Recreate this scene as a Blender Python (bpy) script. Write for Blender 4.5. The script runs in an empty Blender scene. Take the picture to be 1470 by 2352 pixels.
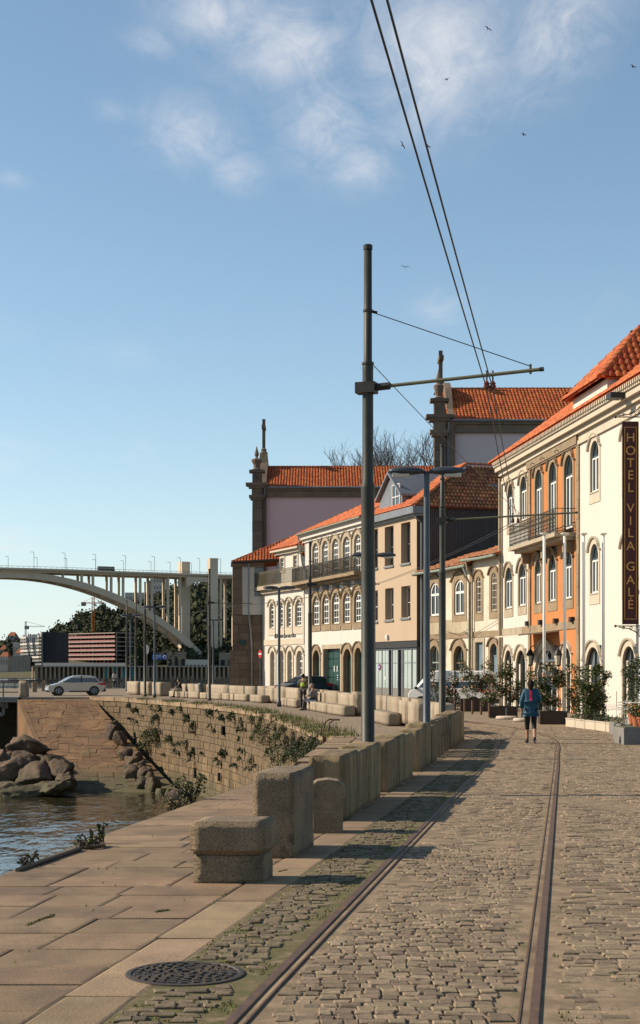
import bpy, bmesh, math, random
from mathutils import Vector, Matrix, noise
R = math.radians
random.seed(11)
scene = bpy.context.scene
COL = scene.collection

# ---------------------------------------------------------------- camera
F, CX, HY, CZ = 3430.0, 735.0, 1537.0, 1.72      # focal length, principal point and eye height (photo pixels, metres)
cam_d = bpy.data.cameras.new("camera"); cam = bpy.data.objects.new("camera", cam_d); COL.objects.link(cam)
cam.location = (0, 0, CZ); cam.rotation_euler = (R(90), 0, 0)
cam_d.sensor_fit = 'HORIZONTAL'; cam_d.sensor_width = 36; cam_d.lens = 36*F/1470
cam_d.shift_y = (HY-1176)/1470; cam_d.clip_start = .1; cam_d.clip_end = 6000
scene.camera = cam

# ---------------------------------------------------------------- light
SUN_EL = 32.5
SUN = Vector((-math.cos(R(SUN_EL)), .075, math.sin(R(SUN_EL)))).normalized()
sl = bpy.data.lights.new("sun", 'SUN'); sl.energy = 4.9; sl.angle = R(.55); sl.color = (1, .865, .685)
so = bpy.data.objects.new("sun", sl); COL.objects.link(so)
so.rotation_euler = SUN.to_track_quat('Z', 'Y').to_euler(); so.location = (-40, 20, 60)
w = bpy.data.worlds.new("World"); scene.world = w; w.use_nodes = True
def build_world():
    nt = w.node_tree; nt.nodes.clear(); N = nt.nodes.new; L = nt.links.new
    out = N('ShaderNodeOutputWorld'); bg = N('ShaderNodeBackground'); bg.inputs[1].default_value = .098
    sky = N('ShaderNodeTexSky'); sky.sky_type = 'NISHITA'; sky.sun_disc = False
    sky.sun_elevation = R(SUN_EL); sky.sun_rotation = math.atan2(SUN.x, SUN.y)
    sky.air_density = 1.0; sky.dust_density = .12; sky.ozone_density = 2.0; sky.altitude = 20
    tc = N('ShaderNodeTexCoord'); sep = N('ShaderNodeSeparateXYZ'); L(tc.outputs['Generated'], sep.inputs[0])
    def M(op, a, b=None, c=None):
        n = N('ShaderNodeMath'); n.operation = op
        for i, v in enumerate((a, b, c)):
            if v is None: continue
            if isinstance(v, (int, float)): n.inputs[i].default_value = v
            else: L(v, n.inputs[i])
        return n.outputs[0]
    z = M('MAXIMUM', sep.outputs[2], .02)
    U = M('DIVIDE', sep.outputs[0], z); V = M('DIVIDE', sep.outputs[1], z)   # the cloud layer is a level sheet overhead
    comb = N('ShaderNodeCombineXYZ'); L(U, comb.inputs[0]); L(V, comb.inputs[1])
    def nz(scale, detail, rough, off=0, dist=0):
        mp = N('ShaderNodeMapping'); mp.inputs['Location'].default_value = (off, off*.7, off*.3); mp.inputs['Scale'].default_value = (1, .42, 1)
        L(comb.outputs[0], mp.inputs[0])
        n = N('ShaderNodeTexNoise'); n.inputs['Scale'].default_value = scale; n.inputs['Detail'].default_value = detail
        n.inputs['Roughness'].default_value = rough; n.inputs['Distortion'].default_value = dist
        L(mp.outputs[0], n.inputs['Vector']); return n.outputs['Fac']
    # a loose field of fair-weather puffs; those in view sit where the photograph shows them
    puffs = [(500, 35, 130, 80, 1.0), (660, 110, 170, 95, 1.0), (990, 120, 200, 200, 1.0), (1290, 60, 130, 140, .95), (740, 290, 110, 110, .9), (820, 380, 90, 60, .75),
             (440, 310, 110, 75, .8), (540, 395, 70, 50, .6), (340, 95, 70, 40, .5), (25, 410, 40, 22, .55), (1010, 712, 70, 40, .5), (270, 255, 50, 30, .4), (275, 815, 80, 30, .3), (1200,220,110,60,.4)]
    mask = None
    for px, py, wx, wy, amp in puffs:
        e = HY-py; cu, cv = (px-CX)/e, F/e; su = wx/e; sv = F/(e-wy) - F/e
        du = M('DIVIDE', M('SUBTRACT', U, cu), su); dv = M('DIVIDE', M('SUBTRACT', V, cv), sv)
        g = M('MULTIPLY', M('POWER', 2.718, M('MULTIPLY', M('ADD', M('MULTIPLY', du, du), M('MULTIPLY', dv, dv)), -1.0)), amp)
        mask = g if mask is None else M('MAXIMUM', mask, g)
    far = M('MULTIPLY', M('MAXIMUM', M('SUBTRACT', nz(1.1, 2, .5, 3.7), .56), 0), 3.0)
    off_view = M('GREATER_THAN', M('ABSOLUTE', U), .75)
    mask = M('MAXIMUM', mask, M('MULTIPLY', far, off_view))
    d1 = nz(9, 9, .66, 2.3, .9); d2 = nz(30, 6, .65, 5.1, .6)
    tex = M('ADD', M('MULTIPLY', d1, .85), M('MULTIPLY', d2, .20))
    dens = M('MULTIPLY', mask, M('MINIMUM', M('MAXIMUM', M('MULTIPLY', M('SUBTRACT', M('ADD', tex, M('MULTIPLY', mask, .16)), .41), 2.3), 0), 1))
    dens = M('MINIMUM', M('MULTIPLY', dens, .80), .80)
    mix = N('ShaderNodeMix'); mix.data_type = 'RGBA'; L(dens, mix.inputs[0])
    grade = N('ShaderNodeHueSaturation'); grade.inputs['Hue'].default_value = .49; grade.inputs['Saturation'].default_value = .95; L(sky.outputs[0], grade.inputs['Color'])
    hz_ = N('ShaderNodeMix'); hz_.data_type = 'RGBA'; L(M('MULTIPLY', M('POWER', 2.718, M('MULTIPLY', z, -13.0)), .75), hz_.inputs[0]); hz_.inputs[7].default_value = (4.6, 5.8, 6.5, 1); L(grade.outputs[0], hz_.inputs[6])   # pale haze round the whole horizon
    L(hz_.outputs[2], mix.inputs[6]); mix.inputs[7].default_value = (5.9, 5.9, 6.05, 1)
    L(mix.outputs[2], bg.inputs[0]); L(bg.outputs[0], out.inputs[0])
build_world()
vs = scene.view_settings; vs.view_transform = 'Standard'; vs.look = 'None'; vs.gamma = 1; vs.use_curve_mapping = False; vs.exposure = 0.6
scene.cycles.max_bounces = 6; scene.cycles.diffuse_bounces = 3; scene.cycles.glossy_bounces = 3; scene.cycles.transmission_bounces = 4
scene.cycles.use_denoising = True; scene.cycles.sample_clamp_indirect = 4

# ---------------------------------------------------------------- geometry helpers
def zg(y): return -.009*min(max(y-8, 0), 24.4)           # the street falls gently away from the camera
def at(px, py, Y): return Vector(((px-CX)*Y/F, Y, CZ-(py-HY)*Y/F))
def gnd(px, py):
    Y = 20.
    for _ in range(40): Y = (CZ-zg(Y))*F/(py-HY)
    return Vector(((px-CX)*Y/F, Y, zg(Y)))
def gy(px, Y): return Vector(((px-CX)*Y/F, Y, zg(Y)))
def lerp(a, b, t): return a+(b-a)*t
def rnd(a, b): return random.uniform(a, b)

class MB:
    def __init__(s): s.v = []; s.f = []; s.m = []
    def add(s, vs, fs, mi=0):
        b = len(s.v); s.v += [tuple(p) for p in vs]
        for f in fs: s.f.append(tuple(b+i for i in f)); s.m.append(mi)
        return s
    def box(s, c, size, rz=0, mi=0, M=None):
        hx, hy, hz = size[0]/2, size[1]/2, size[2]/2; co, si = math.cos(rz), math.sin(rz); P = []
        for x, y, z in ((-1,-1,-1),(1,-1,-1),(1,1,-1),(-1,1,-1),(-1,-1,1),(1,-1,1),(1,1,1),(-1,1,1)):
            x *= hx; y *= hy; p = Vector((c[0]+x*co-y*si, c[1]+x*si+y*co, c[2]+z*hz)); P.append(M@p if M else p)
        return s.add(P, ((0,3,2,1),(4,5,6,7),(0,1,5,4),(1,2,6,5),(2,3,7,6),(3,0,4,7)), mi)
    def hexa(s, P, mi=0):   # eight corners, bottom ring then top ring
        return s.add(P, ((0,3,2,1),(4,5,6,7),(0,1,5,4),(1,2,6,5),(2,3,7,6),(3,0,4,7)), mi)
    def prism(s, poly, h0, h1, fn, mi=0):   # poly in (a,b); fn(a,b,h) -> point
        n = len(poly)
        s.add([fn(a, b, h0) for a, b in poly]+[fn(a, b, h1) for a, b in poly],
              [tuple(range(n-1, -1, -1)), tuple(range(n, 2*n))]+[(i, (i+1) % n, n+(i+1) % n, n+i) for i in range(n)], mi); return s
    def tube(s, pts, r, n=8, caps=True, mi=0):
        pts = [Vector(p) for p in pts]; rs = r if isinstance(r, (list, tuple)) else [r]*len(pts)
        V = []; up = Vector((0, 0, 1))
        d0 = (pts[1]-pts[0]).normalized(); a = d0.cross(up) if abs(d0.dot(up)) < .95 else d0.cross(Vector((1, 0, 0))); a.normalize()
        for i, p in enumerate(pts):
            d = (pts[min(i+1, len(pts)-1)]-pts[max(i-1, 0)]).normalized()
            a = (a-d*a.dot(d)); a = a.normalized() if a.length > 1e-6 else d.orthogonal().normalized(); b = d.cross(a)
            for k in range(n): t = 2*math.pi*k/n; V.append(p+(a*math.cos(t)+b*math.sin(t))*rs[i])
        fs = [(i*n+k, i*n+(k+1) % n, (i+1)*n+(k+1) % n, (i+1)*n+k) for i in range(len(pts)-1) for k in range(n)]
        if caps: fs += [tuple(range(n-1, -1, -1)), tuple((len(pts)-1)*n+k for k in range(n))]
        return s.add(V, fs, mi)
    def lathe(s, prof, c, n=12, mi=0, sx=1, sy=1):   # prof: (r, z) bottom to top
        V = []
        for r, z in prof:
            for k in range(n): t = 2*math.pi*k/n; V.append((c[0]+r*sx*math.cos(t), c[1]+r*sy*math.sin(t), c[2]+z))
        m = len(prof)
        fs = [(i*n+k, i*n+(k+1) % n, (i+1)*n+(k+1) % n, (i+1)*n+k) for i in range(m-1) for k in range(n)]
        fs += [tuple(range(n-1, -1, -1)), tuple((m-1)*n+k for k in range(n))]
        return s.add(V, fs, mi)
    def ball(s, c, r, n=8, m=6, mi=0):
        r = (r, r, r) if isinstance(r, (int, float)) else r
        V = [(c[0], c[1], c[2]-r[2])]
        for i in range(1, m):
            ph = -math.pi/2+math.pi*i/m
            for k in range(n): t = 2*math.pi*k/n; V.append((c[0]+r[0]*math.cos(ph)*math.cos(t), c[1]+r[1]*math.cos(ph)*math.sin(t), c[2]+r[2]*math.sin(ph)))
        V.append((c[0], c[1], c[2]+r[2])); e = len(V)-1
        fs = [(0, 1+(k+1) % n, 1+k) for k in range(n)]
        fs += [(1+i*n+k, 1+i*n+(k+1) % n, 1+(i+1)*n+(k+1) % n, 1+(i+1)*n+k) for i in range(m-2) for k in range(n)]
        fs += [(1+(m-2)*n+k, 1+(m-2)*n+(k+1) % n, e) for k in range(n)]
        return s.add(V, fs, mi)
    def mesh(s, name, mats, smooth=False):
        me = bpy.data.meshes.new(name); me.from_pydata(s.v, [], s.f); ms = mats if isinstance(mats, (list, tuple)) else [mats]
        for m in ms: me.materials.append(m)
        if len(ms) > 1: me.polygons.foreach_set('material_index', s.m)
        if smooth: me.polygons.foreach_set('use_smooth', [True]*len(s.f))
        me.update(); return me
    def build(s, name, mats, parent=None, smooth=False):
        return link(name, s.mesh(name, mats, smooth), parent)

def link(name, data, parent=None, loc=None):
    o = bpy.data.objects.new(name, data); COL.objects.link(o)
    if parent is not None:
        o.parent = parent
        if parent.get('world'): o.location = -parent.location      # the mesh is in world coordinates
    if loc is not None: o.location = loc
    return o
def tag(o, label=None, cat=None, group=None, kind=None):
    if label: o['label'] = label
    if cat: o['category'] = cat
    if group: o['group'] = group
    if kind: o['kind'] = kind
    return o
def thing(name, label, cat, loc=(0, 0, 0), rz=0, group=None, world=False):
    o = bpy.data.objects.new(name, None); COL.objects.link(o); o.location = loc; o.rotation_euler = (0, 0, rz); o.empty_display_size = .2
    if world: o['world'] = 1
    return tag(o, label, cat, group)
def copy_tree(o, parent=None, loc=None, rz=None):
    c = o.copy(); COL.objects.link(c); c.parent = parent
    if loc is not None: c.location = loc
    if rz is not None: c.rotation_euler = (0, 0, rz)
    for ch in list(o.children): copy_tree(ch, c)
    return c

# ---------------------------------------------------------------- materials
ALB = .76      # all base colours are given for exposure 0
def rgb(c): return (c[0], c[1], c[2], 1)
def mat(name, c1, c2=None, scale=2., rough=.85, bump=0., bscale=30., metal=0, spec=.3, rnd_obj=0, rnd_isl=0, c3=None, t3=.6, s3=1., stretch=(1, 1, 1),
        speck=0, sscale=180, cells=0, soft3=.12, tide=None, soot=None):
    c1, c2, c3 = [None if c is None else tuple(v*ALB for v in c) for c in (c1, c2, c3)]
    m = bpy.data.materials.new(name); m.use_nodes = True; nt = m.node_tree; N = nt.nodes.new; L = nt.links.new
    b = nt.nodes['Principled BSDF']; b.inputs['Roughness'].default_value = rough; b.inputs['Metallic'].default_value = metal
    b.inputs['Specular IOR Level'].default_value = spec; b.inputs['Base Color'].default_value = rgb(c1)
    g = N('ShaderNodeNewGeometry'); mp = N('ShaderNodeMapping'); mp.inputs['Scale'].default_value = stretch; L(g.outputs['Position'], mp.inputs[0])
    def nz(sc, d=5, r=.6):
        n = N('ShaderNodeTexNoise'); n.inputs['Scale'].default_value = sc; n.inputs['Detail'].default_value = d; n.inputs['Roughness'].default_value = r
        L(mp.outputs[0], n.inputs['Vector']); return n.outputs['Fac']
    def mixc(f, a, bcol):
        n = N('ShaderNodeMix'); n.data_type = 'RGBA'; L(f, n.inputs[0])
        for i, v in ((6, a), (7, bcol)):
            if isinstance(v, tuple): n.inputs[i].default_value = rgb(v)
            else: L(v, n.inputs[i])
        return n.outputs[2]
    def ramp(f, lo, hi):
        n = N('ShaderNodeMapRange'); n.inputs[1].default_value = lo; n.inputs[2].default_value = hi; L(f, n.inputs[0]); return n.outputs[0]
    col = None
    if c2 is not None: col = mixc(ramp(nz(scale), .35, .65), tuple(c1), tuple(c2))
    if cells:
        v = N('ShaderNodeTexVoronoi'); v.inputs['Scale'].default_value = cells; L(mp.outputs[0], v.inputs['Vector'])
        h = N('ShaderNodeHueSaturation'); L(ramp(v.outputs['Distance'], 0, .6), h.inputs['Value'])
        n = N('ShaderNodeMapRange'); n.inputs[3].default_value = 1.2; n.inputs[4].default_value = .55; L(v.outputs['Distance'], n.inputs[0]); L(n.outputs[0], h.inputs['Value'])
        if col is not None: L(col, h.inputs['Color'])
        else: h.inputs['Color'].default_value = rgb(c1)
        col = h.outputs[0]
    if c3 is not None: col = mixc(ramp(nz(s3, 6, .65), t3, t3+soft3), col if col is not None else tuple(c1), tuple(c3))
    if speck:
        h = N('ShaderNodeHueSaturation'); n = N('ShaderNodeMapRange'); n.inputs[1].default_value = .3; n.inputs[2].default_value = .7
        n.inputs[3].default_value = 1-speck; n.inputs[4].default_value = 1+speck; L(nz(sscale, 2, .8), n.inputs[0]); L(n.outputs[0], h.inputs['Value'])
        if col is not None: L(col, h.inputs['Color'])
        else: h.inputs['Color'].default_value = rgb(c1)
        col = h.outputs[0]
    if rnd_obj or rnd_isl:
        h = N('ShaderNodeHueSaturation'); n = N('ShaderNodeMapRange'); k = rnd_obj or rnd_isl
        n.inputs[3].default_value = 1-k; n.inputs[4].default_value = 1+k
        src = N('ShaderNodeObjectInfo').outputs['Random'] if rnd_obj else g.outputs['Random Per Island']
        L(src, n.inputs[0]); L(n.outputs[0], h.inputs['Value'])
        n2 = N('ShaderNodeMapRange'); n2.inputs[3].default_value = .5-.008*k/.25; n2.inputs[4].default_value = .5+.008*k/.25
        fr = N('ShaderNodeMath'); fr.operation = 'FRACT'; ml = N('ShaderNodeMath'); ml.operation = 'MULTIPLY'; ml.inputs[1].default_value = 17.3
        L(src, ml.inputs[0]); L(ml.outputs[0], fr.inputs[0]); L(fr.outputs[0], n2.inputs[0]); L(n2.outputs[0], h.inputs['Hue'])
        if col is not None: L(col, h.inputs['Color'])
        else: h.inputs['Color'].default_value = rgb(c1)
        col = h.outputs[0]
    if soot is not None:      # rain-washed dirt running down from the coping in streaks
        mq = N('ShaderNodeMapping'); mq.inputs['Scale'].default_value = (1.1, 1.1, .10); L(g.outputs['Position'], mq.inputs[0]); nq = N('ShaderNodeTexNoise'); nq.inputs['Scale'].default_value = 1.0; nq.inputs['Detail'].default_value = 6; nq.inputs['Roughness'].default_value = .7; L(mq.outputs[0], nq.inputs['Vector'])
        sp = N('ShaderNodeSeparateXYZ'); L(g.outputs['Position'], sp.inputs[0]); ad = N('ShaderNodeMath'); ad.operation = 'MULTIPLY_ADD'; ad.inputs[1].default_value = 7.0; L(nq.outputs['Fac'], ad.inputs[0]); L(sp.outputs[2], ad.inputs[2])
        n = N('ShaderNodeMapRange'); n.inputs[1].default_value = soot+3.5-.9; n.inputs[2].default_value = soot+3.5+.9; n.inputs[4].default_value = .85; L(ad.outputs[0], n.inputs[0]); col = mixc(n.outputs[0], col if col is not None else tuple(c1), (.115,.08,.043))
    if tide is not None:      # dark algae below the high-water line
        sp = N('ShaderNodeSeparateXYZ'); L(g.outputs['Position'], sp.inputs[0]); ad = N('ShaderNodeMath'); ad.operation = 'MULTIPLY_ADD'; ad.inputs[1].default_value = 1.6; L(nz(.5), ad.inputs[0]); L(sp.outputs[2], ad.inputs[2])
        n = N('ShaderNodeMapRange'); n.inputs[1].default_value = tide+.8+.35; n.inputs[2].default_value = tide+.8-.35; L(ad.outputs[0], n.inputs[0])
        sc_ = N('ShaderNodeMath'); sc_.operation = 'MULTIPLY'; sc_.inputs[1].default_value = .8; L(n.outputs[0], sc_.inputs[0]); col = mixc(sc_.outputs[0], col if col is not None else tuple(c1), (.075,.07,.035))
    if col is not None: L(col, b.inputs['Base Color'])
    if bump:
        bp = N('ShaderNodeBump'); bp.inputs['Strength'].default_value = bump; bp.inputs['Distance'].default_value = .6/bscale
        L(nz(bscale, 6, .65), bp.inputs['Height']); L(bp.outputs[0], b.inputs['Normal'])
    return m
def glass_mat(name, c, rough=.06):
    m = mat(name, c, tuple(x*.35 for x in c), 1.6, rough, spec=.9, stretch=(1, 1, .5)); return m
GRANITE = mat('granite', (.32,.235,.148), (.195,.145,.093), 2.6, .9, 1.0, 38, c3=(.15,.12,.08), t3=.57, s3=4.5, speck=.6, sscale=85, rnd_obj=.1)
PARAPET = mat('tooled_granite', (.34,.245,.13), (.165,.118,.064), 3.2, .9, .9, 30, c3=(.10,.08,.045), t3=.52, s3=4.5, stretch=(1.6,1.6,.16), soft3=.2, speck=.3, sscale=90, rnd_obj=.16)
GRANITE_FAR = mat('granite_far', (.40,.32,.225), (.29,.23,.16), 2.2, .9, .3, 25, c3=(.22,.18,.13), t3=.6, s3=2, stretch=(1.5,1.5,.5), rnd_obj=.1)
SETT = mat('sett_stone', (.33,.24,.15), (.22,.163,.105), 12, .85, 1.0, 45, c3=(.40,.30,.195), t3=.54, s3=3.2, stretch=(1,2.2,1), rnd_isl=.3, speck=.25, sscale=160)
SETT_O = mat('sett_stone_near', (.33,.24,.15), (.22,.163,.105), 12, .85, 1.0, 45, c3=(.40,.30,.195), t3=.54, s3=3.2, stretch=(1,2.2,1), rnd_obj=.3, speck=.25, sscale=160)
SAND = mat('sandy_joint', (.34,.245,.15), (.19,.135,.083), 5, .95, .5, 120, c3=(.10,.105,.03), t3=.58, s3=2.6, speck=.35, sscale=150)
MOSSY = mat('mossy_joint', (.095,.092,.026), (.17,.13,.065), 9, .95, .6, 90, c3=(.26,.19,.115), t3=.54, s3=7, speck=.3, sscale=140)
SETT_MOSS = mat('sett_stone_mossy', (.22,.165,.095), (.15,.115,.068), 14, .85, .8, 55, c3=(.10,.10,.035), t3=.6, s3=9, rnd_isl=.28, speck=.25)
SLAB = mat('promenade_slab', (.31,.208,.12), (.205,.138,.082), 2.1, .85, .6, 60, c3=(.125,.095,.068), t3=.56, s3=1.9, speck=.4, sscale=110, rnd_obj=.2, soft3=.2)
SLABK = mat('kerb_slab', (.34,.235,.137), (.25,.172,.102), 2.2, .85, .6, 60, c3=(.17,.125,.08), t3=.6, s3=2.3, speck=.4, sscale=110, rnd_obj=.18, soft3=.2)
GROUND = mat('ground_earth', (.34,.26,.175), (.26,.20,.135), .8, .95, .4, 12, c3=(.17,.16,.06), t3=.62, s3=.9)
JOINT = mat('dark_joint', (.11,.095,.06), (.085,.09,.035), 4, .95)
RUST = mat('rusty_rail', (.15,.085,.05), (.09,.055,.036), 9, .6, .3, 60, metal=.0, c3=(.27,.12,.045), t3=.6, s3=4)
IRON = mat('cast_iron', (.075,.062,.052), (.11,.085,.06), 12, .6, .4, 80, metal=.4)
DARK = mat('dark_steel', (.030,.030,.026), (.045,.042,.036), 6, .5, metal=.3)
POLE = mat('tram_pole_paint', (.055,.055,.043), (.038,.038,.03), 3, .5, .15, 40, metal=.2, c3=(.10,.09,.07), t3=.68, s3=9)
LAMPG = mat('lamp_grey', (.10,.115,.13), (.08,.09,.10), 3, .45, metal=.5)
LAMPD = mat('lamp_housing', (.045,.05,.06), (.06,.066,.075), 4, .4)
LENS = mat('lamp_lens', (.62,.57,.45), None, rough=.3)
OLIVE = mat('arm_paint', (.16,.15,.085), (.12,.115,.07), 4, .5)
INSUL = mat('insulator', (.16,.03,.02), rough=.3)
CREAM = mat('cream_render', (.665,.615,.535), (.63,.58,.50), .5, .9, .12, 25, c3=(.50,.44,.35), t3=.58, s3=.7, stretch=(1,1,.14), soft3=.3)
WHITE = mat('white_render', (.665,.62,.555), (.62,.575,.505), .6, .9, .12, 25, c3=(.49,.42,.33), t3=.58, s3=.8, stretch=(1,1,.14), soft3=.3)
WORN = mat('worn_render', (.69,.615,.49), (.58,.50,.38), .9, .92, .25, 18, c3=(.28,.21,.13), t3=.55, s3=.75, stretch=(1,1,.55), soft3=.16)
STAINED = mat('stained_render', (.50,.42,.29), (.36,.29,.19), 1.4, .92, .3, 20, c3=(.22,.17,.05), t3=.57, s3=.9, stretch=(1,1,.4))
ORANGE = mat('orange_render', (.56,.215,.07), (.51,.19,.06), .6, .9, .12, 25)
TAN = mat('tan_render', (.50,.38,.265), (.47,.355,.245), .5, .92, .1, 30)
TRIM = mat('stone_trim', (.47,.385,.275), (.37,.30,.21), 1.4, .88, .35, 30, c3=(.23,.18,.12), t3=.62, s3=1.8)
TRIMD = mat('brown_stone_trim', (.335,.245,.15), (.255,.185,.115), 1.3, .88, .4, 25, c3=(.15,.11,.075), t3=.6, s3=1.6)
TRIML = mat('pale_stone_trim', (.60,.515,.395), (.54,.455,.345), 1.3, .88, .25, 30)
BROWNSTONE = mat('dark_church_stone', (.20,.145,.10), (.15,.11,.08), .9, .92, .4, 12, c3=(.10,.08,.06), t3=.6, s3=.8, rnd_obj=.18)
PINK = mat('pink_render', (.78,.53,.51), (.74,.50,.48), .25, .92, .1, 20)
LILAC = mat('grey_pink_render', (.70,.57,.55), (.66,.54,.52), .25, .92)
TILE = mat('roof_tile', (.52,.135,.037), (.43,.10,.03), 1.2, .75, rnd_isl=.28, c3=(.30,.09,.04), t3=.62, s3=1.1)
TILEP = mat('roof_tile_piece', (.54,.155,.042), (.46,.125,.035), 1.2, .75, rnd_obj=.2, c3=(.28,.10,.045), t3=.66, s3=1.5)
TILEB = mat('old_roof_tile', (.36,.135,.055), (.25,.10,.045), 1.4, .8, rnd_isl=.34, c3=(.16,.085,.05), t3=.58, s3=1.1)
ZINC = mat('zinc', (.27,.28,.29), (.22,.23,.24), 1.5, .45, metal=.4)
CLAD = mat('dark_cladding', (.075,.062,.056), (.09,.075,.068), .8, .6, rnd_obj=.12)
WFRAME = mat('white_paint', (.80,.78,.72), None, rough=.45)
BLACKF = mat('dark_frame', (.03,.028,.025), None, rough=.5)
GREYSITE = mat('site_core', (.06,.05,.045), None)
GREEN = mat('green_door', (.017,.060,.048), (.013,.047,.038), 1.5, .45, rnd_obj=.1)

PALEGREEN = mat('pale_green_door', (.30,.36,.31), None, rough=.45)
BLUEDOOR = mat('blue_door', (.19,.26,.31), (.15,.21,.26), 2, .5)
BROWND = mat('brown_door', (.20,.14,.08), (.15,.10,.06), 3, .6)
GLASS = glass_mat('window_glass', (.035,.042,.045)); GLASSB = glass_mat('bluish_glass', (.06,.085,.10), .03)
MILK = mat('frosted_panel', (.43,.50,.47), (.38,.45,.43), 1, .25, spec=.5)
GUTTER = mat('gutter_green', (.28,.31,.25), (.20,.23,.18), 4, .6)
IRONRAIL = mat('balcony_iron', (.045,.042,.035), (.075,.06,.035), 5, .6)
IRONY = mat('olive_railing', (.20,.17,.09), (.15,.13,.075), 5, .6)
CONC = mat('bridge_concrete', (.64,.52,.385), (.57,.46,.335), .06, .9, c3=(.36,.31,.24), t3=.6, s3=.05)
CONC2 = mat('grey_concrete', (.24,.225,.20), (.19,.18,.16), 2, .9, .3, 40)
LEAF = mat('rose_leaf', (.050,.075,.016), (.085,.095,.022), 3, .6, rnd_isl=.45, c3=(.16,.085,.03), t3=.66, s3=5)
LEAFD = mat('dark_leaf', (.028,.045,.012), (.05,.07,.018), 3, .6, rnd_isl=.4)
PETAL = mat('rose_petal', (.72,.40,.30), (.76,.55,.42), 6, .6, rnd_isl=.12)
GRASS = mat('grass_blade', (.085,.115,.02), (.13,.13,.035), 2, .7, rnd_isl=.4)
DRYG = mat('dry_grass', (.26,.20,.09), (.15,.14,.05), 2, .8, rnd_isl=.3)
BARK = mat('bark', (.085,.065,.055), (.06,.048,.042), 2, .9)
WOOD = mat('hill_foliage', (.026,.036,.013), (.048,.05,.018), .05, .9, rnd_isl=.45, c3=(.10,.08,.035), t3=.6, s3=.02)
HILL = mat('hill_earth', (.085,.085,.035), (.12,.10,.05), .03, .95)
CORTEN = mat('rusty_planter', (.065,.042,.03), (.05,.033,.025), 3, .7, c3=(.12,.065,.04), t3=.62, s3=6)
TERRA = mat('terracotta', (.52,.17,.075), (.46,.15,.065), 5, .75)
LIME = mat('pale_limestone', (.58,.49,.38), (.52,.44,.33), 3, .85, .2, 40, rnd_obj=.06)
QWALL = mat('quay_stone', (.25,.165,.085), (.165,.11,.058), .8, .9, .8, 12, c3=(.07,.053,.03), t3=.50, s3=.9, stretch=(1,1,.22), rnd_obj=.2, soft3=.2, tide=-4.5, soot=-3.2)
QWALL_I = mat('quay_stone_small', (.25,.165,.085), (.165,.11,.058), .8, .9, .8, 12, c3=(.07,.053,.03), t3=.50, s3=.9, stretch=(1,1,.22), rnd_isl=.2, soft3=.2, tide=-4.5, soot=-3.2)
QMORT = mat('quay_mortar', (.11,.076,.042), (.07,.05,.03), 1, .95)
RAMP = mat('ramp_stone', (.235,.132,.06), (.145,.083,.042), .7, .88, .5, 12, c3=(.11,.095,.05), t3=.60, s3=.5, rnd_obj=.16, tide=-4.35)
RMORT = mat('ramp_mortar', (.36,.25,.14), (.15,.10,.055), .5, .95)
ROCK = mat('river_rock', (.17,.112,.068), (.085,.06,.042), 1.3, .85, 1.0, 4, c3=(.065,.05,.032), t3=.52, s3=1.1, tide=-4.6)
PAINTB = mat('black_rubber', (.018,.018,.018), None, rough=.6)
SILVER = mat('silver_car_paint', (.50,.48,.46), None, rough=.25, metal=.6, spec=.6)
VANW = mat('white_car_paint', (.74,.73,.69), None, rough=.3, spec=.5)
NAVY = mat('navy_car_paint', (.016,.04,.085), None, rough=.25, spec=.6)
CARGLASS = mat('car_glass', (.02,.024,.028), None, rough=.05, spec=.9)
CHROME = mat('wheel_alloy', (.55,.55,.55), None, rough=.3, metal=.8)
REDL = mat('red_lamp', (.50,.015,.015), None, rough=.2)
SIGNR = mat('sign_red', (.55,.03,.03), None, rough=.4); SIGNB = mat('sign_blue', (.02,.10,.42), None, rough=.4); SIGNW = mat('sign_white', (.8,.8,.78), None, rough=.4)
BANNER = mat('banner_maroon', (.060,.016,.018), (.045,.012,.014), 1, .7, bump=.6, bscale=3, stretch=(3,1,.5))
GOLD = mat('gold_lettering', (.50,.27,.085), None, rough=.5)
SKIN = mat('skin', (.46,.25,.17), None, rough=.6); HAIR = mat('dark_hair', (.018,.012,.010), (.026,.018,.013), 30, .8, spec=.1)
TEAL = mat('teal_jacket', (.014,.085,.135), (.011,.065,.105), 14, .6, .5, 12); PINKS = mat('pink_stripe', (.72,.02,.09), None, rough=.6)
BLACKC = mat('black_leggings', (.012,.012,.013), None, rough=.7); SHOE = mat('dark_shoe', (.03,.03,.035), None, rough=.6); SOLE = mat('white_sole', (.7,.7,.7), None, rough=.6)
HIVIS = mat('hi_vis_vest', (.38,.52,.05), None, rough=.6); DENIM = mat('dark_trousers', (.06,.055,.055), (.045,.042,.045), 8, .8); KHAKI = mat('khaki_jacket', (.11,.09,.05), None, rough=.8)
GREYC = mat('grey_blanket', (.27,.235,.20), (.2,.175,.15), 9, .9); BLUEC = mat('blue_striped_cloth', (.07,.10,.25), (.5,.5,.55), 14, .9)
PALEC = mat('pale_shirt', (.55,.52,.47), None, rough=.8); MAROON = mat('maroon_cloth', (.09,.025,.025), None, rough=.8)
WATER = None
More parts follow.
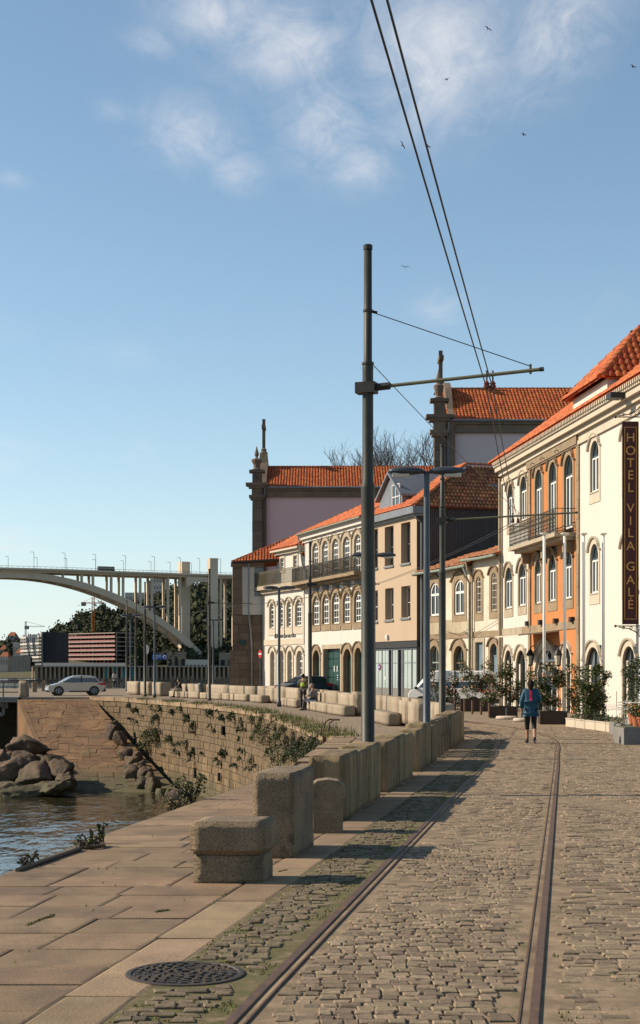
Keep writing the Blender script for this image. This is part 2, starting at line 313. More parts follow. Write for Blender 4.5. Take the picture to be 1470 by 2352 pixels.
def water():
    m = bpy.data.materials.new('river_water'); m.use_nodes = True; nt = m.node_tree; N = nt.nodes.new; L = nt.links.new; b = nt.nodes['Principled BSDF']
    b.inputs['Base Color'].default_value = (.030,.026,.014,1); b.inputs['Roughness'].default_value = .06; b.inputs['Specular IOR Level'].default_value = .5; b.inputs['IOR'].default_value = 1.33
    g = N('ShaderNodeNewGeometry'); prev = None
    for sc, st, dist in ((.55, (1, .55, 1), .22), (1.9, (1, .45, 1), .09), (.13, (1, 1, 1), .25)):
        mp = N('ShaderNodeMapping'); mp.inputs['Scale'].default_value = st; mp.inputs['Rotation'].default_value = (0, 0, .25); L(g.outputs['Position'], mp.inputs[0])
        n = N('ShaderNodeTexNoise'); n.inputs['Scale'].default_value = sc; n.inputs['Detail'].default_value = 3; n.inputs['Distortion'].default_value = .4; L(mp.outputs[0], n.inputs['Vector'])
        bp = N('ShaderNodeBump'); bp.inputs['Strength'].default_value = .5; bp.inputs['Distance'].default_value = dist; L(n.outputs['Fac'], bp.inputs['Height'])
        if prev: L(prev, bp.inputs['Normal'])
        prev = bp.outputs[0]
    L(prev, b.inputs['Normal']); return m
WATER = water()
# ================================================================ ground, river, road
EDGE = [(-5.2,-6),(-3.55,6),(-2.75,12.8),(-2.4,16.0),(-1.8,20.2),(-1.13,24.6),(-.4,30.4),(.47,42.4),(-.1,47),(-.6,51.6),(-1.6,60),(-2.8,68.6),(-4.5,76),(-6.6,83),(-10,92),(-13.4,100.8),(-16.4,105)]
WZ = -5.3
def edge_x(y):
    for (x0, y0), (x1, y1) in zip(EDGE, EDGE[1:]):
        if y0 <= y <= y1: return lerp(x0, x1, (y-y0)/(y1-y0))
    return EDGE[0][0] if y < EDGE[0][1] else EDGE[-1][0]
def street(y, x0): return x0+.1645*(y-7.24)          # lines parallel to the rails, x0 at the bottom of the picture
mb = MB()
ys = sorted(set([e[1] for e in EDGE]+[8, 32.4]+list(range(-6, 105, 3))))
for y0, y1 in zip(ys, ys[1:]):
    if y1 <= y0: continue
    mb.add([(edge_x(y0), y0, zg(y0)-.03), (160, y0, zg(y0)-.03), (160, y1, zg(y1)-.03), (edge_x(y1), y1, zg(y1)-.03)], [(0, 1, 2, 3)])
z = zg(200)-.03
mb.add([(-90,105,z),(160,105,z),(160,152,z),(-90,152,z)], [(0,1,2,3)])
mb.add([(-9,152,z),(160,152,z),(160,420,z),(40,420,z)], [(0,1,2,3)])
ground = tag(mb.build('ground', mat('street_ground', (.33,.25,.17), (.27,.205,.14), .7, .95, .4, 9, c3=(.16,.15,.06), t3=.63, s3=.5, cells=7)), kind='structure')
mb = MB(); mb.add([(-900,-40,WZ),(4,-40,WZ),(4,1400,WZ),(-900,1400,WZ)], [(0,1,2,3)])
tag(mb.build('river_water', WATER), kind='structure')
mb = MB(); mb.add([(-900,-40,WZ-1.5),(4,-40,WZ-1.5),(4,1400,WZ-1.5),(-900,1400,WZ-1.5)], [(0,1,2,3)])
tag(mb.build('river_bed', HILL), kind='structure')

# ---- road sheet (sand between the setts) and setts
def road_left(y): return street(y, -1.06) if y < 41 else lerp(street(41, -1.06), 3.4, min((y-41)/10, 1))
def road_right(y): return min(.2145*y+3.0, 12.9-.114*(y-50))
mb = MB(); ysr = [3.2+i*.8 for i in range(0, 63)]
for y0, y1 in zip(ysr, ysr[1:]):
    mb.add([(road_left(y0), y0, zg(y0)), (road_right(y0), y0, zg(y0)), (road_right(y1), y1, zg(y1)), (road_left(y1), y1, zg(y1))], [(0, 1, 2, 3)])
road = tag(mb.build('road', SAND), kind='structure')
mb = MB()
for y0, y1 in zip(ysr, ysr[1:]):
    if y1 > 41: break
    mb.add([(street(y0,-1.05), y0, zg(y0)+.004), (street(y0,-.47), y0, zg(y0)+.004), (street(y1,-.47), y1, zg(y1)+.004), (street(y1,-1.05), y1, zg(y1)+.004)], [(0,1,2,3)])
moss = tag(mb.build('moss_strip', MOSSY), kind='structure')

def catmull(P, n=10):
    P = [Vector(p) for p in P]; out = []
    for i in range(len(P)-1):
        a, b, c, d = P[max(i-1,0)], P[i], P[i+1], P[min(i+2,len(P)-1)]
        for k in range(n):
            t = k/n; out.append(.5*((2*b)+(c-a)*t+(2*a-5*b+4*c-d)*t*t+(3*b-a-3*c+d)*t**3))
    out.append(P[-1]); return out
L_RAIL = catmull([(street(y,-.433), y) for y in (3,6,12,18,24,30,34)]+[(4.36,37.2),(4.74,40),(4.92,42.6),(4.86,45.2),(4.5,48.5),(3.9,52.5),(2.9,58)])
R_RAIL = catmull([(street(y,1.035), y) for y in (3,6,12,18,24,30)]+[(5.42,34),(5.95,37.2),(6.36,40.2),(6.6,43),(6.62,46),(6.38,49.5),(5.9,53),(5.0,58)])
def near_rail(x, y, d):
    for P in (L_RAIL, R_RAIL):
        for a, b in zip(P, P[1:]):
            if min(a.y, b.y)-.2 <= y <= max(a.y, b.y)+.2:
                t = (y-a.y)/(b.y-a.y) if abs(b.y-a.y) > 1e-4 else 0
                if abs(x-lerp(a.x, b.x, min(max(t,0),1))) < d: return True
    return False
def sweep(P, prof):    # prof: list of (offset to the side, z) closed
    m = MB(); n = len(prof); V = []
    for i, p in enumerate(P):
        d = (P[min(i+1,len(P)-1)]-P[max(i-1,0)]).normalized(); nx, ny = d.y, -d.x
        for o, z in prof: V.append((p.x+nx*o, p.y+ny*o, zg(p.y)+z))
    fs = [(i*n+k, i*n+(k+1)%n, (i+1)*n+(k+1)%n, (i+1)*n+k) for i in range(len(P)-1) for k in range(n)]
    m.add(V, fs); return m
GROOVE = mat('sand_filled_groove', (.36,.26,.155), (.16,.11,.07), 2.2, .95)
for P, sgn, lab in ((L_RAIL, 1, 'rusty grooved tram rail beside the mossy setts along the parapet'), (R_RAIL, -1, 'rusty grooved tram rail on the house side of the track')):
    rail = thing('tram_rail', lab, 'rail', (P[10].x, P[10].y, zg(P[10].y)), group='tram rails in the cobbles', world=True)
    w0 = [(-.026,-.02),(-.026,.013),(-.021,.015),(.021,.015),(.026,.013),(.026,-.02)]
    sweep(P, w0).build('rail_head', RUST, rail)
    g = [(.026*sgn,-.02),(.026*sgn,.004),(.066*sgn,.006),(.066*sgn,-.02)]
    sweep(P, g).build('groove', GROOVE, rail)
    l = [(.066*sgn,-.02),(.066*sgn,.011),(.078*sgn,.011),(.078*sgn,-.02)]
    sweep(P, l).build('check_lip', RUST, rail)

def sett_geo(w, d, jit=.012, h=None):
    i = .009; h = h if h is not None else rnd(.009, .018); zz = [h+rnd(-.0025,.0025) for _ in range(5)]
    c = [(-w/2,-d/2),(w/2,-d/2),(w/2,d/2),(-w/2,d/2)]
    c = [(a+rnd(-jit,jit), b+rnd(-jit,jit)) for a, b in c]
    V = [(a, b, -.03) for a, b in c]+[(a, b, zz[k]-.005) for k, (a, b) in enumerate(c)]+[(a-i*(1 if a > 0 else -1)+rnd(-.004,.004), b-i*(1 if b > 0 else -1)+rnd(-.004,.004), zz[k]) for k, (a, b) in enumerate(c)]
    V.append((0, 0, zz[4]-.001))
    fs = [(k, (k+1)%4, 4+(k+1)%4, 4+k) for k in range(4)]+[(4+k, 4+(k+1)%4, 8+(k+1)%4, 8+k) for k in range(4)]+[(8+k, 8+(k+1)%4, 12) for k in range(4)]
    return V, fs
MHC = gnd(425, 2240)
setts = []
y = 4.0
while y < 50:
    d = rnd(.082, .104)*(1 if y < 20 else 1.3); xl, xr = street(y, -1.04)+.02, road_right(y)-.1
    if y > 41: xl = road_left(y)+.1
    x = xl+rnd(0, .06)
    while x < xr:
        wd = rnd(.075, .135)
        if y > 20: wd *= 1.4
        if street(y,1.15) < x < street(y,1.62): wd = rnd(.12,.19)
        if x+wd > xr: break
        cx = x+wd/2
        off = cx-street(y, 0)
        if math.hypot(cx-MHC.x, y-MHC.y) > .41 and not near_rail(cx, y, .155 if off < .9 else .15):
            # worn sandy patches swallow some setts between the rails
            cover = (noise.noise(Vector((cx*.9, y*.40, 3.1)))*.8+noise.noise(Vector((cx*3.1, y*2.3, 8.1)))*.45) if off > -.4 and y > 6 else -1
            lim = .48 if off < 1.1 else .66
            if abs(off-.95) < .2: cover += .22
            if abs(off+.22) < .16: cover += .25
            if off < -.43: cover = -1
            if cover < lim and not (off < -.43 and random.random() < .07): setts.append((cx, y+rnd(-.012,.012)+.03*math.sin(x*3+y), wd-rnd(.006,.016), d-rnd(.005,.014), off, max(0, cover+.1)))
        x += wd
    y += d
setts_big = [s for s in setts if s[1] < 24]
setts_big.sort(key=lambda s: s[1])
near = []; rest = []
for s in setts:
    px = CX+s[0]*F/s[1]; py = HY+(CZ-zg(s[1]))*F/s[1]
    (near if len(near) < 300 and -30 < px < 1490 and py < 2372 and s[1] < 24 else rest).append(s)
pool = [MB().add(*sett_geo(.125, .11)).mesh('sett', SETT_O) for _ in range(14)]
SETT_MO = mat('sett_mossy_near', (.215,.16,.095), (.145,.11,.068), 14, .85, .8, 55, c3=(.10,.10,.035), t3=.6, s3=9, rnd_obj=.28, speck=.25)
poolm = [MB().add(*sett_geo(.125, .11, .016)).mesh('sett', SETT_MO) for i in range(10)]
for s in near:
    left = s[4] < -.43
    o = link('sett', (random.choice(poolm) if left else random.choice(pool)), road, (s[0], s[1], zg(s[1])-s[5]*.026+(.003 if s[4] < -.43 else 0)))
    o.scale = (s[2]/.125, s[3]/.11, 1); o.rotation_euler = (0, 0, rnd(-.05, .05)+(math.pi if random.random() < .5 else 0))
mA, mB_ = MB(), MB()
for s in rest:
    V, fs = sett_geo(s[2], s[3], .010 if s[1] < 30 else .008)
    zz = zg(s[1])-s[5]*.026+(.003 if s[4] < -.43 else 0)
    (mB_ if s[4] < -.43 and s[1] < 41 else mA).add([(s[0]+a, s[1]+b, c+zz) for a, b, c in V], fs)
tag(mA.build('sett_field', SETT, road), kind='stuff'); tag(mB_.build('sett_field', SETT_MOSS, moss), kind='stuff')
# loose grass in the joints
mb = MB()
def blade(m, x, y, z, h, lean=.5, wd=.006):
    a = rnd(0, 6.283); dx, dy = math.cos(a), math.sin(a); l = rnd(.1, lean)*h
    m.add([(x-dy*wd, y+dx*wd, z), (x+dy*wd, y-dx*wd, z), (x+dx*l, y+dy*l, z+h)], [(0,1,2)])
for _ in range(4200):
    yy = 6.5+30*random.random()**1.6; k = random.random()
    off = rnd(-1.04,-.40) if k < .55 else (-.49+rnd(-.05,.05) if k < .75 else (rnd(1.12,1.5) if k < .85 else rnd(1.4,2.2)))
    xx = street(yy, off)
    if noise.noise(Vector((xx*2.1, yy*1.3, 0))) < (-.02 if off < -.3 else .14) or near_rail(xx, yy, .06): continue
    for _ in range(3): blade(mb, xx+rnd(-.02,.02), yy+rnd(-.02,.02), zg(yy), rnd(.010,.024))
tag(mb.build('joint_grass', GRASS), 'tufts of short green grass sprouting between the setts', 'grass', kind='stuff')

# ---- promenade slabs (each its own slab) and kerb slabs
mb = MB()
for y0, y1 in zip(ysr, ysr[1:]):
    if y1 > 42: break
    mb.add([(edge_x(y0), y0, zg(y0)-.008), (street(y0,-1.05), y0, zg(y0)-.008), (street(y1,-1.05), y1, zg(y1)-.008), (edge_x(y1), y1, zg(y1)-.008)], [(0,1,2,3)])
prom = tag(mb.build('promenade', JOINT), kind='structure')
def slab(name, ya, yb, fl, fr, m, parent, h, th=.06):
    g = .006
    j = lambda: rnd(-.006,.006)
    c = [(fl(ya)+g+j(), ya+g+j()), (fr(ya)-g+j(), ya+g+j()), (fr(yb)-g+j(), yb-g+j()), (fl(yb)+g+j(), yb-g+j())]
    V = [(a, b, zg(b)+h-th) for a, b in c]+[(a, b, zg(b)+h-.006+rnd(-.002,.002)) for a, b in c]
    cx = sum(a for a, b in c)/4; cy = sum(b for a, b in c)/4
    V += [(cx+(a-cx)*(1-.02/max(abs(a-cx),.05)), cy+(b-cy)*(1-.02/max(abs(b-cy),.05)), zg(b)+h) for a, b in c]
    fs = [(k,(k+1)%4,4+(k+1)%4,4+k) for k in range(4)]+[(4+k,4+(k+1)%4,8+(k+1)%4,8+k) for k in range(4)]+[(8,9,10,11)]
    V = [(a-cx, b-cy, c_-zg(cy)) for a, b, c_ in V]
    return link(name, MB().add(V, fs).mesh(name, m), parent, (cx, cy, zg(cy)))
y = 3.4; row = 0
while y < 41.5:
    d = rnd(.48,.66) if y < 20 else rnd(.7,1.0); y1 = y+d; row += 1
    n = 3 if y < 14 else (2 if y < 22 else 2)
    cuts = sorted([(k+rnd(.30,.70) if 0 < k < n else k)/1.0 for k in range(n+1)]); cuts = [0]+[(k+rnd(-.22,.22))/n for k in range(1,n)]+[1]
    for a, b in zip(cuts, cuts[1:]):
        fl = (lambda yy, a=a: lerp(edge_x(yy)+.02, street(yy,-1.44), a)); fr = (lambda yy, b=b: lerp(edge_x(yy)+.02, street(yy,-1.44), b))
        slab('paving_slab', y, y1, fl, fr, SLAB, prom, rnd(-.003,.006))
    y = y1
y = 3.3
while y < 41:
    d = rnd(.7,1.15); slab('kerb_slab', y, min(y+d,41.3), (lambda yy: street(yy,-1.44)), (lambda yy: street(yy,-1.05)), SLABK, prom, rnd(.002,.010)); y += d
# ---- manhole cover
c = gnd(425, 2240)
mh = thing('manhole_cover', 'round cast iron manhole cover with raised studs in the paving', 'manhole cover', c, world=False)
m = MB(); m.lathe([(.335,-.03),(.335,.014),(.325,.017),(.305,.017),(.300,.010),(0.001,.010)], (0,0,0), 40); m.build('rim', IRON, mh)
st = MB()
for r_, n_ in ((.27,26),(.215,21),(.16,15),(.105,10),(.05,5)):
    for k in range(n_):
        t = 2*math.pi*k/n_+r_*7
        st.box((r_*math.cos(t), r_*math.sin(t), .014), (.024,.040,.014), t)
tag(st.build('stud_field', IRON, mh), kind='stuff')
# ---- iron edge bar and mooring ring on the quay
a, b = gnd(40, 2004), gnd(186, 1953)
tb = MB().tube([(a.x,a.y,a.z+.02),(b.x,b.y,b.z+.02)], .022, 8); tag(tb.build('edge_bar', IRON), 'rusty round bar lying along the lip of the quay', 'bar')
r = gnd(208, 1947); ring = MB().tube([(r.x+.13*math.cos(t*.4), r.y+.07*math.sin(t*.4)*2, r.z+.025) for t in range(17)], .022, 8)
tag(ring.build('mooring_ring', RUST), 'rusty iron mooring ring lying on the quay lip beside weeds', 'mooring ring')

# ================================================================ quay wall, ramp, rocks
WALL = [Vector(e) for e in EDGE if e[1] >= 30]
acc = [0]
for a, b in zip(WALL, WALL[1:]): acc.append(acc[-1]+(b-a).length)
def wall_pt(s):
    for i in range(len(WALL)-1):
        if s <= acc[i+1] or i == len(WALL)-2:
            t = (s-acc[i])/(acc[i+1]-acc[i]); p = WALL[i].lerp(WALL[i+1], t); d = (WALL[i+1]-WALL[i]).normalized(); return p, d
qw = thing('quay_wall', 'tall weathered stone quay wall with ochre blocks and hanging weeds above the cove', 'wall', (WALL[4].x, WALL[4].y, WZ), world=True)
mb = MB()
full = [Vector(e) for e in EDGE]
for a, b in zip(full, full[1:]):
    mb.add([(a.x,a.y,-7),(b.x,b.y,-7),(b.x,b.y,zg(b.y)-.01),(a.x,a.y,zg(a.y)-.01)], [(0,1,2,3)])
    mb.add([(a.x+.6,a.y,-7),(b.x+.6,b.y,-7),(b.x+.6,b.y,zg(b.y)-.035),(a.x+.6,a.y,zg(a.y)-.035)], [(0,1,2,3)])
mb.build('mortar', QMORT, qw)
def near_lip(px):
    P = [(300,1905),(430,1848),(575,1800),(690,1755),(773,1694)]
    for (x0,y0),(x1,y1) in zip(P,P[1:]):
        if x0 <= px <= x1: return lerp(y0,y1,(px-x0)/(x1-x0))
    return 2000 if px < 300 else 1600
stones = []; z = zg(60)-.24; course = 0
while z > -6.0:
    h = rnd(.30,.44); s = acc[1]+rnd(0,.5)
    while s < acc[-1]-.2:
        l = rnd(.42,.95); e = min(s+l, acc[-1])
        p, d = wall_pt((s+e)/2); n = Vector((-d.y, d.x)); out = rnd(.012,.05)
        if noise.noise(Vector((s*.3, z*1.1, 5))) > .42 and random.random() < .15: out = .0
        px = CX+p.x*F/p.y; py = HY+(CZ-z)*F/p.y
        stones.append(((p.x,p.y,z-h/2), d, n, (e-s)-.03, h-.03, out, px < 790 and py-12 < near_lip(px), p.y)); s = e
    z -= h
stones.sort(key=lambda q: (not q[6], q[7]))
def stone_geo(l, h, o, b=.03):
    V = []; j = .018
    for (ll, hh, oo) in ((l, h, -.05), (l, h, o-b), (l-2*b, h-2*b, o)):
        for sx, sz in ((-1,-1),(1,-1),(1,1),(-1,1)): V.append((sx*ll/2+rnd(-j,j), sz*hh/2+rnd(-j,j)*.6, oo+rnd(-.008,.008)))
    return V, [(r_*4+k, r_*4+(k+1)%4, r_*4+4+(k+1)%4, r_*4+4+k) for r_ in (0,1) for k in range(4)]+[(8,9,10,11)]
qpool = [MB().add([(a, c_, b) for a, b, c_ in stone_geo(.85,.42,.05)[0]], stone_geo(.85,.42,.05)[1]).mesh('stone', QWALL) for _ in range(10)]
big = MB()
for i, (c, d, n, l, h, o, vis, yy) in enumerate(stones):
    if i < 300 and vis:
        ob = link('stone', random.choice(qpool), qw, (c[0]+n.x*(o-.05)-qw.location.x, c[1]+n.y*(o-.05)-qw.location.y, c[2]-qw.location.z))
        ob.rotation_euler = (0, 0, math.atan2(d.y, d.x)); ob.scale = (l/.85, 1, h/.42)
    else:
        V, fs = stone_geo(l, h, o)
        big.add([(c[0]+d.x*a+n.x*q, c[1]+d.y*a+n.y*q, c[2]+b) for a, b, q in V], fs)
tag(big.build('stonework', QWALL_I, qw), kind='stuff')
s = acc[0]
while s < acc[-1]-.1:      # coping
    e = min(s+rnd(.8,1.4), acc[-1]); p0, d = wall_pt(s+.012); p1, _ = wall_pt(e-.012); d = (p1-p0).normalized(); n = Vector((-d.y,d.x))*(.09+rnd(-.03,.04)); q = Vector((d.y,-d.x))*.55
    z0 = zg(p0.y); t_ = rnd(-.02,.03)
    P = [(p0+n), (p1+n), (p1+q), (p0+q)]
    MB().hexa([(a.x,a.y,z0-.235) for a in P]+[(a.x,a.y,z0+.03+t_) for a in P]).build('coping_stone', SLABK, qw); s = e

# ---- slipway
TL, TR, BL, BR = Vector((-21.0,104.9,-.30)), Vector((-15.9,104.6,-.30)), Vector((-14.1,84.2,-5.7)), Vector((-7.2,83.0,-5.7))
def ramp_pt(s, t, h=0):
    p = TL.lerp(TR, s).lerp(BL.lerp(BR, s), t); p.z += h - .35*math.sin(t*math.pi)*.6; return p
ramp = thing('slipway', 'ochre stone slipway of irregular slabs sloping down into the river', 'slipway', (-16,96,-3), world=True)
mb = MB(); n = 16
mb.add([ramp_pt(0, k/n, -.05) for k in range(n+1)]+[ramp_pt(1, k/n, -.05) for k in range(n+1)], [(k, k+1, n+2+k, n+1+k) for k in range(n)]); mb.build('mortar_bed', RMORT, ramp)
mb = MB(); mb.add([ramp_pt(0, k/n, .03) for k in range(n+1)]+[ramp_pt(-.06, k/n, .03) for k in range(n+1)]+[ramp_pt(-.07, k/n, -3) for k in range(n+1)],
       [(k, n+1+k, n+2+k, k+1) for k in range(n)]+[(n+1+k, 2*n+2+k, 2*n+3+k, n+2+k) for k in range(n)]); mb.build('edge_kerb', RAMP, ramp)
NR, NC = 27, 11
jit = {}
for r_ in range(NR+1):
    for c in range(NC+1):
        s_ = (c+rnd(-.40,.40)*(0 < c < NC))/NC; t_ = (r_+rnd(-.36,.36)*(0 < r_ < NR)+.5*math.sin(c*1.9)*(0 < r_ < NR)*.5)/NR
        jit[r_, c] = (s_, t_)
for r_ in range(NR):
    for c in range(NC):
        q = [jit[r_,c], jit[r_,c+1], jit[r_+1,c+1], jit[r_+1,c]]; cs = sum(a for a, b in q)/4; ct = sum(b for a, b in q)/4
        hh = rnd(-.02,.03); top = [ramp_pt(cs+(a-cs)*.955, ct+(b-ct)*.945, hh) for a, b in q]
        V = [p-Vector((0,0,.12)) for p in top]+top
        MB().hexa(V).build('paving_stone', RAMP, ramp)

# ---- rocks
def rock(px, py, Y, rx, ry, rz, seed, amp=.35, sub=4):
    bm = bmesh.new(); bmesh.ops.create_icosphere(bm, subdivisions=sub, radius=1); o = Vector((seed*7.1, seed*3.3, seed))
    pl = []
    for _ in range(22):
        n_ = Vector((random.gauss(0,1),random.gauss(0,1),random.gauss(0,1))).normalized(); pl.append((n_, rnd(.52,.86)))
    for v in bm.verts:
        for n_, d_ in pl:
            e_ = v.co.dot(n_)-d_
            if e_ > 0: v.co -= n_*e_*.94
        p = v.co.copy(); st_ = Vector((p.x*.7+p.z*.7, p.y, (p.z*.7-p.x*.7)*1.7))
        k = 1.15+amp*.4*noise.noise(p*1.3+o)+.07*noise.noise(p*5+o)+.035*noise.noise(p*14+o)
        for fq, am in ((1.3,.10),(3.0,.05)):
            d_ = noise.voronoi(st_*fq+o)[0]; k -= am*(1-min(1,(d_[1]-d_[0])*2.6)); k += am*.5*(.5-d_[0])
        v.co = Vector((p.x*rx, p.y*ry, p.z*rz))*k
    me = bpy.data.meshes.new('boulder'); bm.to_mesh(me); bm.free(); me.materials.append(ROCK)
    for p in me.polygons: p.use_smooth = True
    c = at(px, py, Y); o = link('boulder', me, None, c); o.rotation_euler = (rnd(-.3,.3), rnd(-.4,.4), rnd(0,6)); return o
G1 = 'boulders heaped beside the slipway'
rocks_l = [(66,1718,92,1.7,1.3,.8,1,'large flat-topped dark boulder under the shaded quay arch'),(92,1782,86.5,2.0,1.5,1.15,2,'big rounded ochre boulder at the foot of the slipway edge'),(25,1775,87,1.7,1.4,1.1,3,None),(138,1775,86,.9,1.0,.9,10,None),(60,1822,82.5,1.9,1.0,.45,4,None),(130,1810,82.5,1.5,1.0,.5,5,None),(15,1815,83,1.6,1.1,.6,6,None),(20,1740,91,1.2,1.0,.5,7,None),(112,1748,89.5,.9,.8,.5,8,None),(150,1798,84.5,1.0,.9,.6,9,None),(120,1765,87,1.3,1.1,.9,11,None),(60,1752,89,1.4,1.1,.8,12,None),(5,1755,88,1.3,1.1,1.0,13,None),(100,1812,84,1.3,1.0,.6,14,None)]
ORD = 'first second third fourth fifth sixth seventh eighth ninth tenth eleventh twelfth thirteenth fourteenth fifteenth sixteenth seventeenth eighteenth nineteenth'.split(); SEQ = {}
order = sorted([q for q in rocks_l if not q[7]], key=lambda q: -q[0])
for q in rocks_l: tag(rock(*q[:7]), q[7] or 'brown weathered boulder in the heap, %s counting away from the slipway edge' % ORD[order.index(q)], 'boulder', G1)
for i, (px, py, r_) in enumerate([(262,1668,.55),(255,1682,.8),(275,1700,.8),(290,1735,.7),(305,1752,.7),(318,1742,.6),(300,1775,.8),(325,1762,.7),(338,1780,.75),(345,1795,.7),(352,1808,.7),(330,1800,.6),(370,1824,.55),(385,1828,.6)]):
    r_ *= .78; t = (py-1600)/225.; Y = lerp(103, 84, min(t,1)); p = at(px, py, Y)
    tag(rock(px, py, Y, r_*rnd(.8,1.1), r_, r_*rnd(.9,1.3), 20+i, .45, 3), 'jagged brown rock against the quay wall, %s going down the slipway' % ORD[i], 'rock', 'rocks along the foot of the quay wall')
# ---- shaded wall and deck left of the slipway
mb = MB(); m1 = Vector((-21.3,104.8)); 
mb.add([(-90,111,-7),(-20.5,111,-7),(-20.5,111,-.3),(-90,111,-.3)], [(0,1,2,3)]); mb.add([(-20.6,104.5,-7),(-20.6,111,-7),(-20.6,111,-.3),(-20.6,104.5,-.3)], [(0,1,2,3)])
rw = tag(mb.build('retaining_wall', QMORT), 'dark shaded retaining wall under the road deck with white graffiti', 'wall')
g = MB()
for px, py, a, b in ((4,1612,.35,.5),(14,1620,.2,.3),(2,1640,.25,.2),(8,1632,.15,.4)):
    p = at(px,py,110.96); g.box(p, (a*1.4,.01,b*1.5), 0)
g.build('graffiti', SIGNW, rw)
mb = MB(); mb.box((-55.6,107.6,-.42), (69.4,6.2,.36)); mb.box((-18.5,104.75,-.36),(5.2,.5,.22))
tag(mb.build('road_deck', CONC2), 'grey concrete road deck edge above the shaded wall', 'deck')
# ================================================================ stone parapet
def block_mesh(name, wx, ly, h, m, bevel=.035, amp=.010, cuts=5, shear=.1645, seed=0):
    bm = bmesh.new(); bmesh.ops.create_cube(bm, size=1)
    for v in bm.verts: v.co = Vector((v.co.x*wx, v.co.y*ly, (v.co.z+.5)*h))
    bmesh.ops.bevel(bm, geom=[e for e in bm.edges], offset=bevel, segments=2, affect='EDGES')
    L = [e for e in bm.edges if e.calc_length() > .12]
    bmesh.ops.subdivide_edges(bm, edges=L, cuts=cuts, use_grid_fill=True)
    o = Vector((seed*3.7, seed*1.9, seed*.7))
    for v in bm.verts:
        n = noise.noise_vector(v.co*7+o)*amp+noise.noise_vector(v.co*22+o)*amp*.6+noise.noise_vector(v.co*1.6+o)*amp*.7
        v.co += n; v.co.x += shear*v.co.y
    me = bpy.data.meshes.new(name); bm.to_mesh(me); bm.free(); me.materials.append(m)
    for p in me.polygons: p.use_smooth = True
    return me
GP = 'granite parapet stones by the tram track'
# short two-part block
c = gnd(522, 2030); c.y += .22; c.x += .04
t = thing('stone_bollard', 'squat granite block with an overhanging cap at the start of the parapet', 'stone block', (c.x, c.y, c.z-.015))
link('base', block_mesh('base', .57,.42,.26,GRANITE,.018,.007,7,.1645,1), t, (0,0,0)); link('cap', block_mesh('cap', .62,.50,.27,GRANITE,.028,.008,8,.1645,2), t, (0,0,.255))
# tall block
p0, p1 = gnd(580,1973), gnd(673,1976)
o = link('parapet_stone', block_mesh('parapet_stone', p1.x-p0.x, 1.12, .82, GRANITE, .020,.007,10,.1645,3), None, ((p0.x+p1.x)/2+.095, p0.y+.56, zg(p0.y+.5)-.015))
tag(o, 'tall free-standing granite slab behind the squat capped block', 'stone block')
# round-topped stone
t0 = gnd(748, 1915)
m = MB(); pr = [(-.17,0),(-.17,.34),(-.20,.36),(-.21,.42),(-.19,.48),(-.12,.525),(0,.54),(.12,.525),(.19,.48),(.21,.42),(.20,.36),(.17,.34),(.17,0)]
def round_stone(name, th=.36):
    mm = MB(); n = len(pr); mm.add([(a*.9, -th/2, b) for a, b in pr]+[(a*1.0, -th/2+.04, b) for a, b in pr]+[(a, th/2-.04, b) for a, b in pr]+[(a*.9, th/2, b) for a, b in pr],
        [tuple(range(n-1,-1,-1)), tuple(range(3*n,4*n))]+[(r*n+i, r*n+(i+1)%n, r*n+n+(i+1)%n, r*n+n+i) for r in range(3) for i in range(n)])
    return mm.mesh(name, GRANITE)
rs = link('round_stone', round_stone('round_stone'), None, (t0.x+.02, t0.y+.2, t0.z-.015)); rs.scale = (1,1,1.12)
tag(rs, 'low granite stone with a rounded top between two tall slabs', 'stone block')
# long runs, each of several stones
def face_x(y): return .26+.158*(y-17.66)
runs = [(17.7,21.5,3,'run of granite slabs whose end the tall tram pole rises behind'),(22.4,26.5,3,'run of granite slabs just past the tall tram pole'),(27.6,31.7,3,'run of granite slabs ending at the double-headed street lamp'),(36.0,41.2,4,'last run of granite slabs before the roadside planters')]
for i, (ya, yb, n, lab) in enumerate(runs):
    t = thing('parapet_run', lab, 'parapet', (face_x(ya)-.2, ya, zg(ya)), group=GP, world=True)
    ys_ = [ya+(yb-ya)*(k+(rnd(-.12,.12) if 0 < k < n else 0))/n for k in range(n+1)]
    for k, (a, b) in enumerate(zip(ys_, ys_[1:])):
        ym = (a+b)/2; ob = link('stone', block_mesh('stone', .40+rnd(-.012,.02), b-a-.012, .82+rnd(-.05,.05), PARAPET, .018,.009,8 if i < 2 else 4,.158,10+i*5+k), t)
        ob.location = Vector((face_x(ym)-.2, ym, zg(ym)-.02))-t.location
for k, y in enumerate((32.95,33.75,34.55,35.3)):
    ob = link('round_stone', round_stone('round_stone', .55) if k == 0 else bpy.data.meshes['round_stone.001'] if 'round_stone.001' in bpy.data.meshes else round_stone('round_stone', .55), None, (face_x(y)-.2, y, zg(y)-.02)); ob.scale = (1,1.1,1.58)
    tag(ob, 'round-shouldered granite stone between lamp and last slab run, %s from the lamp' % ORD[k], 'stone block', 'round-shouldered parapet stones')
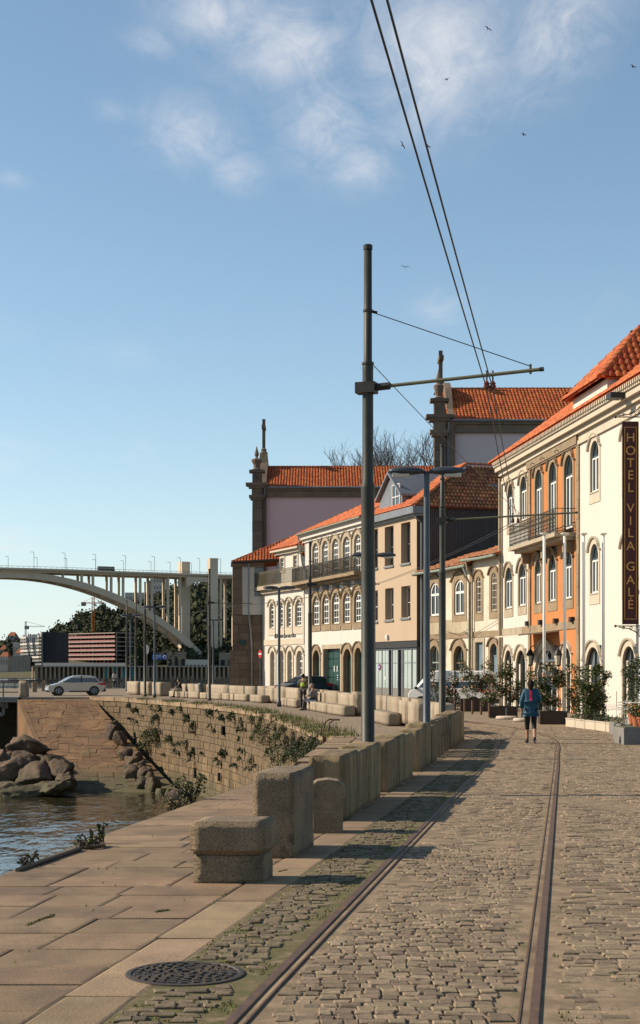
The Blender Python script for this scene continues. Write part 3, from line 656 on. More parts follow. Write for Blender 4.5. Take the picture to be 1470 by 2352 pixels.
# ---- far parapet following the bend
PATH = [Vector(p) for p in [(4.05,42),(3.45,47),(2.75,55.5),(1.9,61),(1.0,66),(-.2,74),(-2.2,84.5),(-3.9,91.5),(-7,98.5),(-12.3,111),(-15.3,118.6)]]
def path_px(px, off=0):
    k = (px-CX)/F
    for a, b in zip(PATH, PATH[1:]):
        d = (b-a).normalized(); n = Vector((-d.y, d.x))*off; A, B = a+n, b+n; den = (B.x-A.x)-k*(B.y-A.y); t = (k*A.y-A.x)/den
        if -.001 <= t <= 1.001: return A.lerp(B, t), d
    return None, None
def far_block(name, pxa, pxb, h, off=0, th=.4, lab=None, group=None, m=None, round_top=False):
    a, d = path_px(pxb, off); b, _ = path_px(pxa, off)
    if a is None or b is None: return None
    L_ = (b-a).length; d = (b-a).normalized() if L_ > .2 else d; c = (a+b)/2; h *= rnd(.97,1.03)
    me = block_mesh(name, L_, th, h, m or GRANITE_FAR, .022 if not round_top else .10, .006, 3, 0, int(pxa))
    o = link(name, me, None, (c.x, c.y, zg(c.y)-.01)); o.rotation_euler = (0,0,math.atan2(d.y, d.x)); SEQ[name] = SEQ.get(name,0)+1; return tag(o, lab % ORD[SEQ[name]-1], 'stone block', group)
labA = 'pale granite parapet slab on the far promenade, %s counting from the silver car'; gA = 'parapet slabs along the far promenade'
for a, b in [(423,432),(436,474),(480,530),(532,591),(598,615),(664,694),(697,722),(724,733),(758,783),(785,812),(860,887),(889,928),(987,1010),(1011,1030)]:
    far_block('parapet_slab', a, b, .93, 0, .38, labA, gA)
for a, b in [(303,327),(334,353),(361,380)]: far_block('stone_bollard', a, b, 1.0, 0, .8, 'square granite bollard on the promenade, %s counting from the silver car', 'square granite bollards by the silver car')
for a, b in [(618,637),(639,662),(741,748),(750,757),(814,827),(931,948),(953,970)]: far_block('round_topped_bollard', a, b, .97, 0, .5, 'round-topped granite bollard among the far parapet slabs, %s counting from the silver car', 'round-topped bollards in the far parapet', round_top=True)
for a, b in [(396,420),(422,438),(440,464),(467,482),(484,517),(518,534),(536,574),(583,609),(650,663),(664,690),(714,738),(739,762),(764,802),(846,868),(863,905)]:
    far_block('stone_bench', a, b, .42, .52, .5, 'low granite bench block before the far parapet, %s counting from the silver car', 'granite bench blocks on the far promenade')
# ================================================================ tram poles, lamps, wires
def tram_pole(name, x, y, lab, arm_to=None, stay=False, top=7.97):
    g0 = zg(y); t = thing(name, lab, 'pole', (x, y, g0), group='tram catenary poles', world=True)
    z = lambda v: v
    MB().lathe([(.13,g0-.02),(.13,g0+.12),(.098,g0+.14),(.098,4.34),(.104,4.38),(.104,4.42),(.082,4.5),(.080,6.12),(.084,6.16),(.062,6.26),(.059,top-.06)], (x,y,0), 16).build('shaft', POLE, t, True)
    MB().lathe([(.068,top-.07),(.070,top-.01),(.06,top)], (x,y,0), 16).build('cap', DARK, t)
    for zz in (6.22, 7.0): MB().lathe([(.088 if zz < 6.5 else .07,zz-.02),(.09 if zz < 6.5 else .072,zz),(.088 if zz < 6.5 else .07,zz+.02)], (x,y,0), 16).build('collar', DARK, t)
    if arm_to is not None:
        a = Vector((x,y,5.86)); e = Vector(arm_to); d = (e-a).normalized()
        MB().box((x-.02*d.x, y, 5.86), (.30,.20,.16), math.atan2(d.y,d.x)).build('clamp', DARK, t)
        s0 = a+d*.12; MB().tube([s0, a+d*.34], .055, 8).build('socket', DARK, t)
        arm = MB().tube([a+d*.3, e], .026, 10).build('arm', OLIVE, t); MB().tube([e-d*.05, e+d*.01], .031, 10).build('end_cap', DARK, arm)
        if stay:
            s1 = Vector((x,y,7.0)); e1 = e-d*.18
            m = MB().tube([s1+Vector((.02,0,0)), s1+Vector((.14,0,-.03))], .022, 6); m.tube([s1, e1+Vector((0,0,.06))], .0075, 6); m.tube([e1+Vector((0,0,.09)), e1-Vector((0,0,.05))], .018, 6)
            m.build('stay_rod', DARK, t)
        return t, a, e, d
    return t, None, None, None
P1 = (0.705, 22.0)
pt, a1, e1, d1 = tram_pole('tram_pole', *P1, 'tall dark tram pole with arm and stay in the gap of the near parapet', (3.16,21.15,5.97), True)
P2 = (3.40, 41.5)
pt2, a2, e2, d2 = tram_pole('tram_pole', *P2, 'dark tram pole at the end of the slab wall with its arm toward the hotel', (7.0,40.6,5.98), False)
for px, py, Y, lab in ((712,0,73,'dark tram pole in front of the restaurant beside the parked dark car'),(481,0,93,'dark tram pole standing in front of the bridge pylon'),(333,0,107,'dark tram pole between the square granite bollards'),(312,0,119.5,'dark tram pole just beyond the square granite bollards'),(291,0,135,'dark tram pole near the walking person by the river')):
    x = (px-CX)*Y/F
    if px == 712: tram_pole('tram_pole', x, Y, lab, (x+3.4, Y+.4, 5.9), True)
    elif px == 481: tram_pole('tram_pole', x, Y, lab, (x+2.6, Y+1.2, 5.86))
    else: tram_pole('tram_pole', x, Y, lab)
def street_lamp(x, y, lab, rz=0, H=5.97, sc=1):
    t = thing('street_lamp', lab, 'street lamp', (x,y,zg(y)), rz, group='double-headed street lamps'); H -= zg(y)
    MB().lathe([(.12,-.02),(.12,.25),(.085,.3),(.070,3.2),(.064,H-.1),(.05,H)], (0,0,0), 12).build('post', LAMPG, t, True)
    MB().lathe([(.075,1.9),(.075,1.97)], (0,0,0), 12).build('band', SIGNW, t)
    MB().tube([(-.2,0,H-.02),(.2,0,H-.02)], .03, 8).build('cross_arm', LAMPG, t)
    for s in (-1, 1):
        hm = MB(); V = []; n = 14; prof = [(-.0,.05,.04),(.1,.10,.075),(.3,.155,.105),(.5,.16,.105),(.68,.13,.08),(.78,.06,.035)]
        for l, w_, h_ in prof:
            for k in range(n): th = 2*math.pi*k/n; V.append((s*(.05+l), w_*math.cos(th), H-.0+h_*math.sin(th)*(1 if math.sin(th) > 0 else .75)))
        hm.add(V, [(i*n+k, i*n+(k+1)%n, (i+1)*n+(k+1)%n, (i+1)*n+k) for i in range(len(prof)-1) for k in range(n)]+[tuple(range(n)), tuple((len(prof)-1)*n+k for k in range(n))])
        hd = hm.build('lamp_head', LAMPD, t, True)
        MB().box((s*.56, 0, H-.075), (.36,.2,.07)).build('lens', LENS, hd)
    return t
for px, Y, lab in ((980,32.1,'grey double-headed street lamp standing in the near slab wall'),(858,55.7,'grey double-headed street lamp in front of the tan house'),(641,78,'grey double-headed street lamp in front of the restaurant doors'),(355,102,'grey double-headed street lamp by the square granite bollards'),(300,118.6,'grey double-headed street lamp beyond the square granite bollards'),(490,129,'grey double-headed street lamp beside the dark stone pier')):
    street_lamp((px-CX)*Y/F, Y, lab)
# ---- wires
def hang(a, b, sag, n=14): return [Vector(a).lerp(Vector(b), k/n)-Vector((0,0,sag*4*(k/n)*(1-k/n))) for k in range(n+1)]
w1, w2 = at(1118,893,21.4), at(1132,890,21.4); w1.z = w2.z = 5.74
f1 = [Vector((.36-.165*26, 8.9-26, 5.74)), Vector((.46-.165*26, 8.9-26, 5.74))]
v1, v2 = at(1178,1190,41.1), at(1190,1188,41.1); v1.z = v2.z = 5.76
x3 = (712-CX)*73/F; u1, u2 = Vector((x3+2.6,73.3,5.72)), Vector((x3+2.72,73.4,5.72)); x4 = (481-CX)*93/F; q1, q2 = Vector((x4+1.6,93.8,5.7)), Vector((x4+1.75,93.9,5.7))
labs = ['black trolley wire over the track, river-side one of the pair', 'black trolley wire over the track, house-side one of the pair']
for i, (f, a, b, c, d) in enumerate(((f1[0],w1,v1,u1,q1),(f1[1],w2,v2,u2,q2))):
    m = MB(); m.tube(hang(f, a, .16, 20)[:-1]+hang(a, b, .10)[:-1]+hang(b, c, .16)[:-1]+hang(c, d, .1)+hang(d, Vector((-14,116+i*.1,5.7)), .1)[1:], .0085, 6)
    tag(m.build('trolley_wire', DARK), labs[i], 'wire', 'tram trolley wires')
m = MB(); m.tube(hang((P1[0]+.06,P1[1],6.22), v2+Vector((.2,0,.1)), .05), .0065, 6); tag(m.build('span_wire', DARK), 'thin black span wire slanting from the tall pole toward the hotel', 'wire')
for k, (p, par) in enumerate(((w1,pt),(w2,pt),(v1,pt2),(v2,pt2))):
    mm = MB(); mm.lathe([(.02,-.02),(.045,.0),(.05,.03),(.035,.05),(.045,.07),(.02,.10)], (p.x,p.y,p.z+.005), 10); h = mm.build('insulator', INSUL, par)
    MB().tube([(p.x,p.y,p.z+.09),(p.x,p.y,p.z+.26)], .013, 6).build('hanger', DARK, h)
# ================================================================ building kit
class Fac:
    """A vertical facade plane from p0 to p1 (plan); u runs along it, w outward, z up. Pixels are turned into (u, z) on the plane."""
    def __init__(s, p0, p1):
        s.o = Vector(p0); e = Vector(p1); s.L = (e-s.o).length; s.d = (e-s.o)/s.L; s.n = Vector((-s.d.y, s.d.x))
    def pt(s, u, z, w=0): return Vector((s.o.x+s.d.x*u+s.n.x*w, s.o.y+s.d.y*u+s.n.y*w, z))
    def u(s, px, w=0):
        k = (px-CX)/F; ox, oy = s.o.x+s.n.x*w, s.o.y+s.n.y*w; return (k*oy-ox)/(s.d.x-k*s.d.y)
    def z(s, px, py, w=0):
        u = s.u(px, w); Y = s.o.y+s.n.y*w+s.d.y*u; return CZ-(py-HY)*Y/F
    def uz(s, px, py, w=0): return s.u(px, w), s.z(px, py, w)
    def box(s, m, u0, u1, z0, z1, w0, w1, mi=0):
        P = [s.pt(u0,z0,w0), s.pt(u1,z0,w0), s.pt(u1,z0,w1), s.pt(u0,z0,w1)]
        m.hexa(P+[p+Vector((0,0,z1-z0)) for p in P], mi); return m
def wall(fac, u0, u1, z0, z1, holes, m, parent, depth=.35, name='wall'):
    us = sorted(set([u0,u1]+[min(max(h[i],u0),u1) for h in holes for i in (0,1)])); zs = sorted(set([z0,z1]+[min(max(h[i],z0),z1) for h in holes for i in (2,3)]))
    mb = MB()
    for a, b in zip(us, us[1:]):
        for c, d in zip(zs, zs[1:]):
            cu, cz = (a+b)/2, (c+d)/2
            if any(h[0] < cu < h[1] and h[2] < cz < h[3] for h in holes): continue
            mb.add([fac.pt(a,c), fac.pt(b,c), fac.pt(b,d), fac.pt(a,d)], [(3,2,1,0)])
    for h in holes:
        A = [(h[0],h[2]),(h[1],h[2]),(h[1],h[3]),(h[0],h[3])]
        for (a, b), (c, d) in zip(A, A[1:]+A[:1]): mb.add([fac.pt(a,b), fac.pt(c,d), fac.pt(c,d,-depth), fac.pt(a,b,-depth)], [(0,1,2,3)])
    return mb.build(name, m, parent)
def outline(w, h, rise, n=9):
    P = [(-w/2, 0)]
    if rise < .01: return P+[(-w/2,h),(w/2,h),(w/2,0)]
    r = ((w/2)**2+rise**2)/(2*rise); a = math.asin(min(1, w/2/r))
    for k in range(n+1): t = -a+2*a*k/n; P.append((r*math.sin(t), h-r+r*math.cos(t)))
    return P+[(w/2,0)]
def window(fac, parent, pxl, pxr, pyt, pyb, rise=.5, sw=.16, apron=.22, surround=None, frame=None, glass=None, cols=2, rows=3, transom=.3, rec=.18, hood=True, proud=.06,
           holes=None, door=False, name='window', fw=.06, z0=None, leaf=None, curtain=None, casement=None):
    ul, ur = sorted((fac.u(pxl), fac.u(pxr))); pxm = (pxl+pxr)/2; uc = (ul+ur)/2; w_ = ur-ul
    zt = fac.z(pxm, pyt); zb = z0 if z0 is not None else fac.z(pxm, pyb); h = zt-zb; rs = rise*w_
    def fn(a, b, d): return fac.pt(uc+a, zb+b, d)
    I = outline(w_, h, rs); O = []
    if rs < .01: O = [(-w_/2-sw,0),(-w_/2-sw,h+sw),(w_/2+sw,h+sw),(w_/2+sw,0)]
    else:
        for i, (a, b) in enumerate(I):
            if i in (0, len(I)-1): O.append((a+(sw if a > 0 else -sw), b))
            else: t = a/(w_/2); O.append((a+sw*t, b+sw*(1.35-.25*t*t)+(.0 if abs(t) < .98 else .0)))
    n = len(I); S = surround or TRIM; mb = MB(); p = proud
    V = [fn(a,b,p) for a, b in I]+[fn(a,b,p) for a, b in O]+[fn(a,b,-rec-.05) for a, b in I]+[fn(a,b,-.02) for a, b in O]
    fs = []
    for i in range(n-1): fs += [(i,i+1,n+i+1,n+i), (i,2*n+i,2*n+i+1,i+1), (n+i,n+i+1,3*n+i+1,3*n+i)]
    mb.add(V, fs)
    if not door:
        fac.box(mb, uc-w_/2-sw, uc+w_/2+sw, zb-apron, zb-.001, -rec-.05, p)
    win = mb.build(name, S, parent)
    if hood and rs > .01:
        hm = MB(); pts = [(O[1][0]*1.16, O[1][1]-.06)]+[(a*1.0, b) for a, b in O[1:-1]]+[(O[-2][0]*1.16, O[-2][1]-.06)]; k = len(pts)
        V = []
        for a, b in pts: V += [fn(a,b-.02,-.01), fn(a,b-.02,p+.07), fn(a,b+.05,p+.11), fn(a,b+.06,-.01)]
        hm.add(V, [(4*i+j, 4*i+(j+1)%4, 4*i+4+(j+1)%4, 4*i+4+j) for i in range(k-1) for j in range(4)]+[(0,1,2,3),(4*k-1,4*k-2,4*k-3,4*k-4)]); hm.build('hood_moulding', S, win)
    if not door:
        sm = MB(); fac.box(sm, uc-w_/2-.03, uc+w_/2+.03, zb, zb+.045, -rec, p+.035); sm.build('sill', S, win)
    # joinery
    fr = MB(); sc = lambda P, o: [(a*(1-2*o/w_), (b if b < .001 else b-o)) for a, b in P]
    J = sc(I, fw); q = -rec
    V = [fn(a,b,q+.03) for a, b in I]+[fn(a,b,q+.03) for a, b in J]+[fn(a,b,q-.03) for a, b in J]
    fr.add(V, [f for i in range(n-1) for f in ((i,i+1,n+i+1,n+i),(n+i,n+i+1,2*n+i+1,2*n+i))])
    if not door: fac.box(fr, uc-w_/2, uc+w_/2, zb+.045, zb+.045+fw, q-.03, q+.03)
    zsp = h-rs
    def top_at(a):
        if rs < .01: return h
        r_ = ((w_/2)**2+rs**2)/(2*rs); return h-r_+math.sqrt(max(r_*r_-a*a, 0))
    bw = fw*.55
    for c in range(1, cols):
        a = -w_/2+w_*c/cols; bb = bw*(1.5 if c*2 == cols else 1); fac.box(fr, uc+a-bb/2, uc+a+bb/2, zb+.03, zb+top_at(a)-.02, q-.02, q+.028)
    if transom:
        zt_ = zb+h*(1-transom); fac.box(fr, uc-w_/2, uc+w_/2, zt_-fw*.6, zt_+fw*.6, q-.03, q+.034)
        hr = (1-transom)*h
    else: hr = h
    for r_ in range(1, rows): zz = zb+hr*r_/rows; fac.box(fr, uc-w_/2, uc+w_/2, zz-bw/2, zz+bw/2, q-.02, q+.026)
    if transom and rows > 2:
        zz = zb+h*(1-transom*.5); fac.box(fr, uc-w_/2*.9, uc+w_/2*.9, zz-bw/2, zz+bw/2, q-.02, q+.026)
    fr.build('window_frame', frame or WFRAME, win)
    if casement:      # white double casement under a dark fanlight
        cm = MB(); hc = h*(1-transom); e = fw*.75
        for s0, s1 in ((-w_/2+fw*.9, -.012), (.012, w_/2-fw*.9)):
            for b_ in ((s0,s0+e,.06,hc-.04),(s1-e,s1,.06,hc-.04),(s0+e,s1-e,.06,.06+e),(s0+e,s1-e,hc-.04-e,hc-.04)): fac.box(cm, uc+b_[0], uc+b_[1], zb+b_[2], zb+b_[3], q-.01, q+.055)
        cm.build('casement', casement, win)
    gm = MB(); gm.add([fn(a,b,q-.015) for a, b in I], [tuple(range(n-1,-1,-1))]); gm.build('pane', glass or GLASS, win)
    if curtain:
        cm = MB()
        for s0, s1 in curtain: fac.box(cm, uc-w_/2+s0*w_, uc-w_/2+s1*w_, zb+.05, zb+h-rs-.02, q-.014, q-.008)
        cm.build('curtain', mat_curtain, win)
    if leaf:
        lm = MB(); lh = h*(1-(transom or 0))
        fac.box(lm, uc-w_/2+.02, uc+w_/2-.02, zb, zb+lh*(1 if leaf[1] is None else leaf[1]), q-.02, q+.012); lf = lm.build('door_leaf', leaf[0], win)
    if holes is not None: holes.append((uc-w_/2-sw*.5, uc+w_/2+sw*.5, zb-(apron*.5 if not door else 1), zt+sw*.35))
    return win, (uc, w_, zb, zt)
mat_curtain = mat('net_curtain', (.62,.55,.43), None, rough=.9)

def tiles(name, o, a, b, poly, m, parent, tw=.24, tl=.36, amp=.055, individual=False, sheet=None):
    """Curved clay tiles over a roof plane: o origin, a unit along the eave, b unit up the slope, poly in (s,t)."""
    o, a, b = Vector(o), Vector(a).normalized(), Vector(b).normalized(); n = a.cross(b).normalized()
    if n.z < 0: n = -n
    def inside(s, t):
        c = False; j = len(poly)-1
        for i in range(len(poly)):
            (x0,y0), (x1,y1) = poly[i], poly[j]
            if (y0 > t) != (y1 > t) and s < (x1-x0)*(t-y0)/(y1-y0)+x0: c = not c
            j = i
        return c
    under = MB(); V = [o+a*s+b*t+n*.0 for s, t in poly]; k = len(V)
    under.add(V+[v-n*.06 for v in V], [tuple(range(k)), tuple(range(2*k-1,k-1,-1))]+[(i,k+i,k+(i+1)%k,(i+1)%k) for i in range(k)]); sh = under.build('roof', sheet or m, parent)
    s0, s1 = min(p[0] for p in poly), max(p[0] for p in poly); t0, t1 = min(p[1] for p in poly), max(p[1] for p in poly)
    arc = [(-.5,.10),(-.32,.62),(-.1,.98),(.12,.98),(.34,.62),(.5,.10)]
    def tile_v(): return [a*(x*tw)+b*(-tl*.55)+n*(zz*amp+.06) for x, zz in arc]+[a*(x*tw*.92)+b*(tl*.55)+n*(zz*amp*.9+.006) for x, zz in arc]
    na = len(arc); fs = [(i,i+1,na+i+1,na+i) for i in range(na-1)]+[tuple(range(na-1,-1,-1))]
    T = tile_v(); mb = MB(); cells = []
    r = 0; t = t0+tl*.5
    while t < t1+tl*.2:
        s = s0+tw*.5
        while s < s1:
            if inside(s, min(t, t1-.01)): cells.append(o+a*(s+rnd(-.008,.008))+b*(t+rnd(-.012,.012)))
            s += tw
        t += tl; r += 1
    if individual:
        me = MB().add(T, fs).mesh('roof_tile', TILEP, True); cells.sort(key=lambda p: p.y)
        for c in cells[:individual]: link('roof_tile', me, sh, c)
        cells = cells[individual:]
    for c in cells: mb.add([c+v for v in T], fs)
    if cells: tag(mb.build('tile_field', m, sh, True), kind='stuff')
    return sh
def ridge(p0, p1, m, parent, r=.12, l=.42):
    p0, p1 = Vector(p0), Vector(p1); d = (p1-p0); n = max(1, int(d.length/l)); d.normalize(); me = None
    side = d.cross(Vector((0,0,1))).normalized(); up = side.cross(d)
    V = []; k = 6
    for x, rr in ((0, r*1.08), (l*1.08, r*.92)):
        for i in range(k+1): t = math.pi*i/k; V.append(d*x+side*math.cos(t)*rr+up*(math.sin(t)*rr-.02))
    me = MB().add(V, [(i,i+1,k+2+i,k+1+i) for i in range(k)]+[tuple(range(k+1))]).mesh('ridge_tile', m, True)
    for i in range(n): link('ridge_tile', me, parent, (p0+d*(i*(p1-p0).length/n)) - (parent.location if parent.get('world') else Vector()))
def railing(fac, parent, u0, u1, zb, h, w, m, step=.12, curl=False, name='railing', ends=True):
    mb = MB()
    fac.box(mb, u0, u1, zb+h-.03, zb+h, w-.02, w+.02); fac.box(mb, u0, u1, zb+.06, zb+.085, w-.012, w+.012); fac.box(mb, u0, u1, zb+h-.16, zb+h-.14, w-.010, w+.010)
    n = max(2, int((u1-u0)/step))
    for i in range(n+1):
        u = lerp(u0, u1, i/n); fac.box(mb, u-.014, u+.014, zb, zb+h, w-.014, w+.014)
        if curl and i < n:
            c = (u+lerp(u0,u1,(i+1)/n))/2; r = (u1-u0)/n*.42
            for zc in (zb+.2, zb+h-.3, zb+h*.5):
                mb.tube([fac.pt(c+r*math.cos(t*.7), zc+r*math.sin(t*.7), w) for t in range(10)], .015, 4)
    if ends:
        for u in (u0, u1):
            for i in range(max(1,int(abs(w)/step))+1): ww = w*i/max(1,int(abs(w)/step)); fac.box(mb, u-.009, u+.009, zb, zb+h, ww-.009, ww+.009)
            fac.box(mb, u-.015, u+.015, zb+h-.03, zb+h, 0, w); fac.box(mb, u-.01, u+.01, zb+.06, zb+.085, 0, w)
    return mb.build(name, m, parent)
def text_mesh(s, size, ext=.01, align='CENTER', off=0):
    cu = bpy.data.curves.new('lettering', 'FONT'); cu.body = s; cu.size = size; cu.extrude = ext; cu.align_x = align; cu.align_y = 'CENTER'; cu.offset = off
    o = bpy.data.objects.new('lettering', cu); COL.objects.link(o); dg = bpy.context.evaluated_depsgraph_get(); me = bpy.data.meshes.new_from_object(o.evaluated_get(dg))
    bpy.data.objects.remove(o); return me
GZ = zg(100)

# ================================================================ hotel
SLATE = mat('slate_frame', (.05,.065,.07), None, rough=.5)
def hotel():
    H = Fac((13.9,42.5), (9.70,79.2)); t = thing('hotel', 'cream and orange hotel with arched windows, balcony and steep tiled roof', 'building', (9.7,79.2,GZ), world=True)
    holes = []; ze = 12.05
    up = [(1167,1179,1111,1207),(1196,1210,1094,1197),(1357,1376,1012,1132),(1432,1454,986,1110)]
    low = [(1161,1177,1303,1399),(1192,1208,1294,1393),(1357,1375,1249,1365),(1432,1452,1240,1350)]
    oup = [(1230,1245,1078,1233),(1262,1278,1061,1225),(1297,1316,1045,1216)]; olow = [(1230,1243,1285,1388),(1261,1277,1275,1383),(1297,1314,1265,1377)]
    for q in up+low: window(H, t, *q, rise=.42, sw=.20, apron=.42, surround=TRIML if q[0] > 1340 else TRIM, glass=GLASSB, cols=2, rows=1, transom=.30, holes=holes, fw=.09, rec=.10, proud=.03, frame=SLATE, casement=WFRAME)
    for q in oup: window(H, t, *q, rise=.42, sw=.24, surround=TRIMD, glass=GLASSB, cols=2, rows=1, transom=.27, holes=holes, fw=.10, door=True, name='balcony_door', rec=.10, proud=.03, frame=SLATE, casement=WFRAME)
    for q in olow: window(H, t, *q, rise=.42, sw=.24, apron=.42, surround=TRIMD, glass=GLASSB, cols=2, rows=1, transom=.30, holes=holes, fw=.09, rec=.10, proud=.03, frame=SLATE, casement=WFRAME)
    gl = [(1160,1176,1493),(1186,1208,1493),(1293,1311,1488),(1346,1380,1486),(1431,1460,1484)]
    for a, b, y in gl: window(H, t, a, b, y, 1640, rise=.35, sw=.20, surround=TRIML, cols=2, rows=1, transom=.0, frame=BLACKF, door=True, z0=GZ, holes=holes, fw=.07, curtain=[(.06,.2),(.8,.94)], name='arched_doorway', rec=.10, proud=.03)
    window(H, t, 1229, 1279, 1489, 1640, rise=.26, sw=.30, surround=TRIML, cols=3, rows=1, transom=.2, frame=WFRAME, door=True, z0=GZ, holes=holes, fw=.09, name='entrance_door', rec=.14, proud=.03)
    uo0, uo1 = H.u(1328), H.u(1219)
    hs = holes
    wall(H, 0, uo0, GZ, ze, [h for h in hs if h[0] < uo0], CREAM, t); wall(H, uo1, H.L, GZ, ze, [h for h in hs if h[1] > uo1], CREAM, t)
    wall(H, uo0, uo1, GZ, ze, [h for h in hs if uo0-.3 < h[0] and h[1] < uo1+.3], ORANGE, t, name='orange_wall')
    for px in (1329, 1218):
        u = H.u(px); z0 = GZ; k = 0
        while z0 < ze:
            z1 = min(z0+rnd(.55,.9), ze); m = MB(); H.box(m, u-.21, u+.21, z0+.006, z1-.006, -.02, .07+rnd(-.008,.012)); m.build('quoin_stone', TRIMD, t); z0 = z1
    # string course in stones
    u = uo0+.2
    while u < H.L:
        u1 = min(u+rnd(1.0,1.9), H.L)
        if H.u(1219)-.25 < u1 < H.u(1219)+.25: u1 = H.u(1219)+.25
        m = MB(); zc = H.z(1275,1440); H.box(m, u+.006, u1-.006, zc-.16, zc+.18, -.02, .05); m.build('band_stone', TRIMD if u < uo1+.3 else TRIM, t); u = u1
    # cornice
    m = MB()
    for z0, z1, w_ in ((ze-.55,ze-.38,.10),(ze-.38,ze-.12,.06),(ze-.12,ze+.10,.22),(ze+.10,ze+.34,.42),(ze+.34,ze+.42,.5)): H.box(m, -.2, H.L+.12*(w_*2), z0, z1+.001, -.2, w_)
    co = m.build('cornice', TRIML, t)
    m = MB(); u = .0
    while u < H.L: H.box(m, u, u+.11, ze+.42, ze+.60, .2, .60); u += .24
    tag(m.build('dentil_row', TRIML, co), kind='stuff')
    m = MB(); H.box(m, uo0-.2, uo1+.3, ze-.50, ze-.02, .0, .16); m.build('frieze', TRIMD, t)
    for px in (1235,1258,1291): uu, zz = H.uz(px, 0)[0], ze-.42; mm = MB(); mm.tube([H.pt(uu,zz,.16), H.pt(uu,zz+.05,.3), H.pt(uu+.05,zz-.02,.36), H.pt(uu,zz-.08,.3)], .02, 6); mm.build('hook', DARK, t)
    # main roof, hipped at the far end
    zr = ze+.60; a = Vector((H.d.x, H.d.y, 0)); up_ = Vector((-H.n.x*.80, -H.n.y*.80, .60)); S = 4.4
    tiles('roof', H.pt(0,zr,.62), a, up_, [(-1,0),(H.L+.5,0),(H.L+.5-.8*S,S),(-1,S)], TILE, t, .30, .42, .07, individual=290)
    c = H.pt(H.L+.5,zr,.62); top = H.pt(H.L+.5-.8*S,zr+S*.6,.62-S*.8); ridge(c, top, TILEP, t, .14)
    # far hip slope
    a2 = Vector((-H.n.x,-H.n.y,0)); tiles('roof', c, a2, Vector((-H.d.x*.8,-H.d.y*.8,.6)), [(0,0),(1.6*S,0),(.8*S,S)], TILE, t, .30,.42,.07)
    ridge(top, H.pt(-1, top.z, .62-S*.8), TILEP, t, .14)
    # hipped dormer block over the orange bays
    ua, ub = H.u(1392, .2), H.u(1306, .2); w0 = .12; zd = zr+.95; mid = (ua+ub)/2
    m = MB(); H.box(m, ua+.25, ub-.25, zr-.3, zd, -5, w0-.05); m.build('dormer', CREAM, t)
    apex = H.pt(mid-.2, 16.15, -2.0); ridge_in = H.pt(mid-.2, 16.2, -6.5)
    A, B = H.pt(ua,zd,w0+.3), H.pt(ub,zd,w0+.3); A2, B2 = H.pt(ua,zd,-6.5), H.pt(ub,zd,-6.5)
    def tri(P, o, e, m_):
        o, e = Vector(o), Vector(e); aa = (e-o).normalized(); nn = aa.cross(Vector(P[-1])-o).normalized(); bb = nn.cross(aa)
        if bb.z < 0: bb = -bb
        return tiles('roof', o, aa, bb, [((Vector(p)-o).dot(aa), (Vector(p)-o).dot(bb)) for p in P], m_, t, .30, .42, .08)
    tri([A,B,apex], A, B, TILE); tri([A2,A,apex,ridge_in], A2, A, TILE); tri([B,B2,ridge_in,apex], B, B2, TILE)
    for p, q in ((A,apex),(B,apex),(apex,ridge_in)): ridge(p, q, TILEP, t, .16)
    # balcony
    u0, u1 = H.u(1323,0), H.u(1213,0); zb = H.z(1262, 1240)
    zb = H.z(1323, 1222)
    m = MB(); H.box(m, u0-.1, u1+.1, zb-.20, zb-.02, -.1, 1.0); H.box(m, u0, u1, zb-.34, zb-.20, -.1, .7); bal = m.build('balcony', TRIM, t)
    railing(H, bal, u0, u1, zb, 1.05, .94, IRONRAIL, .24, curl=True)
    for uu in (u0+.5, (u0+u1)/2, u1-.5): m = MB(); H.box(m, uu-.14, uu+.14, zb-.85, zb-.34, 0, .45); m.build('bracket', TRIMD, bal)
    # canopy and lanterns
    uc0, uc1 = H.u(1284), H.u(1224); zc = H.z(1254, 1462); m = MB()
    P = [H.pt(uc0,zc+.18,.02), H.pt(uc1,zc+.18,.02), H.pt(uc1,zc-.02,1.9), H.pt(uc0,zc-.02,1.9)]; m.hexa(P+[p+Vector((0,0,.07)) for p in P]); m.build('canopy', LIME, t)
    for px in (1216, 1280):
        uu = H.u(px,.4); zz = H.z(px,1512,.4); m = MB()
        m.tube([H.pt(uu,zz+.5,0), H.pt(uu,zz+.62,.2), H.pt(uu,zz+.5,.36)], .025, 6); p = H.pt(uu,zz,.36)
        m.lathe([(.05,-.38),(.10,-.34),(.17,.14),(.20,.16),(.12,.34),(.05,.42),(.02,.5)], p, 6); ln = m.build('lantern', BLACKF, t)
        g = MB(); g.lathe([(.105,-.30),(.165,.12)], (p.x-.02,p.y-.02,p.z), 6); g.build('lantern_glass', LENS, ln)
    for px in (1216,1246,1281,1318): uu = H.u(px); zz = H.z(px, 1433-(px-1216)*.09); m = MB(); H.box(m, uu-.16, uu+.16, zz-.1, zz+.13, 0, .2); m.build('floodlight', BLACKF, t)
    uu, zz = H.uz(1455, 898); m = MB(); H.box(m, uu-.3, uu+.3, ze+.12, ze+.34, .5, 1.0); m.build('floodlight', BLACKF, t)
    uu0, uu1 = H.u(1417), H.u(1396); m = MB(); H.box(m, uu0, uu1, .1, H.z(1405,1587), 0, .03); m.build('meter_hatch', CREAM, t)
    # back and far end wall, so that the block is closed
    m = MB(); m.add([H.pt(H.L,GZ), H.pt(H.L,GZ,-9), H.pt(H.L,ze,-9), H.pt(H.L,ze)], [(0,1,2,3)]); m.add([H.pt(0,GZ,-9),H.pt(H.L,GZ,-9),H.pt(H.L,ze,-9),H.pt(0,ze,-9)], [(0,1,2,3)]); m.build('end_wall', CREAM, t)
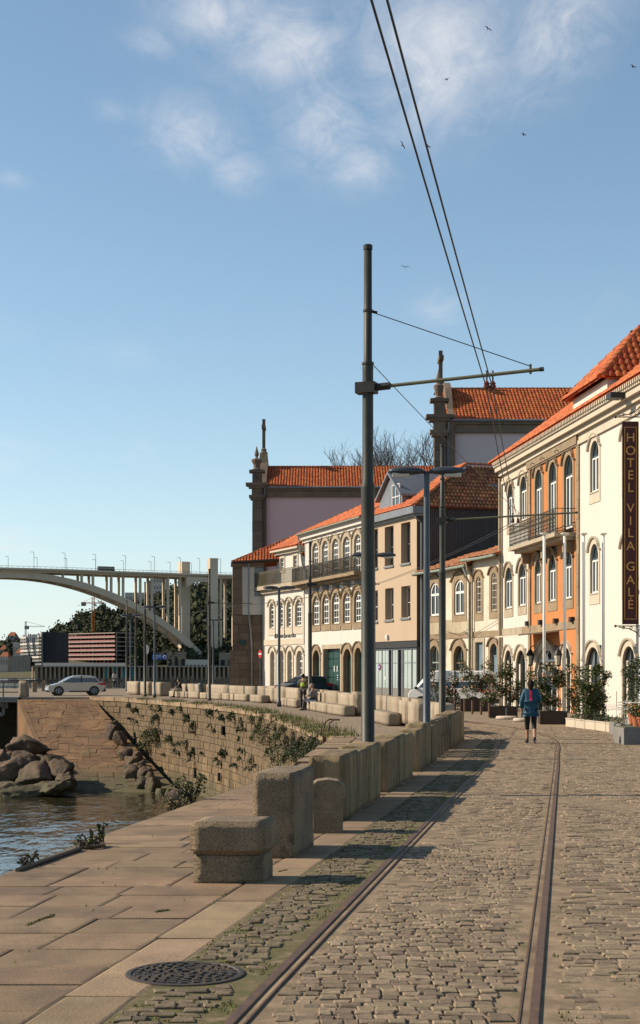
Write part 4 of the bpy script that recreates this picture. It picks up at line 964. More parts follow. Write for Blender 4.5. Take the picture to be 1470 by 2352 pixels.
    m = MB(); H.box(m, H.L-.02, H.L+.14, GZ, ze-.5, -.05, .10); m.tube([H.pt(H.L+.12,GZ,.16),H.pt(H.L+.12,ze-.2,.16)], .06, 8); m.build('downpipe', TRIM, t)
    # banner
    Y = 54.; x0, x1 = at(1429,0,Y).x, at(1467,0,Y).x; zt, zb2 = at(0,968,Y).z, at(0,1434,Y).z
    s = thing('hotel_banner', 'tall maroon banner with gold border and letters on wrought brackets', 'sign', ((x0+x1)/2, Y, zb2), world=True)
    MB().box(((x0+x1)/2, Y, (zt+zb2)/2), (x1-x0, .02, zt-zb2)).build('panel', BANNER, s)
    b = MB(); i = .09; tk = .02
    for c_, sz in ((((x0+x1)/2,Y-.016,zt-i-.12),(x1-x0-2*i,.008,tk)),(((x0+x1)/2,Y-.016,zb2+i+.1),(x1-x0-2*i,.008,tk)),((x0+i,Y-.016,(zt+zb2)/2),(tk,.008,zt-zb2-2*i-.2)),((x1-i,Y-.016,(zt+zb2)/2),(tk,.008,zt-zb2-2*i-.2))): b.box(c_, sz)
    b.build('border', GOLD, s)
    for ch, py in (('H',1006),('O',1036),('T',1064),('E',1092),('L',1121),('V',1168),('I',1197),('L',1225),('A',1255),('G',1302),('A',1333),('L',1361),('É',1387 if False else 1392)):
        me = text_mesh(ch, .46, .006); me.materials.append(GOLD)
        for v in me.vertices: v.co = Vector(((v.co.x), -v.co.z, v.co.y))
        p = at(1448, py, Y); o = link('letter', me, s); o.location = Vector(((x0+x1)/2, Y-.02, p.z+(.04 if ch == 'É' else 0)))-s.location
    def bracket(zz, sg):
        m = MB(); m.tube([(x0-.22,Y,zz),(x1+1.1,Y,zz)], .022, 6); m.tube([(x0-.12,Y,zz+.04*sg),(x0+.25,Y,zz+.10*sg),(x0+.5,Y,zz+.22*sg),(x1+.15,Y,zz+.5*sg),(x1+.9,Y,zz+.72*sg)], .02, 6)
        for cx, r_ in ((x0+.05,.06),(x0+.32,.08),(x0+.55,.13),(x1+.15,.2)):
            m.tube([(cx+r_*(1-k*.055)*math.cos(k*.6), Y, zz+sg*(r_+.02)+r_*(1-k*.055)*math.sin(k*.6)) for k in range(16)], .013, 5)
        m.ball((x0-.24,Y,zz), .05); m.build('bracket', BLACKF, s)
    bracket(zt+.16, 1); bracket(zb2-.06, -1)
hotel()

# ================================================================ worn white houses
AGED = mat('aged_paint', (.50,.44,.35), None, rough=.7)
def worn():
    W = Fac((9.66,79.3), (6.22,90.25)); um = W.u(1085)
    for k, (lab, u0, u1, M1) in enumerate((('narrow white house with small arched windows beside the hotel', 0, um, WORN), ('shabby stained house with white sash windows and a sagging tiled eave', um, W.L, WORN))):
        t = thing('townhouse', lab, 'building', W.pt(u0, GZ), world=True); holes = []
        ze = 7.8 if k == 0 else 7.5
        if k == 0:
            for q in ((1094,1106,1324,1409),(1129,1142,1315,1404)): window(W, t, *q, rise=.45, sw=.26, apron=.4, surround=TRIMD, cols=3, rows=4, transom=.28, frame=AGED, holes=holes, fw=.06, rec=.06, proud=.03)
            window(W, t, 1093,1110,1475,1600, rise=0, sw=.22, surround=TRIM, cols=1, rows=1, transom=0, door=True, z0=GZ, holes=holes, leaf=(BLUEDOOR,None), frame=BLUEDOOR, name='doorway', rec=.18, proud=.04)
            window(W, t, 1127,1143,1478,1600, rise=.4, sw=.24, surround=TRIMD, cols=2, rows=1, transom=.2, door=True, z0=GZ, holes=holes, leaf=(BLUEDOOR,None), frame=BLUEDOOR, name='doorway', rec=.18, proud=.04)
        else:
            for q in ((988,1009,1338,1416),(1044,1067,1331,1413)): window(W, t, *q, rise=.28, sw=.34, apron=.36, surround=TRIMD, cols=2, rows=1, transom=.36, holes=holes, fw=.11, rec=.08, proud=.03)
            for a, b, lf in ((987,1009,PALEGREEN),(1043,1067,BROWND)): window(W, t, a,b,1483,1600, rise=.35, sw=.30, surround=TRIMD, cols=2, rows=2, transom=.3, door=True, z0=GZ, holes=holes, leaf=(lf,.5), frame=lf, name='doorway', rec=.18, proud=.04)
        wall(W, u0, u1, GZ, ze, holes, M1, t)
        if k == 1:
            m = MB(); zz = W.z(1030,1452); W.box(m, u0+.3, u1, W.z(1030,1462), W.z(1030,1424), .0, .012); m.build('stain_patch', STAINED, t)
        m = MB(); zz = W.z(1100, 1457); W.box(m, u0, u1, zz-.16, zz+.16, 0, .05); m.build('band', TRIMD, t)
        m = MB(); W.box(m, u0+.02, u0+.3, GZ, ze, 0, .06); m.build('quoin', TRIMD, t)
        # roof
        zr = ze+.02; a = Vector((W.d.x,W.d.y,0)); inv = Vector((-W.n.x,-W.n.y,0)); b = (inv*.94+Vector((0,0,.34)))
        o = W.pt(u0-.1,zr,.45); Lr = u1-u0+.2
        tiles('roof', o, a, b, [(0,0),(Lr,0),(Lr,3.2),(0,3.2)], TILEB, t, .26, .40, .07)
        bb = b.normalized(); ridge(o+bb*3.2, o+a*Lr+bb*3.2, TILEB, t, .13)
        m = MB(); m.tube([W.pt(u0-.1,zr-.06,.5), W.pt((u0+u1)/2,zr-.09,.5), W.pt(u1+.5,zr-.05,.5)], .085, 8); m.build('gutter', GUTTER, t)
        uu = u0+.22 if k else u1-.2; m = MB(); m.tube([W.pt(uu,zr-.1,.48), W.pt(uu-.25*(1 if k else 0),zr-.6,.4), W.pt(uu-.05,zr-1.0,.12), W.pt(uu-.05,GZ,.12)], .05, 8); m.build('downpipe', GUTTER if k else TRIM, t)
        m = MB()
        m.add([W.pt(u0,GZ,-2.4),W.pt(u1,GZ,-2.4),W.pt(u1,ze+.9,-2.4),W.pt(u0,ze+.9,-2.4)], [(0,1,2,3)]); m.add([W.pt(u0,GZ,0),W.pt(u0,GZ,-2.4),W.pt(u0,ze+.9,-2.4),W.pt(u0,ze,0)], [(0,1,2,3)]); m.build('rear_wall', WORN, t)
        g = MB()
        for _ in range(160 if k else 60): uu = rnd(u0,u1); p = W.pt(uu,zr+.02,.5-rnd(0,.35)); blade(g, p.x,p.y,p.z,rnd(.08,.3),.8,.02)
        tag(g.build('gutter_weeds', GRASS, t), kind='stuff')
    m = MB()
    def cable(P, r=.012): m.tube(P, r, 5)
    z1 = W.z(1030,1456)
    cable([W.pt(W.u(1090),z1+.3,.12), W.pt(W.u(1060),z1-.1,.16), W.pt(W.u(1030),z1+.15,.12), W.pt(W.u(1000),z1-.05,.14)])
    cable([W.pt(W.u(1150),z1+.6,.12), W.pt(W.u(1110),z1+.1,.14), W.pt(W.u(1086),z1-.3,.14), W.pt(W.u(1070),z1+.1,.12)])
    tag(m.build('facade_cable', BLACKF), 'slack black cables looping across the shabby white facades', 'cable')
worn()

# ================================================================ tan house with zinc dormer
def tan():
    T = Fac((5.83,90.0), (3.12,97.7)); t = thing('tan_house', 'plain tan house with deep square windows, zinc dormer and dark clad side', 'building', T.pt(0,GZ), world=True); holes = []
    ze = T.z(906, 1197)
    for q in ((848,868,1216,1307),(884,904,1209,1301),(921.5,942.5,1200,1295),(848,868,1357,1429),(885,904,1351,1425),(922,942.5,1346,1420)):
        window(T, t, *q, rise=0, sw=.02, apron=.10, surround=TAN, cols=1, rows=2, transom=0, frame=ZINC if q[2] < 1300 else WFRAME, holes=holes, fw=.07, rec=.42, hood=False, proud=.012)
        uu = sorted((T.u(q[0]), T.u(q[1]))); zb = T.z((q[0]+q[1])/2, q[3]); m = MB(); T.box(m, uu[0]-.06, uu[1]+.06, zb-.09, zb+.02, -.4, .09); m.build('sill', ZINC, t)
    zs = T.z(900, 1473)
    wall(T, 0, T.L, zs, ze, holes, TAN, t, .45)
    # storefront
    m = MB(); T.box(m, 0, T.L, zs-.42, zs-.001, -.9, -.06); m.build('lintel', BLACKF, t)
    fr = MB(); zt = zs-.45
    for px in (862,894,901,915,924,927,946.5,967): u = T.u(px,-.25); T.box(fr, u-.06, u+.06, GZ, zt, -.30, -.20)
    T.box(fr, 0, T.L, zt-.08, zt, -.31, -.19); fr.build('storefront_frame', ZINC, t)
    for a, b in ((863,877.5),(878.5,893),(902,914),(928,946),(947.5,966)):
        u0, u1 = sorted((T.u(a,-.25), T.u(b,-.25))); m = MB(); T.box(m, u0+.05, u1-.05, GZ+.75, zt-.1, -.27,-.24); pn = m.build('frosted_panel', MILK, t)
        m = MB(); T.box(m, u0+.02, u1-.02, GZ, GZ+.74, -.28,-.23); m.build('kick_panel', CONC2, pn)
        m = MB(); uc = (u0+u1)/2; T.box(m, uc-.015, uc+.015, GZ+.75, zt-.1, -.24,-.225)
        zz = lerp(GZ,zt,.72); T.box(m, u0, u1, zz-.025, zz+.025, -.24,-.223); m.build('glazing_bar', ZINC, pn)
    u, z = T.uz(871,1532,-.2); p = T.pt(u,z,-.2); 
    for r_, mm, off in ((.22,SIGNR,0),(.17,SIGNB,.012)):
        m = MB(); m.add([T.pt(u+r_*math.cos(k*.3927), z+r_*math.sin(k*.3927), -.2+off) for k in range(16)], [tuple(range(16))]); m.build('parking_disc', mm, t)
    m = MB(); T.box(m, u-.12,u+.12,z-.03,z+.03,-.184,-.18); m.build('parking_bar', SIGNW, t)
    u, z = T.uz(891.5,1463); m = MB(); T.box(m, u-.13,u+.13,z-.13,z+.13,0,.16); m.build('alarm_box', WFRAME, t)
    m = MB(); u, z = T.uz(884,1558,-.2); T.box(m, u-.07,u+.07,z-.11,z+.11,-.235,-.215); m.build('notice', SIGNW, t)
    m = MB(); T.box(m, -.25, T.L, ze-.02, ze+.13, -.5, .14); T.box(m, -.4, T.L, ze+.13, ze+.55, -.5, .42); m.build('zinc_eave', ZINC, t)
    inv = Vector((-T.n.x,-T.n.y,0)); D = 9.0
    # clad side wall in boards
    ws = MB(); zw = ze+.55
    ws.add([T.pt(0,GZ,0),T.pt(0,GZ,-D),T.pt(0,zw,-D),T.pt(0,zw,0)], [(0,1,2,3)]); ws.build('side_wall', CLAD, t)
    me = MB().box((0,0,0),(.085,.035,1)).mesh('cladding_board', CLAD); w_ = .35; z0 = 6.4; sn = Vector((-T.d.x,-T.d.y))
    while w_ < D-.1:
        p = T.pt(-.02, (z0+zw)/2, -w_); o = link('cladding_board', me, t); o.location = p-t.location; o.scale = (1,1,zw-z0); o.rotation_euler = (0,0,math.atan2(inv.y,inv.x)); w_ += .125
    m = MB(); m.tube([T.pt(-.1,zw-.2,.2),T.pt(-.12,zw-.7,.1),T.pt(-.12,zw-1,-.25),T.pt(-.12,GZ,-.25)], .06, 8); m.build('downpipe', ZINC, t)
    # hipped roof
    zr = ze+.56; rise = 2.85; half = D/2
    a = Vector((T.d.x,T.d.y,0)); A = T.pt(-.35,zr,.4); hl = T.L+.35
    up1 = (inv*half+Vector((0,0,rise))).normalized(); sl = math.hypot(half+.4, rise)
    tiles('roof', A, a, up1, [(0,0),(hl,0),(hl,sl),(3.0,sl)], TILE, t, .24, .36, .055)
    a2 = inv; up2 = (a*3.0+Vector((0,0,rise))).normalized(); sl2 = math.hypot(3.0,rise)
    tiles('roof', A, a2, up2, [(0,0),(D+.4,0),(half+.4,sl2)], TILEB, t, .24, .36, .055)
    tiles('roof', A, a2, up2, [(half+.4,sl2),(D+.4,0),(D+6,0),(D+6,sl2)], TILEB, t, .24, .36, .055)
    top = A+a*3.0+inv*(half+.4)+Vector((0,0,rise*(half+.4)/half)); ridge(A, top, TILEP, t, .13); ridge(top, top+inv*8, TILEP, t, .12); ridge(top, top+a*(hl-3), TILEP, t, .12)
    # dormer
    ua, ub = T.u(928,-.3), T.u(872,-.3); uc = (ua+ub)/2; zd0 = zr-.05; zd1 = T.z(905,1135,-.3); zp = T.z(903,1088,-.3)
    d = MB(); pent = [(ua+.18,zd0),(ub-.18,zd0),(ub-.18,zd1),(uc,zp-.12),(ua+.18,zd1)]
    d.prism(pent, -.25, -4, lambda u_,z_,w_: T.pt(u_,z_,w_)); dm = d.build('dormer', ZINC, t)
    r = MB()
    for (u0,z0),(u1,z1) in (((ua-.12,zd1-.28),(uc,zp)),((uc,zp),(ub+.12,zd1-.28))):
        P = [T.pt(u0,z0,.0),T.pt(u1,z1,.0),T.pt(u1,z1,-4),T.pt(u0,z0,-4)]; r.hexa(P+[p+Vector((0,0,.14)) for p in P])
    r.build('dormer_roof', ZINC, dm)
    window(T, t, 902,918,1113,1168, rise=0, sw=.05, apron=.05, surround=WFRAME, cols=2, rows=2, transom=0, fw=.06, rec=.02, hood=False, proud=.12-.31, name='dormer_window') if False else None
    u0, u1 = sorted((T.u(902,-.22),T.u(918,-.22))); z0, z1 = T.z(910,1168,-.22), T.z(910,1114,-.22); wm = MB()
    for b in ((u0-.06,u0,z0,z1),(u1,u1+.06,z0,z1),(u0,u1,z1-.0,z1+.06),(u0,u1,z0-.06,z0),((u0+u1)/2-.03,(u0+u1)/2+.03,z0,z1),(u0,u1,(z0+z1)/2-.025,(z0+z1)/2+.025)): T.box(wm, b[0],b[1],b[2],b[3],-.25,-.19)
    wn = wm.build('dormer_window', WFRAME, dm); m = MB(); T.box(m,u0,u1,z0,z1,-.25,-.225); m.build('pane', GLASSB, dm)
    hv = MB(); p = at(1140,1128,93.5); hv.box(p,(1.3,.9,.75)); hv.build('roof_unit', ZINC, t)
tan()

# ================================================================ balcony house and restaurant
def balcony_house():
    M = Fac((3.12,97.75), (-1.13,110.8)); t = thing('balcony_house', 'white house with brown arched windows, long iron balcony and green doors', 'building', M.pt(M.L,GZ), world=True); holes = []
    ze = M.z(770,1214)-.35
    for q in ((719,732.5,1247,1325),(741,755,1242,1322),(764,779,1237,1320),(789,805,1232,1317),(815,830,1227,1314)):
        window(M, t, *q, rise=.32, sw=.27, surround=TRIM, cols=3, rows=4, transom=.25, holes=holes, fw=.10, rec=.12, door=True, name='balcony_door', hood=True)
    for q in ((719,734.6,1370,1437),(741.6,757,1366,1435),(764,780.6,1362,1434),(789,806,1360,1432),(815,832,1356,1430)):
        window(M, t, *q, rise=.40, sw=.27, apron=.42, surround=TRIMD, cols=3, rows=3, transom=.32, holes=holes, fw=.10, rec=.12, curtain=[(.05,.4)] if q[0] in (741.6,789) else None)
    for q in ((720,735,1493),(790,808,1490),(816,832,1487)):
        window(M, t, q[0],q[1],q[2],1600, rise=.35, sw=.28, surround=TRIMD, cols=1, rows=1, transom=0, door=True, z0=GZ, holes=holes, leaf=(GREEN,None), frame=GREEN, name='green_door', rec=.35)
    w_, (uc, ww, zb, zt) = window(M, t, 744,783,1490,1600, rise=0, sw=.3, surround=TRIM, cols=1, rows=1, transom=0, door=True, z0=GZ, holes=holes, frame=GREEN, glass=GREEN, name='green_gate', rec=.35)
    for i in range(3):
        for j in range(5):
            m = MB(); u0 = uc-ww/2+.1+(ww-.2)*i/3; z0 = zb+.06+(zt-zb-.14)*j/5; M.box(m, u0+.04, u0+(ww-.2)/3-.04, z0+.04, z0+(zt-zb-.14)/5-.04, -.37,-.30); m.build('panel', GREEN, w_)
    for du in (-.22,.42): m = MB(); M.box(m, uc+du-.07, uc+du+.07, 1.55,1.95,-.30,-.285); m.build('house_number', SIGNW, w_)
    m = MB()
    for k in range(3): M.box(m, uc-.4,uc-.2,.95+k*.16,1.0+k*.16,-.30,-.288)
    m.build('notice', SIGNW, w_)
    wall(M, 0, M.L, GZ, ze, holes, WHITE, t)
    m = MB(); 
    for z0, z1, w0 in ((ze-.1,ze+.12,.12),(ze+.12,ze+.40,.32),(ze+.40,ze+.52,.48)): M.box(m, 0, M.L+.2, z0, z1, -.2, w0)
    m.build('cornice', WHITE, t)
    for i in range(6):
        u = lerp(M.u(712), M.u(838), i/5); m = MB(); M.box(m, u-.07, u+.07, M.z(770,1441), M.z(770,1355), .0, .045); m.build('pilaster', TRIMD, t); m = MB(); M.box(m, u-.07, u+.07, M.z(770,1322), ze-.1, .0, .045); m.build('pilaster', TRIM, t)
    m = MB(); m.tube([M.pt(0,ze+.5,.55),M.pt(M.L+.3,ze+.5,.55)], .07, 8); m.tube([M.pt(M.L+.05,ze+.45,.5),M.pt(M.L+.05,ze-1.8,.16)], .05, 8); m.build('gutter', GUTTER, t)
    a = Vector((M.d.x,M.d.y,0)); inv = Vector((-M.n.x,-M.n.y,0)); b = (inv*.9+Vector((0,0,.44))).normalized(); o = M.pt(0,ze+.53,.55)
    tiles('roof', o, a, b, [(0,0),(M.L+.3,0),(M.L-3.6,5.6),(0,5.6)], TILE, t, .24, .36, .055)
    ridge(o+a*(M.L+.3), o+a*(M.L-3.6)+b*5.6, TILEP, t, .13); ridge(o+a*(M.L-3.6)+b*5.6, o+b*5.6, TILEP, t, .12)
    zf = M.z(770,1326); m = MB(); M.box(m, 0, M.L+.3, zf-.22, zf, -.1, .95); M.box(m, 0, M.L+.2, zf-.42, zf-.22, -.1, .55); bl = m.build('balcony', TRIMD, t)
    railing(M, bl, .05, M.L+.3, zf, 1.05, .9, IRONRAIL, .13, ends=True)
    g = MB()
    for _ in range(90): u = rnd(0,M.L); p = M.pt(u,zf+.02,rnd(.5,.85)); 
    for c0 in (.2,.45,.6,.8):
        for _ in range(60): p = M.pt(M.L*c0+rnd(-.4,.4), zf+rnd(.05,.8), rnd(.55,.8)); leafq(g, p, .07)
    tag(g.build('balcony_plants', LEAFD, bl), kind='stuff')
    m = MB()
    m.add([M.pt(0,GZ,-9),M.pt(M.L,GZ,-9),M.pt(M.L,ze,-9),M.pt(0,ze,-9)],[(0,1,2,3)]); m.add([M.pt(M.L,GZ,0),M.pt(M.L,GZ,-9),M.pt(M.L,ze+.5,-9),M.pt(M.L,ze+.5,0)],[(0,1,2,3)]); m.build('rear_wall', WHITE, t)
    return M
def leafq(m, p, s):
    a = Vector((rnd(-1,1),rnd(-1,1),rnd(-1,1))).normalized(); b = a.orthogonal().normalized()*s*.5; a = a*s
    m.add([p-a*.5, p+b*.6, p+a*.5, p-b*.6], [(0,1,2,3)])
balcony_house()
def restaurant():
    Q = Fac((-1.15,110.9), (-4.52,118.9)); t = thing('restaurant', 'two-storey white restaurant with four arched windows, olive terrace railing and curved attic', 'building', Q.pt(Q.L,GZ), world=True); holes = []
    for q in ((620,631,1385,1443.6),(642,652,1383,1442),(659.6,670.6,1380,1441),(679,694.5,1377,1439)):
        window(Q, t, *q, rise=.42, sw=.20, apron=.55, surround=TRIML, cols=3 if q[0] > 675 else 2, rows=4, transom=.26, holes=holes, fw=.09, rec=.14)
    for a, b, y in ((622,632,1495),(643,653,1494),(661.5,672,1494),(682,696.6,1494)):
        window(Q, t, a,b,y,1590, rise=.45, sw=.26, surround=TRIML, cols=3 if a > 680 else 2, rows=5, transom=.24, door=True, z0=GZ, holes=holes, fw=.10, name='arched_door', rec=.25)
    zp = Q.z(650,1351); wall(Q, 0, Q.L, GZ, zp, holes, WHITE, t)
    z = Q.z(650,1474.5); m = MB(); Q.box(m, 0, Q.L, z-.22, z+.22, 0, .06); m.build('band', TRIML, t)
    m = MB(); Q.box(m, Q.L-.3, Q.L+.02, GZ, zp, 0, .05); Q.box(m, 0, .25, z+.22, zp, 0, .05); m.build('quoin', TRIML, t)
    m = MB(); Q.box(m, -.3, Q.L+.5, zp, zp+.3, -.3, .55); Q.box(m, -.2, Q.L+.3, zp-.28, zp, -.1, .25); bl = m.build('terrace', TRIM, t)
    railing(Q, bl, -.3, Q.L+.9, zp+.3, 1.12, .5, IRONY, .17)
    me = text_mesh('RISTORANTE QUATTRO PORTE', .46, .004, off=.012); me.materials.append(BLACKF)
    uL, uR = Q.u(631), Q.u(680); uc = (uL+uR)/2; xs = [v.co.x for v in me.vertices]; k = abs(uL-uR)/(max(xs)-min(xs)); zc = Q.z(655.5,1460.5)
    for v in me.vertices: p = Q.pt(uc-v.co.x*k, zc+v.co.y*.98, .02+v.co.z); v.co = p
    link('lettering', me, t)
    # attic set back behind the terrace
    A = Fac(Q.pt(0,0,-1.1).to_2d(), Q.pt(Q.L-1.0,0,-1.1).to_2d()); ah = []
    za0 = zp+.3; za1 = A.z(660,1272)
    for q in ((645,653.5,1282,1310),(675,684,1276,1305)): window(A, t, *q, rise=0, sw=.14, apron=.2, surround=TRIML, cols=2, rows=3, transom=0, holes=ah, fw=.07, rec=.1, hood=False, name='attic_window')
    ul, ur = sorted((A.u(638), A.u(690))); wall(A, ul, ur, za0, za1, ah, WHITE, t, name='attic_wall')
    for s, u0, sg in ((0, ul, -1), (1, ur, 1)):
        P = [(u0,za0)]+[(u0+sg*1.9*(k/8), za1-.35-(za1-za0-.55)*math.sin(k/8*math.pi/2)) for k in range(9)]+[(u0+sg*1.9,za0)]
        m = MB(); m.prism(P, -.3, 0, lambda u_,z_,w_: A.pt(u_,z_,w_)); m.build('attic_scroll', WHITE, t)
    m = MB(); A.box(m, ul-.25, ur+.25, za1, za1+.22, -.5, .25); A.box(m, ul-.5, ur+.5, za1+.22, za1+.42, -.5, .5); m.build('attic_cornice', TRIML, t)
    a = Vector((A.d.x,A.d.y,0)); inv = Vector((-A.n.x,-A.n.y,0)); b = (inv*.85+Vector((0,0,.52))).normalized(); o = A.pt(ul-.6,za1+.43,.55)
    tiles('roof', o, a, b, [(0,0),(ur-ul+1.2,0),(ur-ul+.2,2.6),(0,2.6)], TILE, t, .24, .36, .055)
    # hipped roof over the rear wing, falling toward the pier
    e0, e1 = at(533,1290,118.6), at(646,1284,118.6); tp0, tp1 = at(676,1231,122.5), at(706,1229,122.5)
    aa = (e1-e0).normalized(); nn = aa.cross(tp0-e0).normalized(); bb = nn.cross(aa); bb = bb if bb.z > 0 else -bb
    e2 = at(706,1281,118.6)
    tiles('roof', e0, aa, bb, [((p-e0).dot(aa),(p-e0).dot(bb)) for p in (e0,e2,tp1,tp0)], TILE, t, .24, .36, .055)
    ridge(e0, tp0, TILEP, t, .12); ridge(tp0, tp1, TILEP, t, .12)
    m = MB(); m.add([e0, tp0, e0+Vector((1.5,7,0))], [(0,1,2)]); m.add([tp0,tp1,e2+Vector((0,7.5,0)),e0+Vector((1.5,7,0))], [(0,1,2,3)]); m.build('roof', TILE, t)
    m = MB(); m.tube([e0+Vector((0,-.05,-.06)), e1+Vector((0,-.05,-.06))], .09, 8); m.build('gutter', BLACKF, t)
    m = MB(); m.add([Q.pt(0,GZ,-8),Q.pt(Q.L,GZ,-8),Q.pt(Q.L,zp,-8),Q.pt(0,zp,-8)],[(0,1,2,3)]); Q.box(m, 0, Q.L, zp-.1, zp-.01, -8, -.2); m.build('rear_wall', WHITE, t)
restaurant()
def pier_house():
    L = Fac((-4.55,119.05), (-6.95,118.9)); t = thing('pier_house', 'shaded white house end on massive dark brown stone blocks beside the restaurant', 'building', L.pt(L.L,GZ), world=True); holes = []
    zt = L.z(570,1292); zs = L.z(580,1412)
    u0, u1 = sorted((L.u(606), L.u(584))); holes.append((u0,u1,L.z(595,1370),L.z(595,1303)))
    wall(L, 0, L.L, zs, zt, holes, WHITE, t, .5); h = holes[0]
    m = MB(); m.add([L.pt(h[0],h[2],-.4),L.pt(h[1],h[2],-.4),L.pt(h[1],h[3],-.4),L.pt(h[0],h[3],-.4)],[(3,2,1,0)]); m.build('window', GLASS, t)
    me = {}
    def stone_rows(ua, ub, z0, z1, w_, hs=(.55,.75), ls=(.7,1.3)):
        z = z0
        while z < z1-.05:
            z2 = min(z+rnd(*hs), z1); u = ua
            while u < ub-.05:
                uu = min(u+rnd(*ls), ub)
                if ub-uu < .3: uu = ub
                m = MB(); L.box(m, u+.012, uu-.012, z+.012, z2-.012, -.3, w_+rnd(-.015,.015)); m.build('stone', BROWNSTONE, t); u = uu
            z = z2
    m = MB(); L.box(m, 0, L.L, GZ, zs, -.4, -.02); L.box(m, L.L-.75, L.L, zs, zt, -.4, .04); m.build('mortar', QMORT, t)
    stone_rows(0, L.L+.25, GZ, L.z(570,1493), .12); stone_rows(0, L.L+.02, L.z(570,1493), zs, .06); stone_rows(L.L-.75, L.L, zs, zt-.35, .10, (.6,.9), (.7,.8))
    m = MB(); L.box(m, -.1, L.L+.15, zt-.35, zt, -.3, .18); m.build('cornice', BROWNSTONE, t)
    m = MB(); u = L.u(571,.2); m.tube([L.pt(u,zt-.1,.2),L.pt(u,L.z(571,1400),.2),L.pt(u-.25,L.z(571,1480),.25),L.pt(u-.25,GZ,.25)], .06, 8); m.build('downpipe', ZINC, t)
    m = MB(); m.add([L.pt(L.L,GZ,0),L.pt(L.L,GZ,-8),L.pt(L.L,zt,-8),L.pt(L.L,zt,0)],[(0,1,2,3)]); m.build('river_wall', BROWNSTONE, t)
    m = MB(); u, z = L.uz(558,1475,.2); L.box(m, u-.25,u+.25,z-.2,z+.2,.13,.17); m.build('street_plate', mat('plate_green',(.02,.06,.06),None,rough=.5), t)
pier_house()

